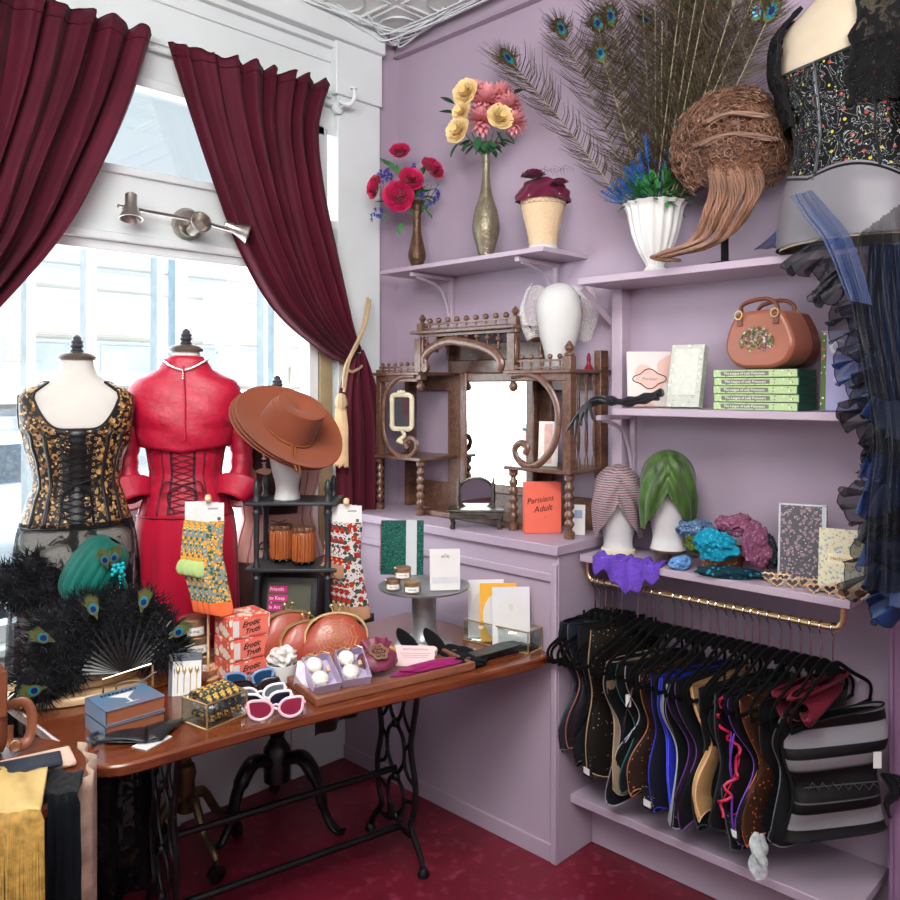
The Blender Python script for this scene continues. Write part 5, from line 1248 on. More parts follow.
# purple lace gloves hanging over the edge
m_place = lace('purple_lace', '#6a48b8', 170, .22, 1.0, 20, .7, .35)
t = thing('lace_garment', 'violet lace garment spread over the left end of the lower shelf, edge hanging down', 'lingerie', tuple(P(632, 556, X=2.385)), 0); o = Matrix.Translation(-t.location)
def fn(u, v):
    a = P(602+62*u, 549+6*u, X=2.45-.02*u); 
    if v < .4: q = v/.4; return V(2.46-.08*q, a.y-.01*q, ZL+.006+.006*sin(u*20+v*9)+.005*sin(u*47))
    q = (v-.4)/.6; L = .05+.055*sin(PI*min(1, max(0, (u-.22)/.6)))+.01*sin(u*30)
    return V(2.378-.006*sin(u*25), a.y-.01, ZL+.004-L*q)
mb = MB(); mb.M = o; mb.grid(fn, 60, 16); mb.build('lace', m_place, t, solid=.002)
t = lean_book('dark floral book in clear plastic wrap on the lower shelf', 802, 564, 2.50, .135, .235, .03, spots('dark_floral_cover', '#4a4650', [('#3a4440', 80, .34, 5), ('#8a7078', 70, .38, 1), ('#a89a98', 110, .28, 3)], .3), -4, 10, ZL, spine=-1, pages='#8a8790')
MB().box((-.064, -.0175, .118), (.006, .002, .235)).box((0, -.0175, .232), (.13, .002, .006)).build('wrap_glint', M('glint_strip', '#b6b6ba', .2, .5), t)  # pale shiny strips put in as highlights of the clear wrap
MB().box((.060, -.0175, .118), (.012, .002, .235)).build('wrap_glint_edge', M('wrap_glint_edge', '#a6a6aa', .3, .6), t)  # wider strip of made highlight along the other edge of the wrap
t = lean_book('cream book with pale blue ornamental cover near the right end of the lower shelf', 842, 566, 2.46, .125, .18, .024, spots('cream_blue_cover', '#d6cfae', [('#8fa6b4', 90, .36, 2), ('#b7b48c', 110, .28, 3), ('#c98f72', 100, .14, 6)], .5), -8, 9, ZL, spine=-1)
MB().box((0, -.0145, .095), (.075, .0015, .03)).build('title_panel', M('cream_panel', '#e6dcb8', .5), t)
words('Herbarium', .014, M('ochre_ink', '#a06a2c', .5), t, T3((0, -.0158, .095), rx=R(90)))
# sunglasses
def loop_round(cx, w_, h, cat=0, heart=0, n=28):
    o = []
    for i in range(n):
        a = i*TAU/n; x = w_*cos(a); z = h*sin(a)
        if heart:
            x = w_*(16*sin(a)**3)/16; z = h*(13*cos(a)-5*cos(2*a)-2*cos(3*a)-cos(4*a))/15
        if cat: z += cat*max(0, (x/w_))*max(0, (x/w_))*(1 if z > -.3*h else .2); x *= 1.0
        o.append((cx+x if cx > 0 else cx-x, z))
    return o
def sunglasses(label, loc, rz, frame, lens, heart=0, cat=.006, sc=1.0, group='sunglasses on the table', open_=True, tilt=0, petals=0):
    t = thing('sunglasses', label, 'sunglasses', loc, rz, group, rx=tilt)
    for cx in (-.034*sc, .034*sc):
        lp = loop_round(cx, .027*sc, .020*sc, cat*sc, heart)
        mb = MB(); mb.tube([(x, 0, z+.024*sc) for x, z in lp], .0036*sc, 7, True)
        if petals:
            for k in range(0, 28, 2):
                x, z = lp[k]; mb.ell((cx+(x-cx)*1.22, 0, z*1.22+.024*sc), .005*sc, .003, .005*sc, 7, 5)
        mb.build('rim', frame, t)
        mb = MB(); mb.M = T3((0, 0, .024*sc), rx=R(90)); mb.prism([(x, z) for x, z in lp], -.0008, .0008); mb.build('lens', lens, t)
    MB().tube([(-.009*sc, 0, .03*sc), (0, -.002, .033*sc), (.009*sc, 0, .03*sc)], .003*sc, 6).build('bridge', frame, t)
    for s_ in (-1, 1):
        MB().tube(cr([(s_*.062*sc, .0, .032*sc), (s_*.066*sc, .01, .031*sc), (s_*.064*sc, .07*sc, .027*sc), (s_*.058*sc, .115*sc, .006*sc)], 4), .0026*sc, 6, flat=1.5).build('temple', frame, t)
    return t
m_pearlf = M('pearl_gold_frame', '#c9a98a', .4, .3, vary=.3, scale=90); m_dlens = M('dark_lens', '#2a1c22', .08, vary=0, coat=.5)
for px, py, X, lab in ((776, 570, 2.46, 'back left heart shaped sunglasses with beaded rims'), (810, 575, 2.46, 'back middle heart shaped sunglasses with beaded rims'), (785, 578, 2.41, 'front left heart shaped sunglasses with beaded rims'), (822, 583, 2.41, 'front middle heart shaped sunglasses with beaded rims'), (846, 582, 2.45, 'beaded sunglasses in front of the cream book'), (852, 589, 2.41, 'rightmost beaded sunglasses at the shelf corner')):
    q = P(px, py, X=X); sunglasses(lab, (X, q.y, ZL+.002), face_cam(q, rnd.uniform(-12, 12)), m_pearlf, m_dlens if px < 830 else M('amber_lens', '#6b4a3c', .1), 1 if px < 830 else 0, 0, .62, 'beaded sunglasses on the lower shelf', tilt=R(-12), petals=1)
# ================================================================ RAIL WITH HANGERS AND CORSETS
XRl = 2.44; ra = P(588, 583, X=XRl); rb = P(843, 626, X=XRl); zrl = (ra.z+rb.z)/2
t = thing('hanging_rail', 'brass hanging rail bent up into the lower shelf', 'rail', (XRl, (ra.y+rb.y)/2, zrl)); O_ = Matrix.Translation(-t.location)
mb = MB(); mb.M = O_
zsb = ZL-.025
mb.tube(cr([(XRl, ra.y, zsb), (XRl, ra.y, zrl+.03), (XRl, ra.y-.012, zrl+.006), (XRl, ra.y-.04, zrl)], 5)+[V(XRl, rb.y+.05, zrl)]+cr([(XRl, rb.y+.04, zrl), (XRl, rb.y+.012, zrl+.006), (XRl, rb.y, zrl+.03), (XRl, rb.y, zsb)], 5), .0085, 12)
mb.build('rail_tube', m_brass, t)
mb = MB(); mb.M = O_; mb.tube([(XRl, ra.y-.03+(rb.y-ra.y+.06)*i/200, zrl+.0085+.0025*abs(sin(i*.9))) for i in range(201)], .0035, 5); mb.build('ribbed_strip', m_brass, t)
for y in (ra.y, rb.y):
    mb = MB(); mb.M = O_; mb.lathe([(.018, 0), (.018, .006)], 18, (XRl, y, zsb-.006)); mb.build('flange', m_brass, t)
hooks = [588+7, 600, 606, 613, 622, 638, 646, 654, 662, 675, 683, 692, 701, 710, 718, 727, 736, 745, 753, 760, 769, 781, 791, 801, 811, 821, 833]
def make_hanger():
    t = thing('clothes_hanger', 'h', 'hanger', (0, 0, 0))
    MB().tube(cr([(.016, 0, -.012), (.018, 0, .004), (.008, 0, .0125), (-.006, 0, .012), (-.014, 0, .0), (-.008, 0, -.014), (.0, 0, -.03), (0, 0, -.10)], 5), .0026, 6).build('hook', m_chrome, t)
    mb = MB()
    mb.tube(cr([(0, 0, -.10), (-.035, 0, -.108), (-.11, 0, -.150), (-.19, 0, -.190), (-.212, 0, -.215), (-.205, 0, -.243), (-.19, 0, -.25), (0, 0, -.25), (.19, 0, -.25), (.205, 0, -.243), (.212, 0, -.215), (.19, 0, -.190), (.11, 0, -.150), (.035, 0, -.108), (0, 0, -.10)], 5), .0062, 8, flat=.6, up=(0, 1, 0))
    mb.box((0, 0, -.118), (.06, .006, .03)); mb.build('frame', m_velvet_h, t); return t
proto_h = make_hanger()
# (main colour, edge colour, length, wide, material kind, description)
cs = [('#1b1f27', '#3c434e', .36, .10, 'leather', 'glossy black leather corset at the left end of the rail'),
      ('#14161b', '#9c5a50', .34, .11, 'leather', 'black corset with a rose pink strap, second on the rail'),
      ('#1a222d', '#4b5665', .38, .12, 'leather', 'blue black wet look corset near the left end of the rail'),
      ('#0d0d10', '#17181c', .40, .13, 'plain', 'matt black corset beside the wet look one'),
      ('#15110e', '#a58d6a', .42, .13, 'studs', 'black corset with small gold studs hanging low at the left'),
      ('#84705c', '#a8957a', .42, .15, 'plain', 'tan suede corset with pale edging on the rail'),
      ('#0c0d10', '#8f9298', .46, .16, 'plain', 'long black corset with silver beaded edging'),
      ('#111216', '#2d6f6c', .40, .15, 'plain', 'black corset with a hint of teal lining'),
      ('#10100f', '#a5a8ab', .36, .15, 'plain', 'black corset with chrome buckles and looped cord'),
      ('#2a1a14', '#a06a4a', .40, .16, 'brocade', 'dark brown brocade corset with copper edging'),
      ('#101222', '#2a32b8', .42, .16, 'plain', 'black corset with royal blue binding'),
      ('#1c2496', '#3a44d6', .42, .16, 'plain', 'royal blue satin corset'),
      ('#0c0d10', '#9ea3aa', .44, .17, 'plain', 'black corset with wide silver grey edge'),
      ('#191020', '#5b2a78', .40, .17, 'plain', 'black corset with purple binding'),
      ('#0e0e12', '#6b3a86', .43, .17, 'plain', 'long black corset with narrow violet piping'),
      ('#94714c', '#d2aa78', .38, .17, 'plain', 'golden tan corset with light piping'),
      ('#0e0f12', '#3b3f46', .42, .17, 'plain', 'black corset hanging right of the golden tan one'),
      ('#0b0c0f', '#4b5058', .44, .17, 'plain', 'black corset with thin grey piping in the middle of the rail'),
      ('#101114', '#26282e', .40, .17, 'plain', 'soft black corset just left of the magenta one'),
      ('#16070c', '#c01848', .34, .17, 'plain', 'black corset with bright magenta ruffled edge'),
      ('#120c18', '#6a3fb0', .40, .17, 'plain', 'black corset with purple ribbon ties'),
      ('#3a2014', '#c2673a', .40, .17, 'brocade', 'brown corset outlined in orange piping'),
      ('#101113', '#34373d', .42, .17, 'plain', 'black corset right of the orange piped one'),
      ('#5c0e20', '#5c0e20', .07, .17, 'plain', 'deep red corset showing between black ones near the right'),
      ('#0f1013', '#5e646c', .38, .17, 'plain', 'black corset with curled steel grey edge near the right end'),
      ('#601222', '#601222', .06, .17, 'plain', 'wine red velvet corset behind the grey banded one'),
      None]
prev = None
def corset_mesh(L, hw, th, seed):
    rr = random.Random(seed); s1 = rr.uniform(.8, 1.2); ph = rr.uniform(-.3, .3); tw = rr.uniform(-.02, .02)
    def outline(v):    # half width with waist
        return hw*(1-.24*s1*math.exp(-((v-.48)/.2)**2)+.06*sin(v*9+ph))
    def shift(v): return .018*sin(v*PI*2.2+seed)
    def fn(u, v):
        a = TAU*u; x = outline(v)*math.copysign(abs(cos(a))**.7, cos(a))
        y = th*sin(a)*(1+.5*cos(2*PI*v+seed))+tw*v*3*(x/hw)+shift(v)
        return V(x, y, -L*v+.012*sin(a*3+seed)*(v > .9))
    return fn
for k, hx in enumerate(hooks):
    yy = P(hx, 600, X=XRl).y; rot = R(-17+9*k/26+rnd.uniform(-4, 4)); c = cs[k]
    h = proto_h if k == 0 else copy_tree(proto_h)
    h.location = (XRl, yy, zrl); h.rotation_euler = (0, 0, rot); h['group'] = 'black flocked hangers on the brass rail'
    h['label'] = ('black flocked hanger with chrome hook holding the ' + (c[5] if c else 'grey and black banded corset')); ww = h['label'].split(); h['label'] = ' '.join(ww[:16])
    if not c: continue
    col, edge, L, hw, kind, lab = c
    if k < 5: L += .07; hw = .15
    t = thing('hanging_corset', lab, 'corset', (XRl, yy, zrl-(.125 if k < 5 else .165 if L < .12 else .215)), rot, 'corsets hanging on the brass rail')
    mt = {'leather': M('wet_look', col, .25, vary=.3, scale=10, bump=.2, bscale=12), 'plain': M('corset_cloth', col, .75, vary=.2, scale=10, sheen=.12, bump=.1), 'studs': spots('studded', col, [('#b09a78', 60, .14, 1)], .6), 'brocade': spots('brocade', col, [(edge, 60, .2, 1)], .6)}[kind]
    fn = corset_mesh(L, hw, .026 if k < 5 else .018, k)
    MB().grid(fn, 30, 26, True).build('shell', mt, t)
    me_ = M('piping', edge, .5, vary=.1, sheen=.2)
    for uu, nm in ((.46, 'front_piping'), (.54, 'rear_piping')):
        MB().tube([fn(uu, i/30)*1.0+V(-.001, 0, 0) for i in range(31)], .0026 if kind != 'plain' or k in (12,) else .0022, 5).build(nm, me_ if (nm[0] == 'f' or k in (11, 15)) else mt, t)
    MB().tube([fn(i/40, 1) for i in range(40)], .0022, 5, True).build('hem_piping', me_, t)
    MB().tube([fn(i/40, 0) for i in range(40)], .0022, 5, True).build('top_piping', mt, t)
    if k in (12, 15, 21):
        MB().grid(lambda u, v: fn(.44+.12*u, .02+.96*v)+V(-.0025, 0, 0), 5, 24).build('edge_panel', M('edge_cloth', {12: '#8f959c', 15: '#b08a5c', 21: '#4a2a18'}[k], .6, vary=.1), t)
    for x in (-.05, .05):
        MB().tube([(x, .0, .03), (x*1.05, .0, -.01)], .003, 5, flat=2).build('strap', m_bkfab, t)
    if k in (4, 10, 20):
        MB().box((-hw-.005, 0, -L+.03), (.004, .05, .07)).build('swing_tag', spots('dotted_tag', '#17181c', [('#a89a84', 90, .2, 3)]), t)
        MB().box((-hw-.008, 0, -L+.015), (.003, .028, .02)).build('price_sticker', m_paper, t)
    if k == 8:
        mb = MB()
        mb.tube(cr([(-hw, -.01, -.06), (-hw-.03, 0, -.16), (-hw-.02, .01, -.24), (-hw+.01, .0, -.20)], 6), .003, 5); mb.build('cord', m_chrome, t)
        MB().lathe([(.009, 0), (.009, .035)], 10, (-hw-.012, 0, -.12)).build('cord_clip', m_paper, t)
    if k in (19,):
        mb = MB(); mb.tube([fn(.5+.03*sin(i), i/40)+V(-.008-.008*sin(i*1.3), .01*sin(i*.9), 0) for i in range(41)], .0045, 6); mb.build('ruffled_edge', M('magenta_ruffle', '#c0164a', .5), t)
    if k == 20:
        for q in range(2):
            mb = MB(); mb.tube(cr([(-hw, .01*q, -.1), (-hw-.02, .0, -.18+.03*q), (-hw+.005, .01, -.25), (-hw-.012, .0, -.33), (-hw+.01*q, 0, -.40)], 6), .002, 5, flat=2); mb.build('ribbon_tie', M('purple_ribbon', '#7344b8', .4), t)
# banded corset at the right end, hung flat towards the room
yy = P(833, 600, X=XRl).y; rot = R(-46)
t = thing('banded_corset', 'grey satin corset with black bands, hung folded at the right end of the rail', 'corset', (XRl-.045, yy-.022, zrl-.225), rot)
def fn(u, v):
    a = TAU*u; hw = .135+.012*sin(v*7)-.01*math.exp(-((v-.5)/.2)**2); x = hw*math.copysign(abs(cos(a))**.45, cos(a)); y = .024*sin(a)+.008*sin(v*TAU*2.5)*(1 if a > PI else .3)
    return V(x, y, -.335*v+.05*(x/hw)*(1-v)*.6+.02*(x/hw)*v)
tb = NT('banded_satin'); vv = tb.mapping((1, 1, 1), (0, R(7), 0)); sx = tb.new('ShaderNodeSeparateXYZ'); tb.link(vv, sx.inputs[0])
fz = tb.math('FRACT', tb.math('MULTIPLY', sx.outputs['Z'], 13.0)); band = tb.step(fz, .60, .63)
mid = tb.math('MULTIPLY', tb.step(sx.outputs['Z'], -.235, -.225), tb.step(sx.outputs['Z'], -.135, -.145)); bb = tb.math('MAXIMUM', band, mid)
tb.set(Base_Color=tb.mix(bb, lin('#77757a'), lin('#060607')), Roughness=.55, Specular_IOR_Level=.25); tb.bump(tb.noise(12), .3)
MB().grid(fn, 48, 40, True).build('shell', tb.m, t)
for v in (0, 1): MB().tube([fn(i/60, v) for i in range(60)], .003, 5, True).build('piping', m_bkfab, t)
MB().tube([fn(.5, i/40)+V(-.002, 0, 0) for i in range(41)], .004, 6).build('side_piping', m_bkfab, t)
mb = MB()
for i in range(14):
    mb.tube([(-.09+.014*i, -.032, -.20+.018*(i % 2)), (-.078+.014*i, -.034, -.185+.018*((i+1) % 2)-.01)], .0014, 4)
mb.tube([(-.1, -.03, -.195), (.11, -.03, -.175)], .002, 4); mb.build('lacing', M('grey_cord', '#3a3a40', .6), t)
MB().box((.10, -.034, -.115), (.022, .0015, .045)).build('care_tag', m_paper, t)
mb = MB()
for i in range(7): mb.tube(cr([(.13, 0, -.17), (.155+.006*i, -.02+.006*i, -.19-.02*(i % 3)), (.165-.004*i, 0, -.24), (.14+.003*i, .01, -.26-.006*i)], 5), .005, 6)
mb.build('tied_cord', m_bkfab, t)
q = P(759, 858, X=2.25); t = thing('plastic_pouch', 'small crumpled clear plastic pouch hanging below the corsets', 'bag', (2.25, q.y, q.z-.06), face_cam(q))
def fn(u, v):
    a = TAU*u; r = .016+.006*sin(v*9+a*2)+.004*sin(a*5+v*20); r *= .35+.8*sin(PI*min(1, v*.9+.05)); return V(cos(a)*r*1.2, sin(a)*r*.6, .13*v)
MB().grid(fn, 30, 20, True).build('pouch', M('clear_film', '#c9d2d2', .12, vary=.3, scale=60, alpha=.6, bump=.8), t)
MB().tube(cr([(0, 0, .125), (.004, 0, .18), (-.01, .02, .24), (0, .05, .30)], 5), .0015, 5).build('string', m_bkfab, t)
# ================================================================ TREADLE TABLE
ZTB = .74
def Tt(px, py, z=ZTB): return P(px, py, Z=z)
TC = V(1.56, 2.24, 0); TH = R(-10.5)
t = thing('treadle_table', 'mahogany topped table on black cast iron sewing machine legs', 'table', tuple(TC), TH)
TI = (Matrix.Translation(TC) @ Matrix.Rotation(TH, 4, 'Z')).inverted()
cor = [TI @ V(*c, 0) for c in ((.80, 1.955), (1.25, 1.905), (2.0, 1.74), (2.275, 1.69), (2.275, 2.46), (1.55, 2.46), (1.02, 2.50), (.90, 2.66), (.80, 2.68))]
cor = [(c.x, c.y) for c in cor]
def rounded(poly, r, n=5):
    o = []; N = len(poly)
    for i in range(N):
        a, b, c = (Vector(poly[(i+k) % N]) for k in (-1, 0, 1)); u = (a-b); w_ = (c-b); rr_ = min(r[i] if isinstance(r, list) else r, u.length*.45, w_.length*.45); p0 = b+u.normalized()*rr_; p1 = b+w_.normalized()*rr_
        for k in range(n+1): q = k/n; o.append(tuple((1-q)**2*p0+2*q*(1-q)*b+q*q*p1))
    return o
MB().prism(rounded(cor, [.10, .3, .3, .14, .05, .3, .05, .05, .05]), ZTB-.032, ZTB).build('table_top', m_tablewood, t, bevel=.007)
def flatc(pts, r, flat=.5): return cr(pts, 5)
def treadle_leg(x, label=None):
    """cast iron end frame in its local y-z plane"""
    g = MB(); w0, w1 = -.18, .18
    def tb(pts, r=.010, closed=False, n=5):
        c = cr([(x, y, z) for y, z in pts], n, closed); g.tube(c, r, 7, closed, flat=.7, up=(1, 0, 0))
    tb([(-.125, .70), (-.14, .60), (-.115, .48), (-.10, .40), (-.13, .28), (-.115, .18), (-.10, .13), (-.16, .06), (-.18, .015)], .013)
    tb([(.125, .70), (.14, .60), (.115, .48), (.10, .40), (.13, .28), (.115, .18), (.10, .13), (.16, .06), (.18, .015)], .013)
    tb([(-.13, .70), (0, .705), (.13, .70)], .012)
    for s_ in (-1, 1):
        tb([(s_*.0, .68), (s_*.055, .64), (s_*.06, .56), (s_*.03, .49), (s_*.0, .46)], .009)
        tb([(s_*.125, .66), (s_*.07, .60), (s_*.05, .52), (s_*.09, .46), (s_*.115, .47)], .008)
        tb([(0, .46), (s_*.05, .42), (s_*.055, .34), (s_*.0, .27)], .009)
        tb([(s_*.11, .42), (s_*.06, .38), (s_*.07, .31), (s_*.12, .28)], .008)
        tb([(0, .27), (s_*.045, .24), (s_*.05, .18), (s_*.0, .13)], .009)
        tb([(s_*.12, .22), (s_*.06, .20), (s_*.05, .12), (s_*.10, .10)], .008)
        tb([(s_*.0, .13), (s_*.05, .10), (s_*.10, .10)], .010)
    for y, z in ((-.13, .66), (0, .46), (0, .27), (.13, .66), (0, .13)): g.ell((x, y, z), .016, .018, .018, 10, 7)
    for s_ in (-1, 1): g.lathe([(.020, 0), (.022, .01), (.012, .028)], 12, (x, s_*.18, 0))
    return g.build('iron_leg', m_iron, t)
LR = TI @ V(1.95, 2.18, 0); LLx = LR.x-.81
g1 = treadle_leg(LR.x); g1.location.y = LR.y; g2 = treadle_leg(LLx); g2.location.y = LR.y
for z, dy in ((.30, 0), (.10, -.02)):
    MB().tube([(LLx, LR.y+dy, z), (LR.x, LR.y+dy, z)], .012, 10).build('stretcher', m_iron, t)
# ---- things on the table
def on(px, py, dz=0): q = Tt(px, py); return V(q.x, q.y, ZTB+dz)
def box_thing(name, label, cat, p, rz, d, mat, group=None, bevel=.002, part='body', z=0):
    t = thing(name, label, cat, (p.x, p.y, ZTB+z), rz, group); MB().box((0, 0, d[2]/2), d).build(part, mat, t, bevel=bevel); return t
# wooden slabs
pw = on(92, 688); pw = V(pw.x, pw.y+.03, ZTB)
t = thing('wooden_board', 'round pale wooden board under the black feather fan', 'board', (pw.x-.01, pw.y, ZTB), R(-10))
MB().lathe([(.195, 0), (.21, .004), (.212, .018), (.205, .024)], 48, sx=1.1, sy=.78).build('board', m_palewood, t)
t = thing('wooden_board', 'smaller pale wooden board stacked on the round one', 'board', (pw.x+.02, pw.y+.02, ZTB+.0245), R(-4))
MB().lathe([(.16, 0), (.178, .003), (.18, .02), (.172, .026)], 48, sx=1.05, sy=.72).build('board', m_palewood, t)
# feathers: dense marabou
m_mar = M('black_marabou', '#08090d', .75, vary=.4, scale=30, sheen=.4); m_mar2 = M('marabou_tip', '#1b202c', .7, vary=.3, sheen=.4)
def marabou(mb, centres, n, L=.05, seed=0):
    rr = random.Random(seed)
    for c, r in centres:
        for k in range(n):
            a = rr.uniform(0, TAU); z = rr.uniform(-1, 1); q = math.sqrt(1-z*z); d = V(cos(a)*q, sin(a)*q, z)
            s0 = Vector(c)+V(d.x*r[0], d.y*r[1], d.z*r[2])*rr.uniform(.5, .98); l_ = L*rr.uniform(.5, 1.2)
            e = s0+(d+V(rr.uniform(-.8, .8), rr.uniform(-.8, .8), rr.uniform(-.8, .6))).normalized()*l_
            mb.m = 1 if rr.random() < .15 else 0
            mb.blade(s0, e, .0016, V(rr.uniform(-1, 1), rr.uniform(-1, 1), rr.uniform(-1, 1))*.008)
        mb.m = 0; mb.ell(c, r[0]*.86, r[1]*.86, r[2]*.86, 14, 9)
def eye_feather(t, c, d, s=1.0):
    """small peacock eye set in the fan: c centre, d direction of the tip, in the thing's frame (faces -y)"""
    d = Vector(d).normalized(); x_ = d.cross(V(0, -1, 0)).normalized(); mb = MB(); rr = random.Random(int(c[0]*1000))
    for k in range(120):
        u = rr.uniform(-1, 1); b = Vector(c)-d*.045*s+d*.055*s*rr.random(); e = Vector(c)+x_*u*.030*s+d*(.045-.02*abs(u)+.01*rr.random())*s+V(0, -.004, 0)
        mb.m = 0; mb.blade(b, e, .0012)
    for q, (rx, rz_, m_) in enumerate(((.019, .027, 1), (.014, .018, 2), (.0095, .011, 3))):
        n_ = 18; y = -.004-.0016*(q+1); cc = Vector(c)+V(0, y, 0)-d*.002*q; mb.m = m_
        f_ = [cc+x_*rx*s*cos(TAU*i/n_)+d*rz_*s*sin(TAU*i/n_) for i in range(n_)]
        mb.add(f_+[v+V(0, .0015, 0) for v in f_], [tuple(range(n_)), tuple(range(2*n_-1, n_-1, -1))]+[(i, (i+1) % n_, n_+(i+1) % n_, n_+i) for i in range(n_)])
    mb.build('peacock_eye', [m_eyeg, m_eye1, m_eye3 if 0 else m_eye2, m_eye3], t)
pf = on(126, 697); hf = face_cam(pf); KF = (pf-V(0, 0, EYE)).length/820*.98
t = thing('feather_fan', 'big black marabou fan with four peacock eyes open on the wooden boards', 'fan', (pf.x, pf.y, ZTB+.052), hf, rx=R(-8))
def fo(px, py, dp=0): return V((px-118)*KF, -dp, (672-py)*KF+.01)
mb = MB()
for k in range(21):
    a = R(8)+R(172)*k/20; tip = fo(118+62*cos(a)*1.0, 668-46*sin(a)-4)
    c0 = fo(118+6*cos(a), 668, .004+.0006*k); mb.tube([c0, c0.lerp(tip, .5)+V(0, -.0005*k, 0), tip], [.0016, .0022, .0016], 4, flat=2.5)
for rr_ in (.5, .75): mb.tube([fo(118+62*rr_*cos(R(8+172*i/30)), 668-(46*sin(R(8+172*i/30))+4)*rr_) for i in range(31)], .0012, 4)
mb.build('fan_sticks', m_black, t)
mb = MB()
cent = [(fo(x, y, dp), (r*KF, r*KF*.55, r*KF)) for x, y, r, dp in ((58, 640, 24, .0), (48, 668, 20, .02), (66, 622, 20, -.01), (88, 616, 20, -.02), (112, 614, 19, -.03), (132, 620, 19, -.03), (146, 638, 18, -.02), (154, 654, 14, -.01), (70, 655, 20, .0), (84, 634, 18, -.02), (118, 628, 18, -.03), (140, 652, 14, -.03))]
marabou(mb, cent, 520, .055, 4); mb.build('marabou', [m_mar, m_mar2], t)['kind'] = 'stuff'
for (x, y), d, dp in (((52, 628), V(-.9, 0, .45), .075), ((91, 608), V(-.35, 0, 1), .055), ((133, 606), V(.25, 0, 1), .05), ((46, 670), V(-1, 0, -.15), .09), ((163, 636), V(.8, 0, .5), .045)):
    eye_feather(t, fo(x, y, dp), d, .82)
pb_ = on(42, 690); KB = (pb_-V(0, 0, EYE)).length/820
t = thing('glass_stand', 'clear glass cylinder carrying the black feather boa', 'glass vase', (pb_.x-.02, pb_.y+.10, ZTB), 0)
q = P(30, 686, Z=ZTB); t.location = (q.x, q.y+.02, ZTB)
MB().lathe([(.06, 0), (.06, .18), (.055, .22), (.058, .235)], 32, caps=False).lathe([(.06, 0), (.001, .002)], 32).build('glass', glassy('thick_glass', '#e4ebee', .14, .04), t)
t2 = thing('feather_boa', 'black marabou boa heaped on the glass cylinder at the left', 'boa', tuple(t.location+V(0, 0, .238)), face_cam(t.location))
mb = MB(); KB = V(t.location.x, t.location.y, 0).length/820*.92
c_ = [(V((x-30)*KB, .0+dy, (610-y)*KB+.02), (r*KB, r*KB*.8, r*KB*.8)) for x, y, r, dy in ((15, 588, 17, 0), (34, 580, 17, .02), (52, 590, 17, 0), (70, 578, 15, .02), (24, 602, 15, -.02), (45, 600, 16, -.02), (76, 588, 12, 0))]
marabou(mb, c_, 420, .05, 9); mb.build('marabou', [m_mar, m_mar2], t2)
# teal turban head
KT = 2.55/820; p = P(100, 640, d=2.56); TT_ = V(p.x, p.y, ZTB)
t = foam_head('foam_head', 'cream foam head with the teal pleated turban behind the feather fan', tuple(TT_), 0, .95)
HT = TT_
m_teal = M('teal_velvet', '#05594e', .6, vary=.3, scale=8, sheen=.3)
t = thing('turban', 'teal pleated velvet turban with peacock eyes and a turquoise brooch', 'turban', tuple(HT+V(-.03, 0, .325)), face_cam(HT))
c1 = Matrix.Rotation(R(34), 4, 'Y')
def fn(u, v):
    th = TAU*u; pl = 1+.045*abs(sin(th*9+v*3)); r = sin(PI*(.04+.93*v))**.6
    q = V(cos(th)*.080*r*pl, sin(th)*.098*r*pl, -.108*cos(PI*v)+.02); return c1 @ V(q.x, q.y, q.z)
MB().grid(fn, 180, 24, True).build('wrap', m_teal, t)
MB().tube(cr([(.07, -.10, .05), (.095, -.10, .0), (.105, -.09, -.06), (.09, -.09, -.12)], 5), [.016]*8+[.012]*8, 8, flat=.4).build('tail', m_teal, t)
eye_feather(t, (.040, -.112, .075), (-.3, 0, 1), .75); eye_feather(t, (.068, -.112, .08), (.4, 0, 1), .75)
m_turq = M('turquoise', '#0fa3b0', .2, vary=.2, coat=.4)
mb = MB(); rr = random.Random(3)
for k in range(16): mb.ell((.080+rr.uniform(-.018, .018), -.105-rr.uniform(0, .01), .036+rr.uniform(-.022, .022)), .0065, nu=7, nv=5)
for k in range(5): mb.ell((.084, -.108, .008-.012*k), .0045, nu=7, nv=5)
mb.build('brooch', m_turq, t)
# candle tins
m_tin = M('gold_tin', '#b89a78', .3, .8, vary=.08); m_lab = M('tin_label', '#e8e5e0', .6, vary=.02)
def tin(label, loc, s=1.0, rz=None, grp='small gold candle tins'):
    t = thing('candle_tin', label, 'tin', tuple(loc), face_cam(Vector(loc)) if rz is None else rz, grp)
    MB().lathe([(.034*s, 0), (.036*s, .003), (.036*s, .033*s)], 32).build('tin', m_tin, t)
    MB().lathe([(.038*s, .033*s), (.038*s, .046*s), (.035*s, .049*s), (.03*s, .048*s)], 32).build('lid', m_tin, t)
    def fl(u, v): a = -PI/2+(u-.5)*1.9; return V(.0368*s*cos(a), .0368*s*sin(a), (.006+.022*v)*s)
    MB().grid(fl, 14, 2).build('label', m_lab, t)
    words('THE ONE', .0085*s, m_dark, t, T3((0, -.0375*s, .017*s), rx=R(90))); return t
q = on(204, 671); q = V(q.x, q.y, ZTB)
tin('lowest candle tin of the leaning stack left of the pink boxes', q, 1.25)
tin('middle candle tin of the stack left of the pink boxes', q+V(-.018, .012, .063), 1.15)
tin('topmost candle tin standing highest beside the black feather fan', q+V(-.032, .014, .121), 1.15)
# fluted soap dish
q = on(203, 678); t = thing('fluted_dish', 'small peach scalloped wooden bowl behind the matchbox', 'bowl', tuple(q), 0)
MB().lathe([(.03, 0), (.035, .004), (.05, .035), (.046, .036), (.02, .012)], 48, flute=.05, nf=14).build('bowl', M('peach_wood', '#c9906a', .5), t)
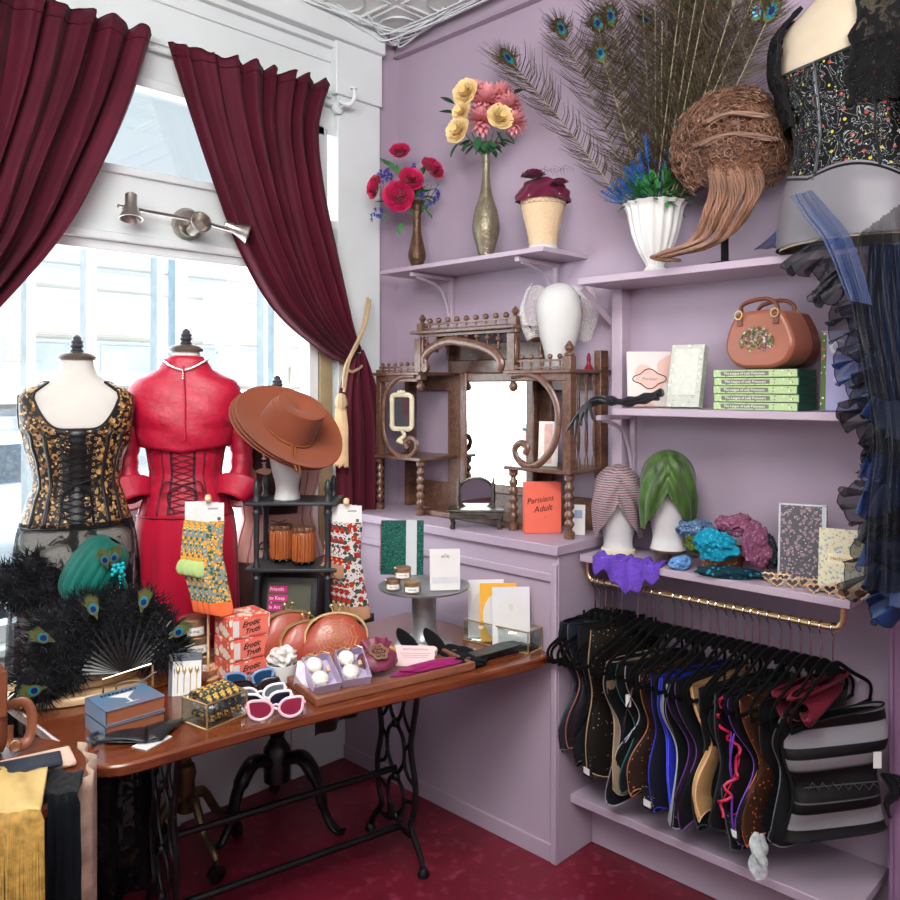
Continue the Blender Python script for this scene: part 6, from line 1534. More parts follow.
# pink boxes
m_ppk = spots('coral_cloud_print', '#d65a48', [('#e2cfbb', 30, .46, 2), ('#e6d8c8', 44, .30, 5)], .4)
q = on(251, 680); q.y += .05
for k in range(3):
    t = thing('printed_box', ('lowest', 'middle', 'topmost')[k]+' coral and cream printed box of the stack of three', 'box', (q.x, q.y, ZTB+.068*k), face_cam(q, 26)+R((0, 1.5, -1)[k]), 'coral printed boxes')
    MB().box((0, 0, .0335), (.135, .115, .066)).build('carton', m_ppk, t, bevel=.003)
    MB().box((.0, -.0580, .0335), (.118, .001, .052)).build('name_panel', M('coral_panel', '#e07262', .5, vary=.05), t)
    MB().box((-.048, -.0587, .0335), (.02, .001, .05)).build('cream_panel', m_paper, t)
    words('Erotic', .024, m_dark, t, T3((0, -.0590, .044), rx=R(90), ry=R(-6)), shear=.5, bold=.0004); words('Truth', .022, m_dark, t, T3((.005, -.0590, .022), rx=R(90), ry=R(-6)), shear=.5, bold=.0004)
# speakeasy boxes
q = on(132, 738); q = V(q.x+.02, q.y+.085, 0)
m_bk_blue = NT('night_blue_cover'); gg = m_bk_blue.noise(5); m_bk_blue = m_bk_blue.set(Base_Color=m_bk_blue.mix(m_bk_blue.step(gg, .35, .65), lin('#54748f'), lin('#716f80')), Roughness=.35)
for k in range(2):
    t = thing('boxed_book', ('lower' if k == 0 else 'upper')+' blue boxed book'+(' under the cocktail glass one' if k == 0 else ' with white cocktail glass and title on its cover'), 'book', (q.x, q.y, ZTB+.041*k), face_cam(q, 22)+R(k*1.2), 'two blue boxed books')
    MB().box((0, 0, .0015), (.162, .135, .003)).box((0, 0, .0375), (.162, .135, .003)).box((-.0795, 0, .0195), (.003, .135, .039)).build('cover', m_bk_blue, t, bevel=.0008)
    MB().box((.002, 0, .0195), (.154, .128, .033)).build('pages', M('copper_edges', '#9c5f42', .45, .2, vary=.15, scale=60, stretch=(1, 1, 40)), t)
    if k:
        words('SPEAKEASY', .020, m_dark, t, T3((0, .042, .0393), rx=0), bold=.0003)
        mb = MB(); mb.prism([(-.034, .026), (.034, .026), (.003, -.010), (.003, -.042), (.018, -.046), (-.018, -.046), (-.003, -.042), (-.003, -.010)], .039, .0396); mb.M = Matrix.Identity(4); mb.build('cocktail_glass_print', m_paper, t, smooth=False)
# brass headband stand
q = P(124, 691, Z=.7915); t = thing('headband_stand', 'thin brass wire stand with a silver leaf hair clip on the wooden board', 'display stand', (q.x, q.y+.0, ZTB+.0515), face_cam(q))
mb = MB(); mb.tube([(-.055, 0, 0), (-.055, 0, .040), (.0, 0, .052), (.072, 0, .068), (.076, 0, .062), (.076, 0, .005)], .0028, 7); mb.build('wire_frame', m_brass, t)
MB().tube(cr([(-.02, -.005, .0), (-.018, -.008, .022), (.01, -.01, .030), (.04, -.01, .026)], 5), .0022, 6).build('wire_arch', m_brass, t)
mb = MB()
for k in range(5): leaf(mb, V(.03+.008*k, -.012, .018+.004*k), V(.8, -.2, .3+.1*k), .03, .008)
mb.build('leaf_clip', M('silver_leaf', '#b9b2a6', .4, .4), t)
# brown leather coasters
q = on(158, 684)
for k in range(4):
    t = thing('leather_coaster', ('lowest', 'second', 'third', 'topmost')[k]+' amber brown disc of the stack behind the matchbox', 'coaster', (q.x+.004*(k % 2), q.y+.02, ZTB+.008*k), 0, 'amber brown discs')
    MB().lathe([(.048, 0), (.052, .002), (.052, .005), (.048, .0075)], 28).build('disc', M('amber_horn', '#8b5226', .3, vary=.5, scale=40), t)
# match box with gold matches
q = on(188, 696); t = thing('match_pack', 'grey carton with four gold headed matches on a white front', 'pack', (q.x, q.y+.02, ZTB), face_cam(q, -6), rx=R(-16))
MB().box((0, .004, .055), (.095, .022, .125)).build('carton', M('slate_card', '#5f656c', .6), t, bevel=.002)
MB().box((.006, -.0085, .045), (.082, .003, .098)).build('white_front', m_paper, t)
for k in range(4):
    mb = MB(); x = -.02+.018*k; mb.tube([(x, -.0115, .005), (x, -.0115, .06)], .0012, 5); mb.lathe([(.002, 0), (.006, .008), (.005, .018), (.001, .022)], 10, (x, -.0115, .058), sy=.5); mb.build('gold_match', m_gold, t)
# gold framed glass box with scarves
def glass_box(label, p, rz, d, z=0, hb=None):
    t = thing('glass_box', label, 'glass box', (p.x, p.y, ZTB), rz); x, y, h = d[0]/2, d[1]/2, d[2]; hb = hb or h
    c = [(-x, -y), (x, -y), (x, y), (-x, y)]; hs = [h, h, hb, hb]; mb = MB()
    for i in range(4):
        a, b = c[i], c[(i+1) % 4]
        mb.tube([(*a, .002), (*b, .002)], .0028, 6); mb.tube([(*a, hs[i]), (*b, hs[(i+1) % 4])], .0028, 6); mb.tube([(*a, .002), (*a, hs[i])], .0028, 6)
    mb.build('gold_frame', m_gold, t)
    for i, nm in enumerate(('front_pane', 'right_pane', 'back_pane', 'left_pane')):
        a, b = c[i], c[(i+1) % 4]; a = V(*a, 0)*.985; b = V(*b, 0)*.985
        mb = MB(); mb.add([a, b, b+V(0, 0, hs[(i+1) % 4]), a+V(0, 0, hs[i])], [(0, 1, 2, 3)]); mb.build('glass_pane', glassy('box_glass_'+nm, '#f2f6f4', .07, .02), t, solid=.0015)
    MB().box((0, 0, .003), (d[0]*.97, d[1]*.97, .002)).build('base_pane', m_glass, t); return t
q = on(207, 731); hg = face_cam(q, 42); dG = (.135, .105, .068); off = Matrix.Rotation(hg, 3, 'Z') @ V(dG[0]/2, dG[1]/2, 0)
qg = V(q.x, q.y, 0)+off; qg = V(q.x, q.y, 0) + Matrix.Rotation(hg, 3, 'Z') @ V(.03, .075, 0)
hg = face_cam(q, 38); corner = Matrix.Rotation(hg, 3, 'Z') @ V(-dG[0]/2, -dG[1]/2, 0); qg = V(q.x, q.y, 0)-corner
qg = V(q.x, q.y, 0)-(Matrix.Rotation(hg, 3, 'Z') @ V(-dG[0]/2, -dG[1]/2, 0)); 
glass_box('gold edged glass box holding rolled sunflower print scarves', qg, hg, dG)
m_scarf = spots('sunflower_scarf', '#16202a', [('#b98a28', 70, .42, 1), ('#d0aa48', 110, .28, 3), ('#2f5a3a', 60, .24, 6)], .5, .3)
for k in range(5):
    o = Matrix.Rotation(hg, 3, 'Z') @ V(-.045+.0225*k, 0, 0)
    t = thing('rolled_scarf', ('first', 'second', 'middle', 'fourth', 'last')[k]+' rolled navy and yellow scarf counted from the left in the glass box', 'scarf', (qg.x+o.x, qg.y+o.y, ZTB+.012), hg, 'rolled scarves in the glass box')
    mb = MB(); mb.tube(cr([(0, -.044, .028), (0, -.03, .060), (0, .02, .066), (0, .042, .052)], 5), [.011+.0015*sin(i*2) for i in range(16)], 12); mb.tube(cr([(0, -.044, .03), (.001, -.042, .012), (0, -.02, .012), (0, .03, .012)], 4), .0095, 10); mb.build('roll', m_scarf, t)
# black leather pointed mask on white card
q = on(150, 745); t = thing('card', 'plain white card sticking out under the black leather piece', 'card', (q.x+.012, q.y+.012, ZTB+.0005), R(20)); MB().box((0, 0, .001), (.09, .05, .002)).build('card', m_paper, t)
m_lth = M('black_leather', '#1b1d22', .42, vary=.2, scale=30, bump=.3, bscale=60)
q = on(148, 738); t = thing('leather_collar', 'black leather pointed collar with a strap lying at the table corner', 'collar', (q.x, q.y+.02, ZTB+.003), face_cam(q, 6))
def wedge(ax_, ay, bx_, by, cx, cy, dx, dy, th=.012):
    n = 8; mb = MB()
    for s_ in (0, 1):
        def fn(u, v):
            a = V(ax_, ay, 0).lerp(V(bx_, by, 0), u); b = V(dx, dy, 0).lerp(V(cx, cy, 0), u); q = a.lerp(b, v); q.z = .004+th*sin(PI*v)*(1-u*.6)+(.008 if s_ else 0)*(1-v*.5)*sin(PI*u); return q
        mb.grid(fn, n, n)
    return mb
wedge(-.115, -.01, .0, -.065, .015, .045, -.10, .035).build('flap', m_lth, t, solid=.002); wedge(.0, -.062, .035, -.065, .115, .05, .012, .048).build('flap', m_lth, t, solid=.002)
MB().tube(cr([(-.115, -.02, .008), (-.13, .0, .014), (-.12, .03, .012), (-.07, .05, .012), (-.02, .055, .012)], 5), .008, 8, flat=.5).build('strap', m_lth, t)
MB().ell((-.045, .045, .022), .008, .006, .006, 8, 6).build('buckle', m_chrome, t)
# sunglasses on the table
def sun(px, py, lab, fr, ln, rzo=0, sc=1.2, dz=0, tilt=-13):
    q = on(px, py); return sunglasses(lab, (q.x, q.y, ZTB+.003+dz), face_cam(q, rzo), fr, ln, 0, .012, sc, 'cat eye sunglasses on the table', tilt=R(tilt))
m_wf = M('white_acetate', '#e6e4e6', .25, vary=0, coat=.4); m_bf = M('blue_acetate', '#6f8fb4', .25, vary=0, coat=.4); m_kf = M('black_acetate', '#17151a', .2, vary=0, coat=.4); m_pf = M('pink_acetate', '#dfb4bf', .25, vary=0, coat=.4)
sun(250, 690, 'blue framed cat eye sunglasses at the back of the row', m_bf, M('blue_lens', '#1c3a5c', .08), 8, 1.15)
sun(256, 698, 'black framed sunglasses behind the white pairs', m_kf, m_dlens, 4, 1.1)
sun(261, 706, 'white cat eye sunglasses with grey lenses behind the dark lensed pair', m_wf, M('grey_lens', '#5a6068', .08), 10, 1.15)
sun(266, 713, 'white cat eye sunglasses with near black lenses', m_wf, M('navy_lens', '#16182a', .08), 4, 1.15)
sun(276, 721, 'pale pink cat eye sunglasses with rose lenses at the front', m_pf, M('rose_lens', '#7c1c38', .08), 4, 1.22)
q = on(277, 681); box_thing('acrylic_card', 'dark printed card in a clear frame lying behind the sunglasses', 'card', q, face_cam(q, 20), (.10, .07, .006), M('slate_print', '#5c6672', .2, vary=.4, scale=40)); 
# tray with things
pA, pB = on(318, 706), on(472, 670); tv = pB-pA; hT = math.atan2(tv.y, tv.x); Lt = tv.length; Wt = .20
tc = (pA+pB)/2+Matrix.Rotation(hT, 3, 'Z') @ V(0, Wt/2, 0)
t = thing('wooden_tray', 'brown wooden tray along the front edge of the table', 'tray', (tc.x, tc.y, ZTB), hT)
MB().box((0, 0, .004), (Lt, Wt, .008)).build('tray_base', m_traywood, t, bevel=.002)
for c_, d_ in (((0, -Wt/2, .013), (Lt+.02, .016, .026)), ((0, Wt/2, .013), (Lt+.02, .016, .026)), ((-Lt/2, 0, .0125), (.016, Wt, .025)), ((Lt/2, 0, .0125), (.016, Wt, .025))): MB().box(c_, d_).build('rim', m_traywood, t, bevel=.004)
def tr(x, y, z=.0085): q = Matrix.Rotation(hT, 3, 'Z') @ V(x, y, 0); return V(tc.x+q.x, tc.y+q.y, ZTB+z)
m_lil = M('lilac_card', '#b9aac8', .5, vary=.05); m_bomb = M('white_bath_bomb', '#e4dfd4', .85, vary=.06, bump=.5, bscale=200)
xs = (-Lt/2+.055, -Lt/2+.155)
for k, x in enumerate(xs):
    q = tr(x, -.035); hh = hT+R(4-8*k)+R(-6)
    t = thing('bath_bomb_box', ('left' if k == 0 else 'right')+' clear topped gift box with two white bath bombs propped in the tray', 'gift box', tuple(q), hh, 'bath bomb gift boxes', rx=R(32))
    MB().box((0, .055, .003), (.088, .115, .004)).box((-.043, .055, .018), (.002, .115, .034)).box((.043, .055, .018), (.002, .115, .034)).box((0, -.002, .018), (.088, .002, .034)).box((0, .112, .018), (.088, .002, .034)).build('carton', m_lil, t)
    for y in (.03, .083): MB().ell((-.014, y, .026), .027, .027, .020, 18, 12).build('bath_bomb', m_bomb, t)
    MB().tube([(.028, .03, .018), (.026, .055, .020)], .007, 10).build('vial', m_glass, t); MB().tube([(.026, .055, .02), (.025, .07, .022)], .0065, 10).build('cork', m_palewood, t)
    mb = MB(); mb.tube(cr([(-.045, .1, .036), (-.02, .118, .038), (0, .104, .040), (.02, .12, .038), (.043, .108, .036)], 5), .0012, 5); mb.tube([(-.01+.012*cos(a), .112+.004*sin(a*2), .042+.010*sin(a)) for a in [i*TAU/16 for i in range(16)]], .0012, 5, True); mb.build('gold_ribbon', m_gold, t)
    MB().box((0, .055, .0365), (.088, .115, .001)).build('window', glassy('box_film', '#ffffff', .05, .1), t)
q = tr(-Lt/2+.03, .045); t = thing('gem_box', 'faceted lilac paper gem box behind the bath bomb boxes', 'gift box', tuple(q), hT+R(20))
mb = MB(); top = [(.02, .02, .075), (-.02, .02, .075), (-.02, -.02, .075), (.02, -.02, .075)]; mid = [(.045, 0, .045), (0, .045, .05), (-.045, 0, .045), (0, -.045, .04)]; bot = [(.03, .03, 0), (-.03, .03, 0), (-.03, -.03, 0), (.03, -.03, 0)]
mb.add(bot+mid+top, [(0, 1, 2, 3), (8, 9, 10, 11)][1:]+[(3, 2, 1, 0)]+[(0, 4, 5), (0, 5, 1), (1, 5, 6), (1, 6, 2), (2, 6, 7), (2, 7, 3), (3, 7, 4), (3, 4, 0), (8, 5, 4), (9, 5, 8), (9, 6, 5), (10, 6, 9), (10, 7, 6), (11, 7, 10), (11, 4, 7), (8, 4, 11)])
mb.build('facets', M('pearl_lilac', '#d8cfdd', .35, vary=.03), t, smooth=False)
m_velm = M('magenta_velvet', '#6c1a3a', .5, vary=.3, scale=14, sheen=.9, bump=.2)
q = tr(-.02, -.01); t = thing('velvet_pouch', 'wine velvet drawstring pouch with a gold crest in the tray', 'pouch', tuple(q), hT+R(-10), rx=R(24))
def fn(u, v):
    a = TAU*u; 
    if v < .7: k = .060*sin(PI*(.01+.73*v/.7))**.6; d_ = .45; pl = 1+.04*sin(a*7+v*9)
    else: q_ = (v-.7)/.3; k = .034+.02*q_-.0; d_ = .6; pl = 1+.07*sin(a*9)*(.4+q_)
    return V(cos(a)*k*pl*1.1, .0+.115*v*.85-.01, .03+sin(a)*k*d_*pl+.018*v)
MB().grid(fn, 64, 26, True).build('pouch', m_velm, t)
mb = MB(); mb.M = T3((.0, .038, .068)); mb.tube([(.026*cos(a)*(1+.10*cos(6*a)), .032*sin(a)*(1+.10*cos(6*a)), 0) for a in [i*TAU/48 for i in range(48)]], .005, 6, True, flat=.3)
mb.build('gold_crest', m_gold, t)
for k, s_ in enumerate(('PAN', 'TAU', 'MON')): words(s_, .016, m_gold, t, T3((0, .052-.016*k, .070)), bold=.0004)
q = tr(.115, .0); t = thing('pink_card', 'pale pink printed card standing behind the magenta ribbon in the tray', 'card', tuple(q+V(0, 0, .004)), face_cam(q, -6), rx=R(-20))
MB().box((0, 0, .032), (.125, .002, .064)).build('card', M('pale_pink_card', '#d9bfc0', .6, vary=.02), t)
words('PHOTO BOOTH FUN', .0085, M('wine_ink', '#7a3444', .6), t, T3((0, -.0014, .052), rx=R(90)))
mb = MB()
for k in range(3): mb.box((0, -.0014, .040-.006*k), (.10-.012*k, .0006, .0014))
mb.build('text_lines', M('grey_wine_ink', '#a38088', .6), t)
q = tr(.125, -.062); crumple('silk_ribbon', 'magenta silk ribbon bundled at the front right of the tray', 'ribbon', q, (.12, .02, .017), M('magenta_silk', '#8e1a5c', .35, vary=.3, scale=12, sheen=.5), 6, .4, hT)
q = tr(.07, .075); t = box_thing('boxed_cards', 'yellow box with a dark ornamental top lying behind the tray', 'box', V(q.x, q.y+.06, 0), hT+R(8), (.14, .10, .03), M('grey_card_side', '#a9a2a6', .5)); 
MB().box((0, 0, .0315), (.14, .10, .003)).build('yellow_top', M('marigold', '#d9982c', .45, vary=.05), t); MB().lathe([(.042, 0), (.042, .001)], 24, (0, 0, .033), sx=1.2, sy=.8).build('ornament', spots('ornament_print', '#3a2c30', [('#b0894a', 90, .3, 1), ('#7a2c44', 80, .2, 3)]), t)
# coin purses
m_purse = M('coral_leather', '#983f2c', .38, vary=.08, scale=8, bump=.08, bscale=120, coat=.15)
def purse(label, loc, rz, s, rx=-10, web=False):
    t = thing('coin_purse', label, 'purse', tuple(loc), rz, 'coral leather clasp purses', rx=R(rx))
    def fn(u, v):
        a = TAU*u; z = v; wd = .098*math.sin(PI*(.10+.66*v))**.75 if v < .95 else .07; wd = .100*(1-abs(v-.38)**1.9*1.15); th = .028*sin(PI*min(1, .12+.86*v))**.7+.003
        c_ = math.copysign(abs(cos(a))**.8, cos(a)); puck = 1+.02*sin(a*14)*(v > .6)
        return V(c_*wd*s, sin(a)*th*s*puck, (.15*z-.0)*s*(1-.12*abs(c_)**3*(v > .5))+.006*s)
    MB().grid(fn, 56, 26, True).build('pouch', m_purse, t)
    mb = MB(); arc = cr([(-.086*s, -.006, .075*s), (-.084*s, -.006, .115*s), (-.055*s, -.006, .148*s), (0, -.006, .160*s), (.055*s, -.006, .148*s), (.084*s, -.006, .115*s), (.086*s, -.006, .075*s)], 6)
    for y in (-.004, .008): mb.tube([V(q.x, q.y+y, q.z) for q in arc], .0042*s, 6)
    mb.build('gold_clasp', m_gold, t)
    for x, y in ((-.006, -.004), (.008, .01)):
        mb = MB(); mb.tube([(x*s, y, .160*s), (x*1.8*s, y, .176*s)], .002, 6); mb.ell((x*1.9*s, y, .180*s), .0065*s, nu=10, nv=7); mb.build('clasp_knob', m_gold, t)
    if web:
        c = V(.0, 0, .085*s); mb = MB()
        def pt(x, z): zz = max(.02, min(.97, z/(.15*s))); th = .028*sin(PI*min(1, .12+.86*zz))**.7+.003; wd = .100*(1-abs(zz-.38)**1.9*1.15)*s; f_ = max(0, 1-(abs(x)/wd)**2.4)**.5; return V(x, -th*s*f_-.0008, z+.006*s)
        for k in range(10):
            a = k*TAU/10; mb.tube([pt(c.x+q/6*.062*s*cos(a), c.z+q/6*.056*s*sin(a)) for q in range(7)], .0007, 4)
        for rr_ in (.2, .38, .56, .74, .92):
            mb.tube([pt(c.x+rr_*.062*s*cos(a)*(1-.09*abs(sin(a*5))), c.z+rr_*.056*s*sin(a)*(1-.09*abs(sin(a*5)))) for a in [i*TAU/60 for i in range(60)]], .0007, 4, True)
        mb.build('web_embroidery', M('gold_thread', '#d3a25c', .4, .3), t)
    return t
q = on(343, 678); q.y += .03
purse('front coral leather clasp purse with a gold spider web embroidered on it', q+V(0, 0, .01), face_cam(q, 6), 1.14, -16, True)
purse('middle coral clasp purse, half hidden behind the spider web one', q+V(-.058, .075, .01), face_cam(q, 16), .98, -10)
purse('rearmost coral clasp purse at the left of the three', q+V(-.085, .135, .02), face_cam(q, 18), 1.08, -6)
q = on(292, 684); t = thing('paper_lined_cup', 'white cup stuffed with crumpled tissue beside the coral purses', 'cup', (q.x, q.y+.05, ZTB), 0)
MB().lathe([(.035, 0), (.042, .004), (.05, .055), (.047, .055), (.03, .01)], 32).build('cup', m_paper, t)
tp = crumple('tissue', 'x', 'x', (0, 0, .045), (.04, .04, .03), M('tissue_paper', '#d4cfca', .8, vary=.1), 3, .6, 0); 
for ch in list(tp.children): ch.parent = t; ch.location = (0, 0, .045)
bpy.data.objects.remove(tp)
# cake stand and what stands on it
q = on(424, 645); q = V(q.x, q.y, ZTB); zc = P(418, 586, d=(q.x*cos(AZ)+q.y*sin(AZ))).z
t = thing('pedestal_stand', 'grey metal pedestal cake stand at the back of the table', 'cake stand', tuple(q))
hcs = zc-ZTB; m_pew = M('pewter', '#98989b', .35, .5, vary=.15, scale=20)
pr = [(.105, 0), (.10, .006), (.07, .018), (.048, .04), (.042, .07), (.044, hcs-.03), (.05, hcs-.012), (.14, hcs-.008), (.158, hcs-.004), (.162, hcs+.004), (.156, hcs+.004), (.150, hcs)]
MB().lathe(pr, 56).build('stand', m_pew, t)
CS = V(q.x, q.y, ZTB+hcs+.0045)
def onc(px, py): p = P(px, py, Z=CS.z); return V(p.x, p.y, CS.z)
a1 = onc(393, 589); a2 = onc(412, 592); tin('left lower small tin on the pewter stand', a1, .72, grp='tins on the pewter stand'); tin('right lower small tin at the front of the pewter stand', a2, .78, grp='tins on the pewter stand'); tin('small tin stacked on top of the other two on the pewter stand', (a1+a2)/2+V(.012, .012, .040), .78, grp='tins on the pewter stand')
q = onc(445, 590); t = thing('card_pack', 'white card pack with a small grey emblem standing on the pewter stand', 'card pack', (q.x, q.y, CS.z), face_cam(q, 6), rx=R(-4))
MB().box((0, 0, .07), (.105, .018, .14)).build('pack', m_paper, t, bevel=.002); mb = MB()
for k in range(7): mb.tube([(-.012+.004*k, -.0098, .12-.004*abs(k-3)), (-.010+.004*k, -.0098, .126-.003*abs(k-3))], .0007, 4)
mb.tube([(-.014, -.0098, .118), (0, -.0098, .112), (.014, -.0098, .118)], .001, 4); mb.build('emblem', M('grey_emblem', '#7a7a7e', .6), t)
MB().box((0, -.0098, .035), (.09, .0008, .022)).build('band_print', M('pale_grey_print', '#c2c2c6', .6), t)
q = onc(405, 578); q = q+V(.03, .05, 0); t = thing('spiral_notebook', 'dark green glitter notebook with copper spiral behind the tins', 'notebook', (q.x, q.y, CS.z), face_cam(q, -4), rx=R(-10))
MB().box((0, 0, .10), (.16, .012, .20)).build('cover', spots('green_glitter', '#0e4a40', [('#1e7a66', 130, .3, 1), ('#062c28', 90, .3, 4)], .6), t, bevel=.002)
mb = MB()
for k in range(15): mb.tube([(-.080+.006*cos(a), .009*sin(a), .012+.0125*k) for a in [i*TAU/10 for i in range(10)]], .0013, 4, True)
mb.tube([(-.083, 0, .01), (-.083, 0, .19)], .001, 4); mb.build('spiral', M('copper_wire', '#b4704c', .3, .9), t)
MB().box((.035, -.009, .10), (.04, .003, .202)).build('paper_band', M('grey_band', '#b9bcbf', .6, vary=.03), t)
# glass card holder with three cards
qa, qb = on(464, 641), on(524, 655); vv_ = qb-qa; hc = math.atan2(vv_.y, vv_.x)
ctr = (qa+qb)/2+Matrix.Rotation(hc, 3, 'Z') @ V(0, .055, 0)
glass_box('brass edged open glass holder with three oval printed cards', V(ctr.x, ctr.y, 0), hc, (vv_.length+.02, .09, .075))
for k, (col, lab) in enumerate((('#d9d9da', 'leftmost grey card with a white oval in the glass holder'), ('#dfa63c', 'yellow edged card with a white oval in the middle of the glass holder'), ('#cfcfd2', 'rightmost grey card with a white oval in the glass holder'))):
    o = Matrix.Rotation(hc, 3, 'Z') @ V(-.082+.066*k, .02-.018*k, 0)
    cp = V(ctr.x+o.x, ctr.y+o.y, ZTB+.006); t = thing('oval_card', lab, 'card', tuple(cp), face_cam(cp, 6), 'oval cards in the glass holder', rx=R(-5))
    MB().box((0, 0, .102), (.132, .003, .204)).build('card', M('card_%d' % k, col, .6, vary=.02), t)
    mb = MB(); mb.M = T3((0, -.0022, .09), rx=R(90)); mb.lathe([(.055, -.0006), (.055, .0006)], 40, sy=1.45); mb.build('oval', m_paper, t)
    mb = MB(); mb.M = T3((0, -.0032, .135), rx=R(90)); mb.tube([(.007*cos(a), .010*sin(a), 0) for a in [i*TAU/16 for i in range(16)]], .0007, 4, True); mb.tube([(.003*cos(a), .005*sin(a), 0) for a in [i*TAU/16 for i in range(16)]], .0006, 4, True); mb.build('crest', M('crest_grey', '#b6b2a8', .6), t)
# velvet shoe forms, satin, lace pieces, gloves
for k, (px, py, lab) in enumerate(((405, 640, 'left black velvet almond shaped display form leaning back'), (432, 640, 'right black velvet almond shaped display form leaning back'))):
    q = on(px+4, py+18); t = thing('velvet_form', lab, 'display form', (q.x, q.y, ZTB+.002), face_cam(q, 14), 'black velvet display forms', rx=R(-42))
    mb = MB()
    def fn(u, v): a = TAU*u; r = sin(PI*v)**.65; return V(cos(a)*.029*r-.05*v+.03, sin(a)*.007*r, .11*v)
    mb.grid(fn, 24, 20, True); mb.build('form', M('black_velvet', '#060607', .9, sheen=.5), t)
q = on(428, 662); crumple('satin_cloth', 'white satin cloth crumpled under the black velvet forms', 'cloth', (q.x, q.y+.03, ZTB), (.06, .04, .022), M('ivory_satin', '#d9d3c8', .3, vary=.1, sheen=.3), 12, .5, R(20))
m_blk = M('black_lace_cloth', '#0e1016', .7, vary=.4, scale=60, bump=.6, bscale=200)
for k, (px, py, r, lab) in enumerate(((456, 655, (.055, .07, .012), 'folded black lace garment at the right end of the tray, the rear one'), (470, 664, (.06, .05, .014), 'black lace garment with small buckles hanging over the table edge'))):
    q = on(px, py); t = crumple('lace_garment', lab, 'lingerie', (q.x, q.y, ZTB), r, m_blk, 20+k, .35, hT, 'black lace garments on the table')
    mb = MB(); mb.tube([(-.02+.006*cos(a), -.02+.006*sin(a), r[2]*2.1) for a in [i*TAU/10 for i in range(10)]], .0016, 5, True); mb.build('buckle', M('rose_gold', '#b98a70', .3, .9), t)
for k in range(4):
    q = on(512-3*k, 652+1.0*k); t = thing('folded_glove', ('lowest', 'second', 'third', 'topmost')[k]+' flat black glove of the pile in front of the glass holder', 'glove', (q.x-.01*k, q.y+.012, ZTB+.001+.007*k), hT+R(-2+3*k), 'black gloves piled on the table')
    mb = MB(); pl = rounded([(-.11, -.03), (.06, -.034), (.11, -.03), (.112, .02), (.06, .034), (-.10, .026)], .012); mb.prism(pl, 0, .006); mb.build('glove', m_glove, t, bevel=.002)
# ---- sock displays
m_s1 = spots('yellow_floral_knit', '#7c8480', [('#3f5a3c', 80, .44, 3), ('#d9932a', 70, .42, 1), ('#e6bf58', 110, .30, 5)], .9, bump=.3)
m_s2 = spots('red_floral_knit', '#b9b6b6', [('#35463a', 50, .44, 4), ('#9c2a20', 40, .44, 1), ('#4a1812', 120, .34, 2), ('#d9a030', 60, .18, 6)], .9, bump=.3)
def sock_rack(label, px, pytop, pybot, d, m_leg, m_heel, m_toe, grp, which, mirror=1):
    top = P(px, pytop, d=d); L = (pybot-pytop)*d/820; base = V(top.x, top.y+.03, ZTB)
    h = face_cam(top)
    st = thing('sock_stand', label, 'display stand', tuple(base), h)
    hz = top.z-ZTB; MB().lathe([(.035, 0), (.035, .006), (.006, .012), (.005, .03)], 20).tube([(0, 0, .01), (0, 0, hz+.004)], .004, 8).tube([(0, 0, hz+.004), (0, -.075, hz+.006)], .0035, 6).build('stand', m_palewood, st)
    mb = MB()
    for k in range(7): mb.ell((0, -.008-.011*k, hz+.008), .010, .006, .008, 10, 6)
    mb.build('wooden_beads', m_palewood, st)
    F_ = Matrix.Translation(V(top.x, top.y, top.z)) @ Matrix.Rotation(h, 4, 'Z')
    for k in range(4):
        loc = F_ @ V(-.017*(3-k)*mirror, .018-.017*k, -.006)
        t = thing('sock_pair', ('rearmost', 'second rearmost', 'second nearest', 'nearest')[k]+' carded sock pair of '+which, 'socks', tuple(loc), h+R(-6+2*k), grp)
        MB().box((0, 0, -.030), (.066, .004, .062)).build('card', m_paper, t)
        if k == 3: MB().box((0, -.0025, -.016), (.03, .0006, .005)).build('card_print', M('card_ink', '#8d8d90', .6), t); MB().box((.018, -.0025, -.048), (.01, .0006, .010)).build('card_mark', M('card_mark', '#55585c', .6), t)
        w_ = .036; o1 = -.055
        leg = [(-w_, o1), (w_, o1), (w_*1.05, -L*.45), (w_*1.5, -L*.62), (w_*1.7, -L*.78)]
        def bodyfn(u, v):
            c = cr([(0, 0, o1), (-.004, 0, -L*.25), (-.008, 0, -L*.48), (.004, 0, -L*.66), (.020, 0, -L*.86), (.028, 0, -L)], 6); i = v*(len(c)-1); j = min(len(c)-2, int(i)); p_ = c[j].lerp(c[j+1], i-j)
            wd = w_*(1+.12*math.exp(-((v-.5)/.12)**2)); a = TAU*u; e = math.copysign(abs(cos(a))**.6, cos(a)); kz = 1 if v < .93 else math.sqrt(max(.02, 1-((v-.93)/.07)**2))
            return V(p_.x+e*wd*kz, sin(a)*.006, p_.z)
        MB().grid(bodyfn, 24, 34, True).build('sock', m_leg, t)
        mb = MB(); 
        def heel(u, v): a = TAU*u; r = sqrt_ = math.sqrt(max(0, 1-v*v)); return V(-w_*.75-.034*v, sin(a)*.0075*r, -L*.56-.010*v+cos(a)*.030*r)
        mb.grid(heel, 18, 8, True); mb.build('heel', m_heel, t)
        mb = MB()
        def toe(u, v): q = bodyfn(u, .82+.18*v); return V(q.x*1.0, q.y*1.15-.0, q.z)
        mb.grid(toe, 24, 10, True); mb.build('toe', m_toe, t)
sock_rack('pale wooden peg stand holding the yellow floral socks', 213, 500, 612, 2.56, m_s1, M('lime_knit', '#a9c07c', .9), M('orange_knit', '#d9653a', .9, vary=.2), 'yellow floral socks', 'the yellow floral bunch on the left peg')
sock_rack('pale wooden peg stand holding the red floral socks', 352, 503, 616, 2.78, m_s2, M('tan_knit', '#9a7056', .9), M('tan_knit_toe', '#a37a5e', .9), 'red floral socks', 'the red floral bunch on the right peg')
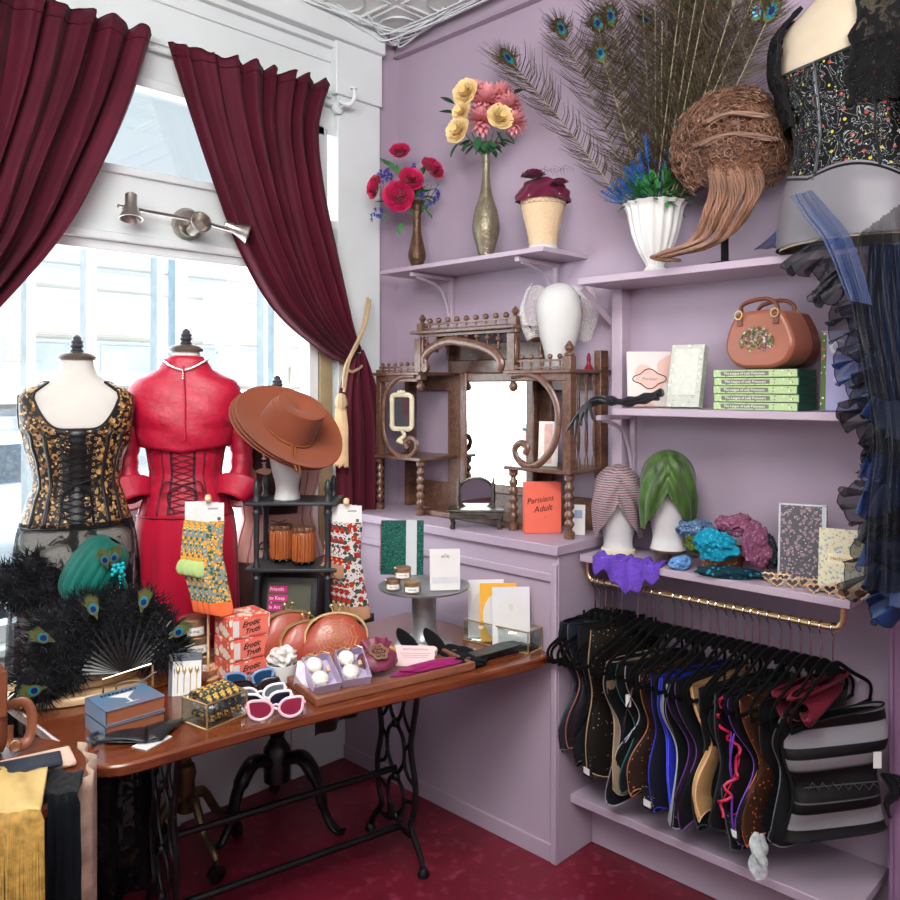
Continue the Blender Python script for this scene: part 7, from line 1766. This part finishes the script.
# ================================================================ ROUND TABLE BOTTOM LEFT
zr0 = .78; c0 = P(18, 800, Z=zr0); rt = V(c0.x-.10, c0.y+.02, 0)
rt = V(.555, 2.02, 0)
t = thing('round_table', 'small round wooden table at the bottom left corner, draped with shawls', 'table', tuple(rt))
MB().lathe([(.222, zr0-.03), (.235, zr0-.026), (.237, zr0-.008), (.230, zr0)], 56).build('table_top', m_tablewood, t)
MB().lathe([(.16, 0), (.16, .02), (.04, .05), (.035, zr0-.1), (.06, zr0-.035)], 24).build('pedestal', m_darkwood, t)
def ont(px, py, z=zr0): return P(px, py, Z=z)
# shawls: flat folded part on top and a fringe falling over the near edge
def shawl(label, pxs, ytop, yedge, ybot, mat_top, mat_fr, zz, folds=3, fr=.0014, n=130, name='fringed_shawl', xo=0):
    a, b = ont(pxs[0], yedge, zz), ont(pxs[1], yedge+ (pxs[1]-pxs[0])*.0, zz); c_, d_ = ont(pxs[0]+6, ytop, zz), ont(pxs[1]+8, ytop, zz)
    t = thing(name, label, 'shawl', (a.x, a.y, 0)); o = Matrix.Translation((-a.x, -a.y, 0)); mb = MB(); mb.M = o
    def fn(u, v): p = a.lerp(b, u).lerp(c_.lerp(d_, u), v); p.z = zz+.004*sin(u*9+v*5)+.003*noise.noise(V(u*9, v*9, 1)); return p
    mb.grid(fn, 30, 16); mb.build('folded_cloth', mat_top, t, solid=.008)
    k = (a-V(0, 0, EYE)).length/820*1.02; L = (ybot-yedge)*k; mb = MB(); mb.M = o; rr = random.Random(5)
    for i in range(n):
        u = i/(n-1); p = fn(u, 0); out = V(-.004-.006*sin(u*23), -.010-.008*abs(sin(u*15)), 0)
        mb.tube([p+V(0, 0, .002), p+out+V(0, 0, -.012), p+out*1.3+V(rr.uniform(-.003, .003), rr.uniform(-.003, .003), -L*.6), p+out*1.4+V(rr.uniform(-.006, .006), rr.uniform(-.004, .004), -L*rr.uniform(.93, 1.0))], fr*1.5, 4)
    mb.build('fringe', mat_fr, t)['kind'] = 'stuff'; return t
shawl('black fringed shawl falling over the round table edge right of the gold one', (38, 76), 772, 796, 885, m_bkfab, M('black_fringe', '#101319', .6, vary=.3), zr0+.008, n=150)
shawl('gold fringed shawl folded on the round table, its long fringe falling in front', (-30, 40), 770, 813, 930, M('cream_gold_cloth', '#c2a468', .6, vary=.1), M('gold_fringe', '#a88542', .5, vary=.35, scale=60), zr0+.024, n=190)
q = ont(30, 768, zr0); 
t = thing('folded_scarf', 'folded pink beige scarf on the round table behind the gold shawl', 'scarf', (q.x-.03, q.y, zr0+.0015), R(-12)); MB().box((0, 0, .008), (.24, .10, .014)).build('cloth', M('beige_pink_cloth', '#c9aa98', .7, vary=.1, bump=.3, bscale=20), t, bevel=.006)
q = ont(22, 776, zr0); t = thing('folded_scarf', 'folded charcoal blue scarf lying on the beige one', 'scarf', (q.x-.02, q.y, zr0+.018), R(-16)); MB().box((0, 0, .007), (.20, .07, .012)).build('cloth', M('charcoal_cloth', '#262b36', .6, vary=.2, bump=.3, bscale=20), t, bevel=.005)
# beige drape at the right of the round table
a = ont(74, 775, zr0); t = thing('beige_drape', 'beige and black patterned cloth hanging at the right side of the round table', 'cloth', (a.x, a.y, 0))
def fn(u, v): th = R(-62)+R(70)*u; r = .243+.010*sin(u*22); return V(rt.x+r*cos(th)-a.x, rt.y+r*sin(th)-a.y, zr0+.004-.40*v-.03*sin(u*8)*v)
MB().grid(fn, 50, 14).build('cloth', M('beige_mottled', '#a38c7c', .8, vary=.35, scale=22), t, solid=.003)
# backpack
q = ont(8, 752, zr0); t = thing('leather_backpack', 'tan brown leather backpack standing on the round table at the left edge', 'backpack', (q.x-.045, q.y+.02, zr0+.0015), face_cam(q, 10))
m_tan = M('tan_leather', '#7a452c', .42, vary=.12, scale=7, bump=.12, bscale=90, coat=.1)
MB().box((-.03, .0, .105), (.15, .09, .21)).build('bag_body', m_tan, t, bevel=.025)
MB().box((-.03, -.047, .15), (.14, .008, .11)).build('front_flap', m_tan, t, bevel=.004)
mb = MB(); mb.tube(cr([(.045, .01, .10), (.085, .0, .105), (.10, -.01, .07), (.09, -.02, .02), (.06, -.03, .012), (.048, -.02, .03), (.05, -.01, .06)], 6), .012, 8, flat=.35, up=(0, 1, 0)); mb.build('shoulder_strap', m_tan, t)
mb = MB(); mb.tube([(.058+.012*cos(a), -.042, .02+.012*sin(a)) for a in [i*TAU/14 for i in range(14)]], .0022, 5, True); mb.build('buckle', m_brass, t)
MB().tube([(.045, -.01, .15), (.06, -.012, .145)], .006, 8).build('side_ring', m_brass, t)
# black tulle hanging below the left end of the treadle table
p = P(92, 800, d=2.62); t = thing('tulle_garment', 'black tulle garment hanging between the round table and the iron legs', 'garment', (p.x, p.y, 0))
def fn(u, v): return V(-.10+.20*u+.012*sin(v*7), .02*sin(u*20+v*2)+.012*sin(u*47)-.0, .70-.68*v)
MB().grid(fn, 90, 20).build('tulle', lace('black_tulle', '#0a0a0c', 300, .2, .95, 9, .8, .5), t)
p = P(348, 760, d=2.9); t = thing('velvet_drape', 'dark brown velvet cloth hanging behind the table beside the purple ledge', 'cloth', (2.02, 2.60, 0))
def fn(u, v): return V(-.10+.28*u, .02*sin(u*16+v), .72-.40*v+.06*(u-.5)*v)
MB().grid(fn, 50, 14).build('cloth', m_brownv, t, solid=.003)
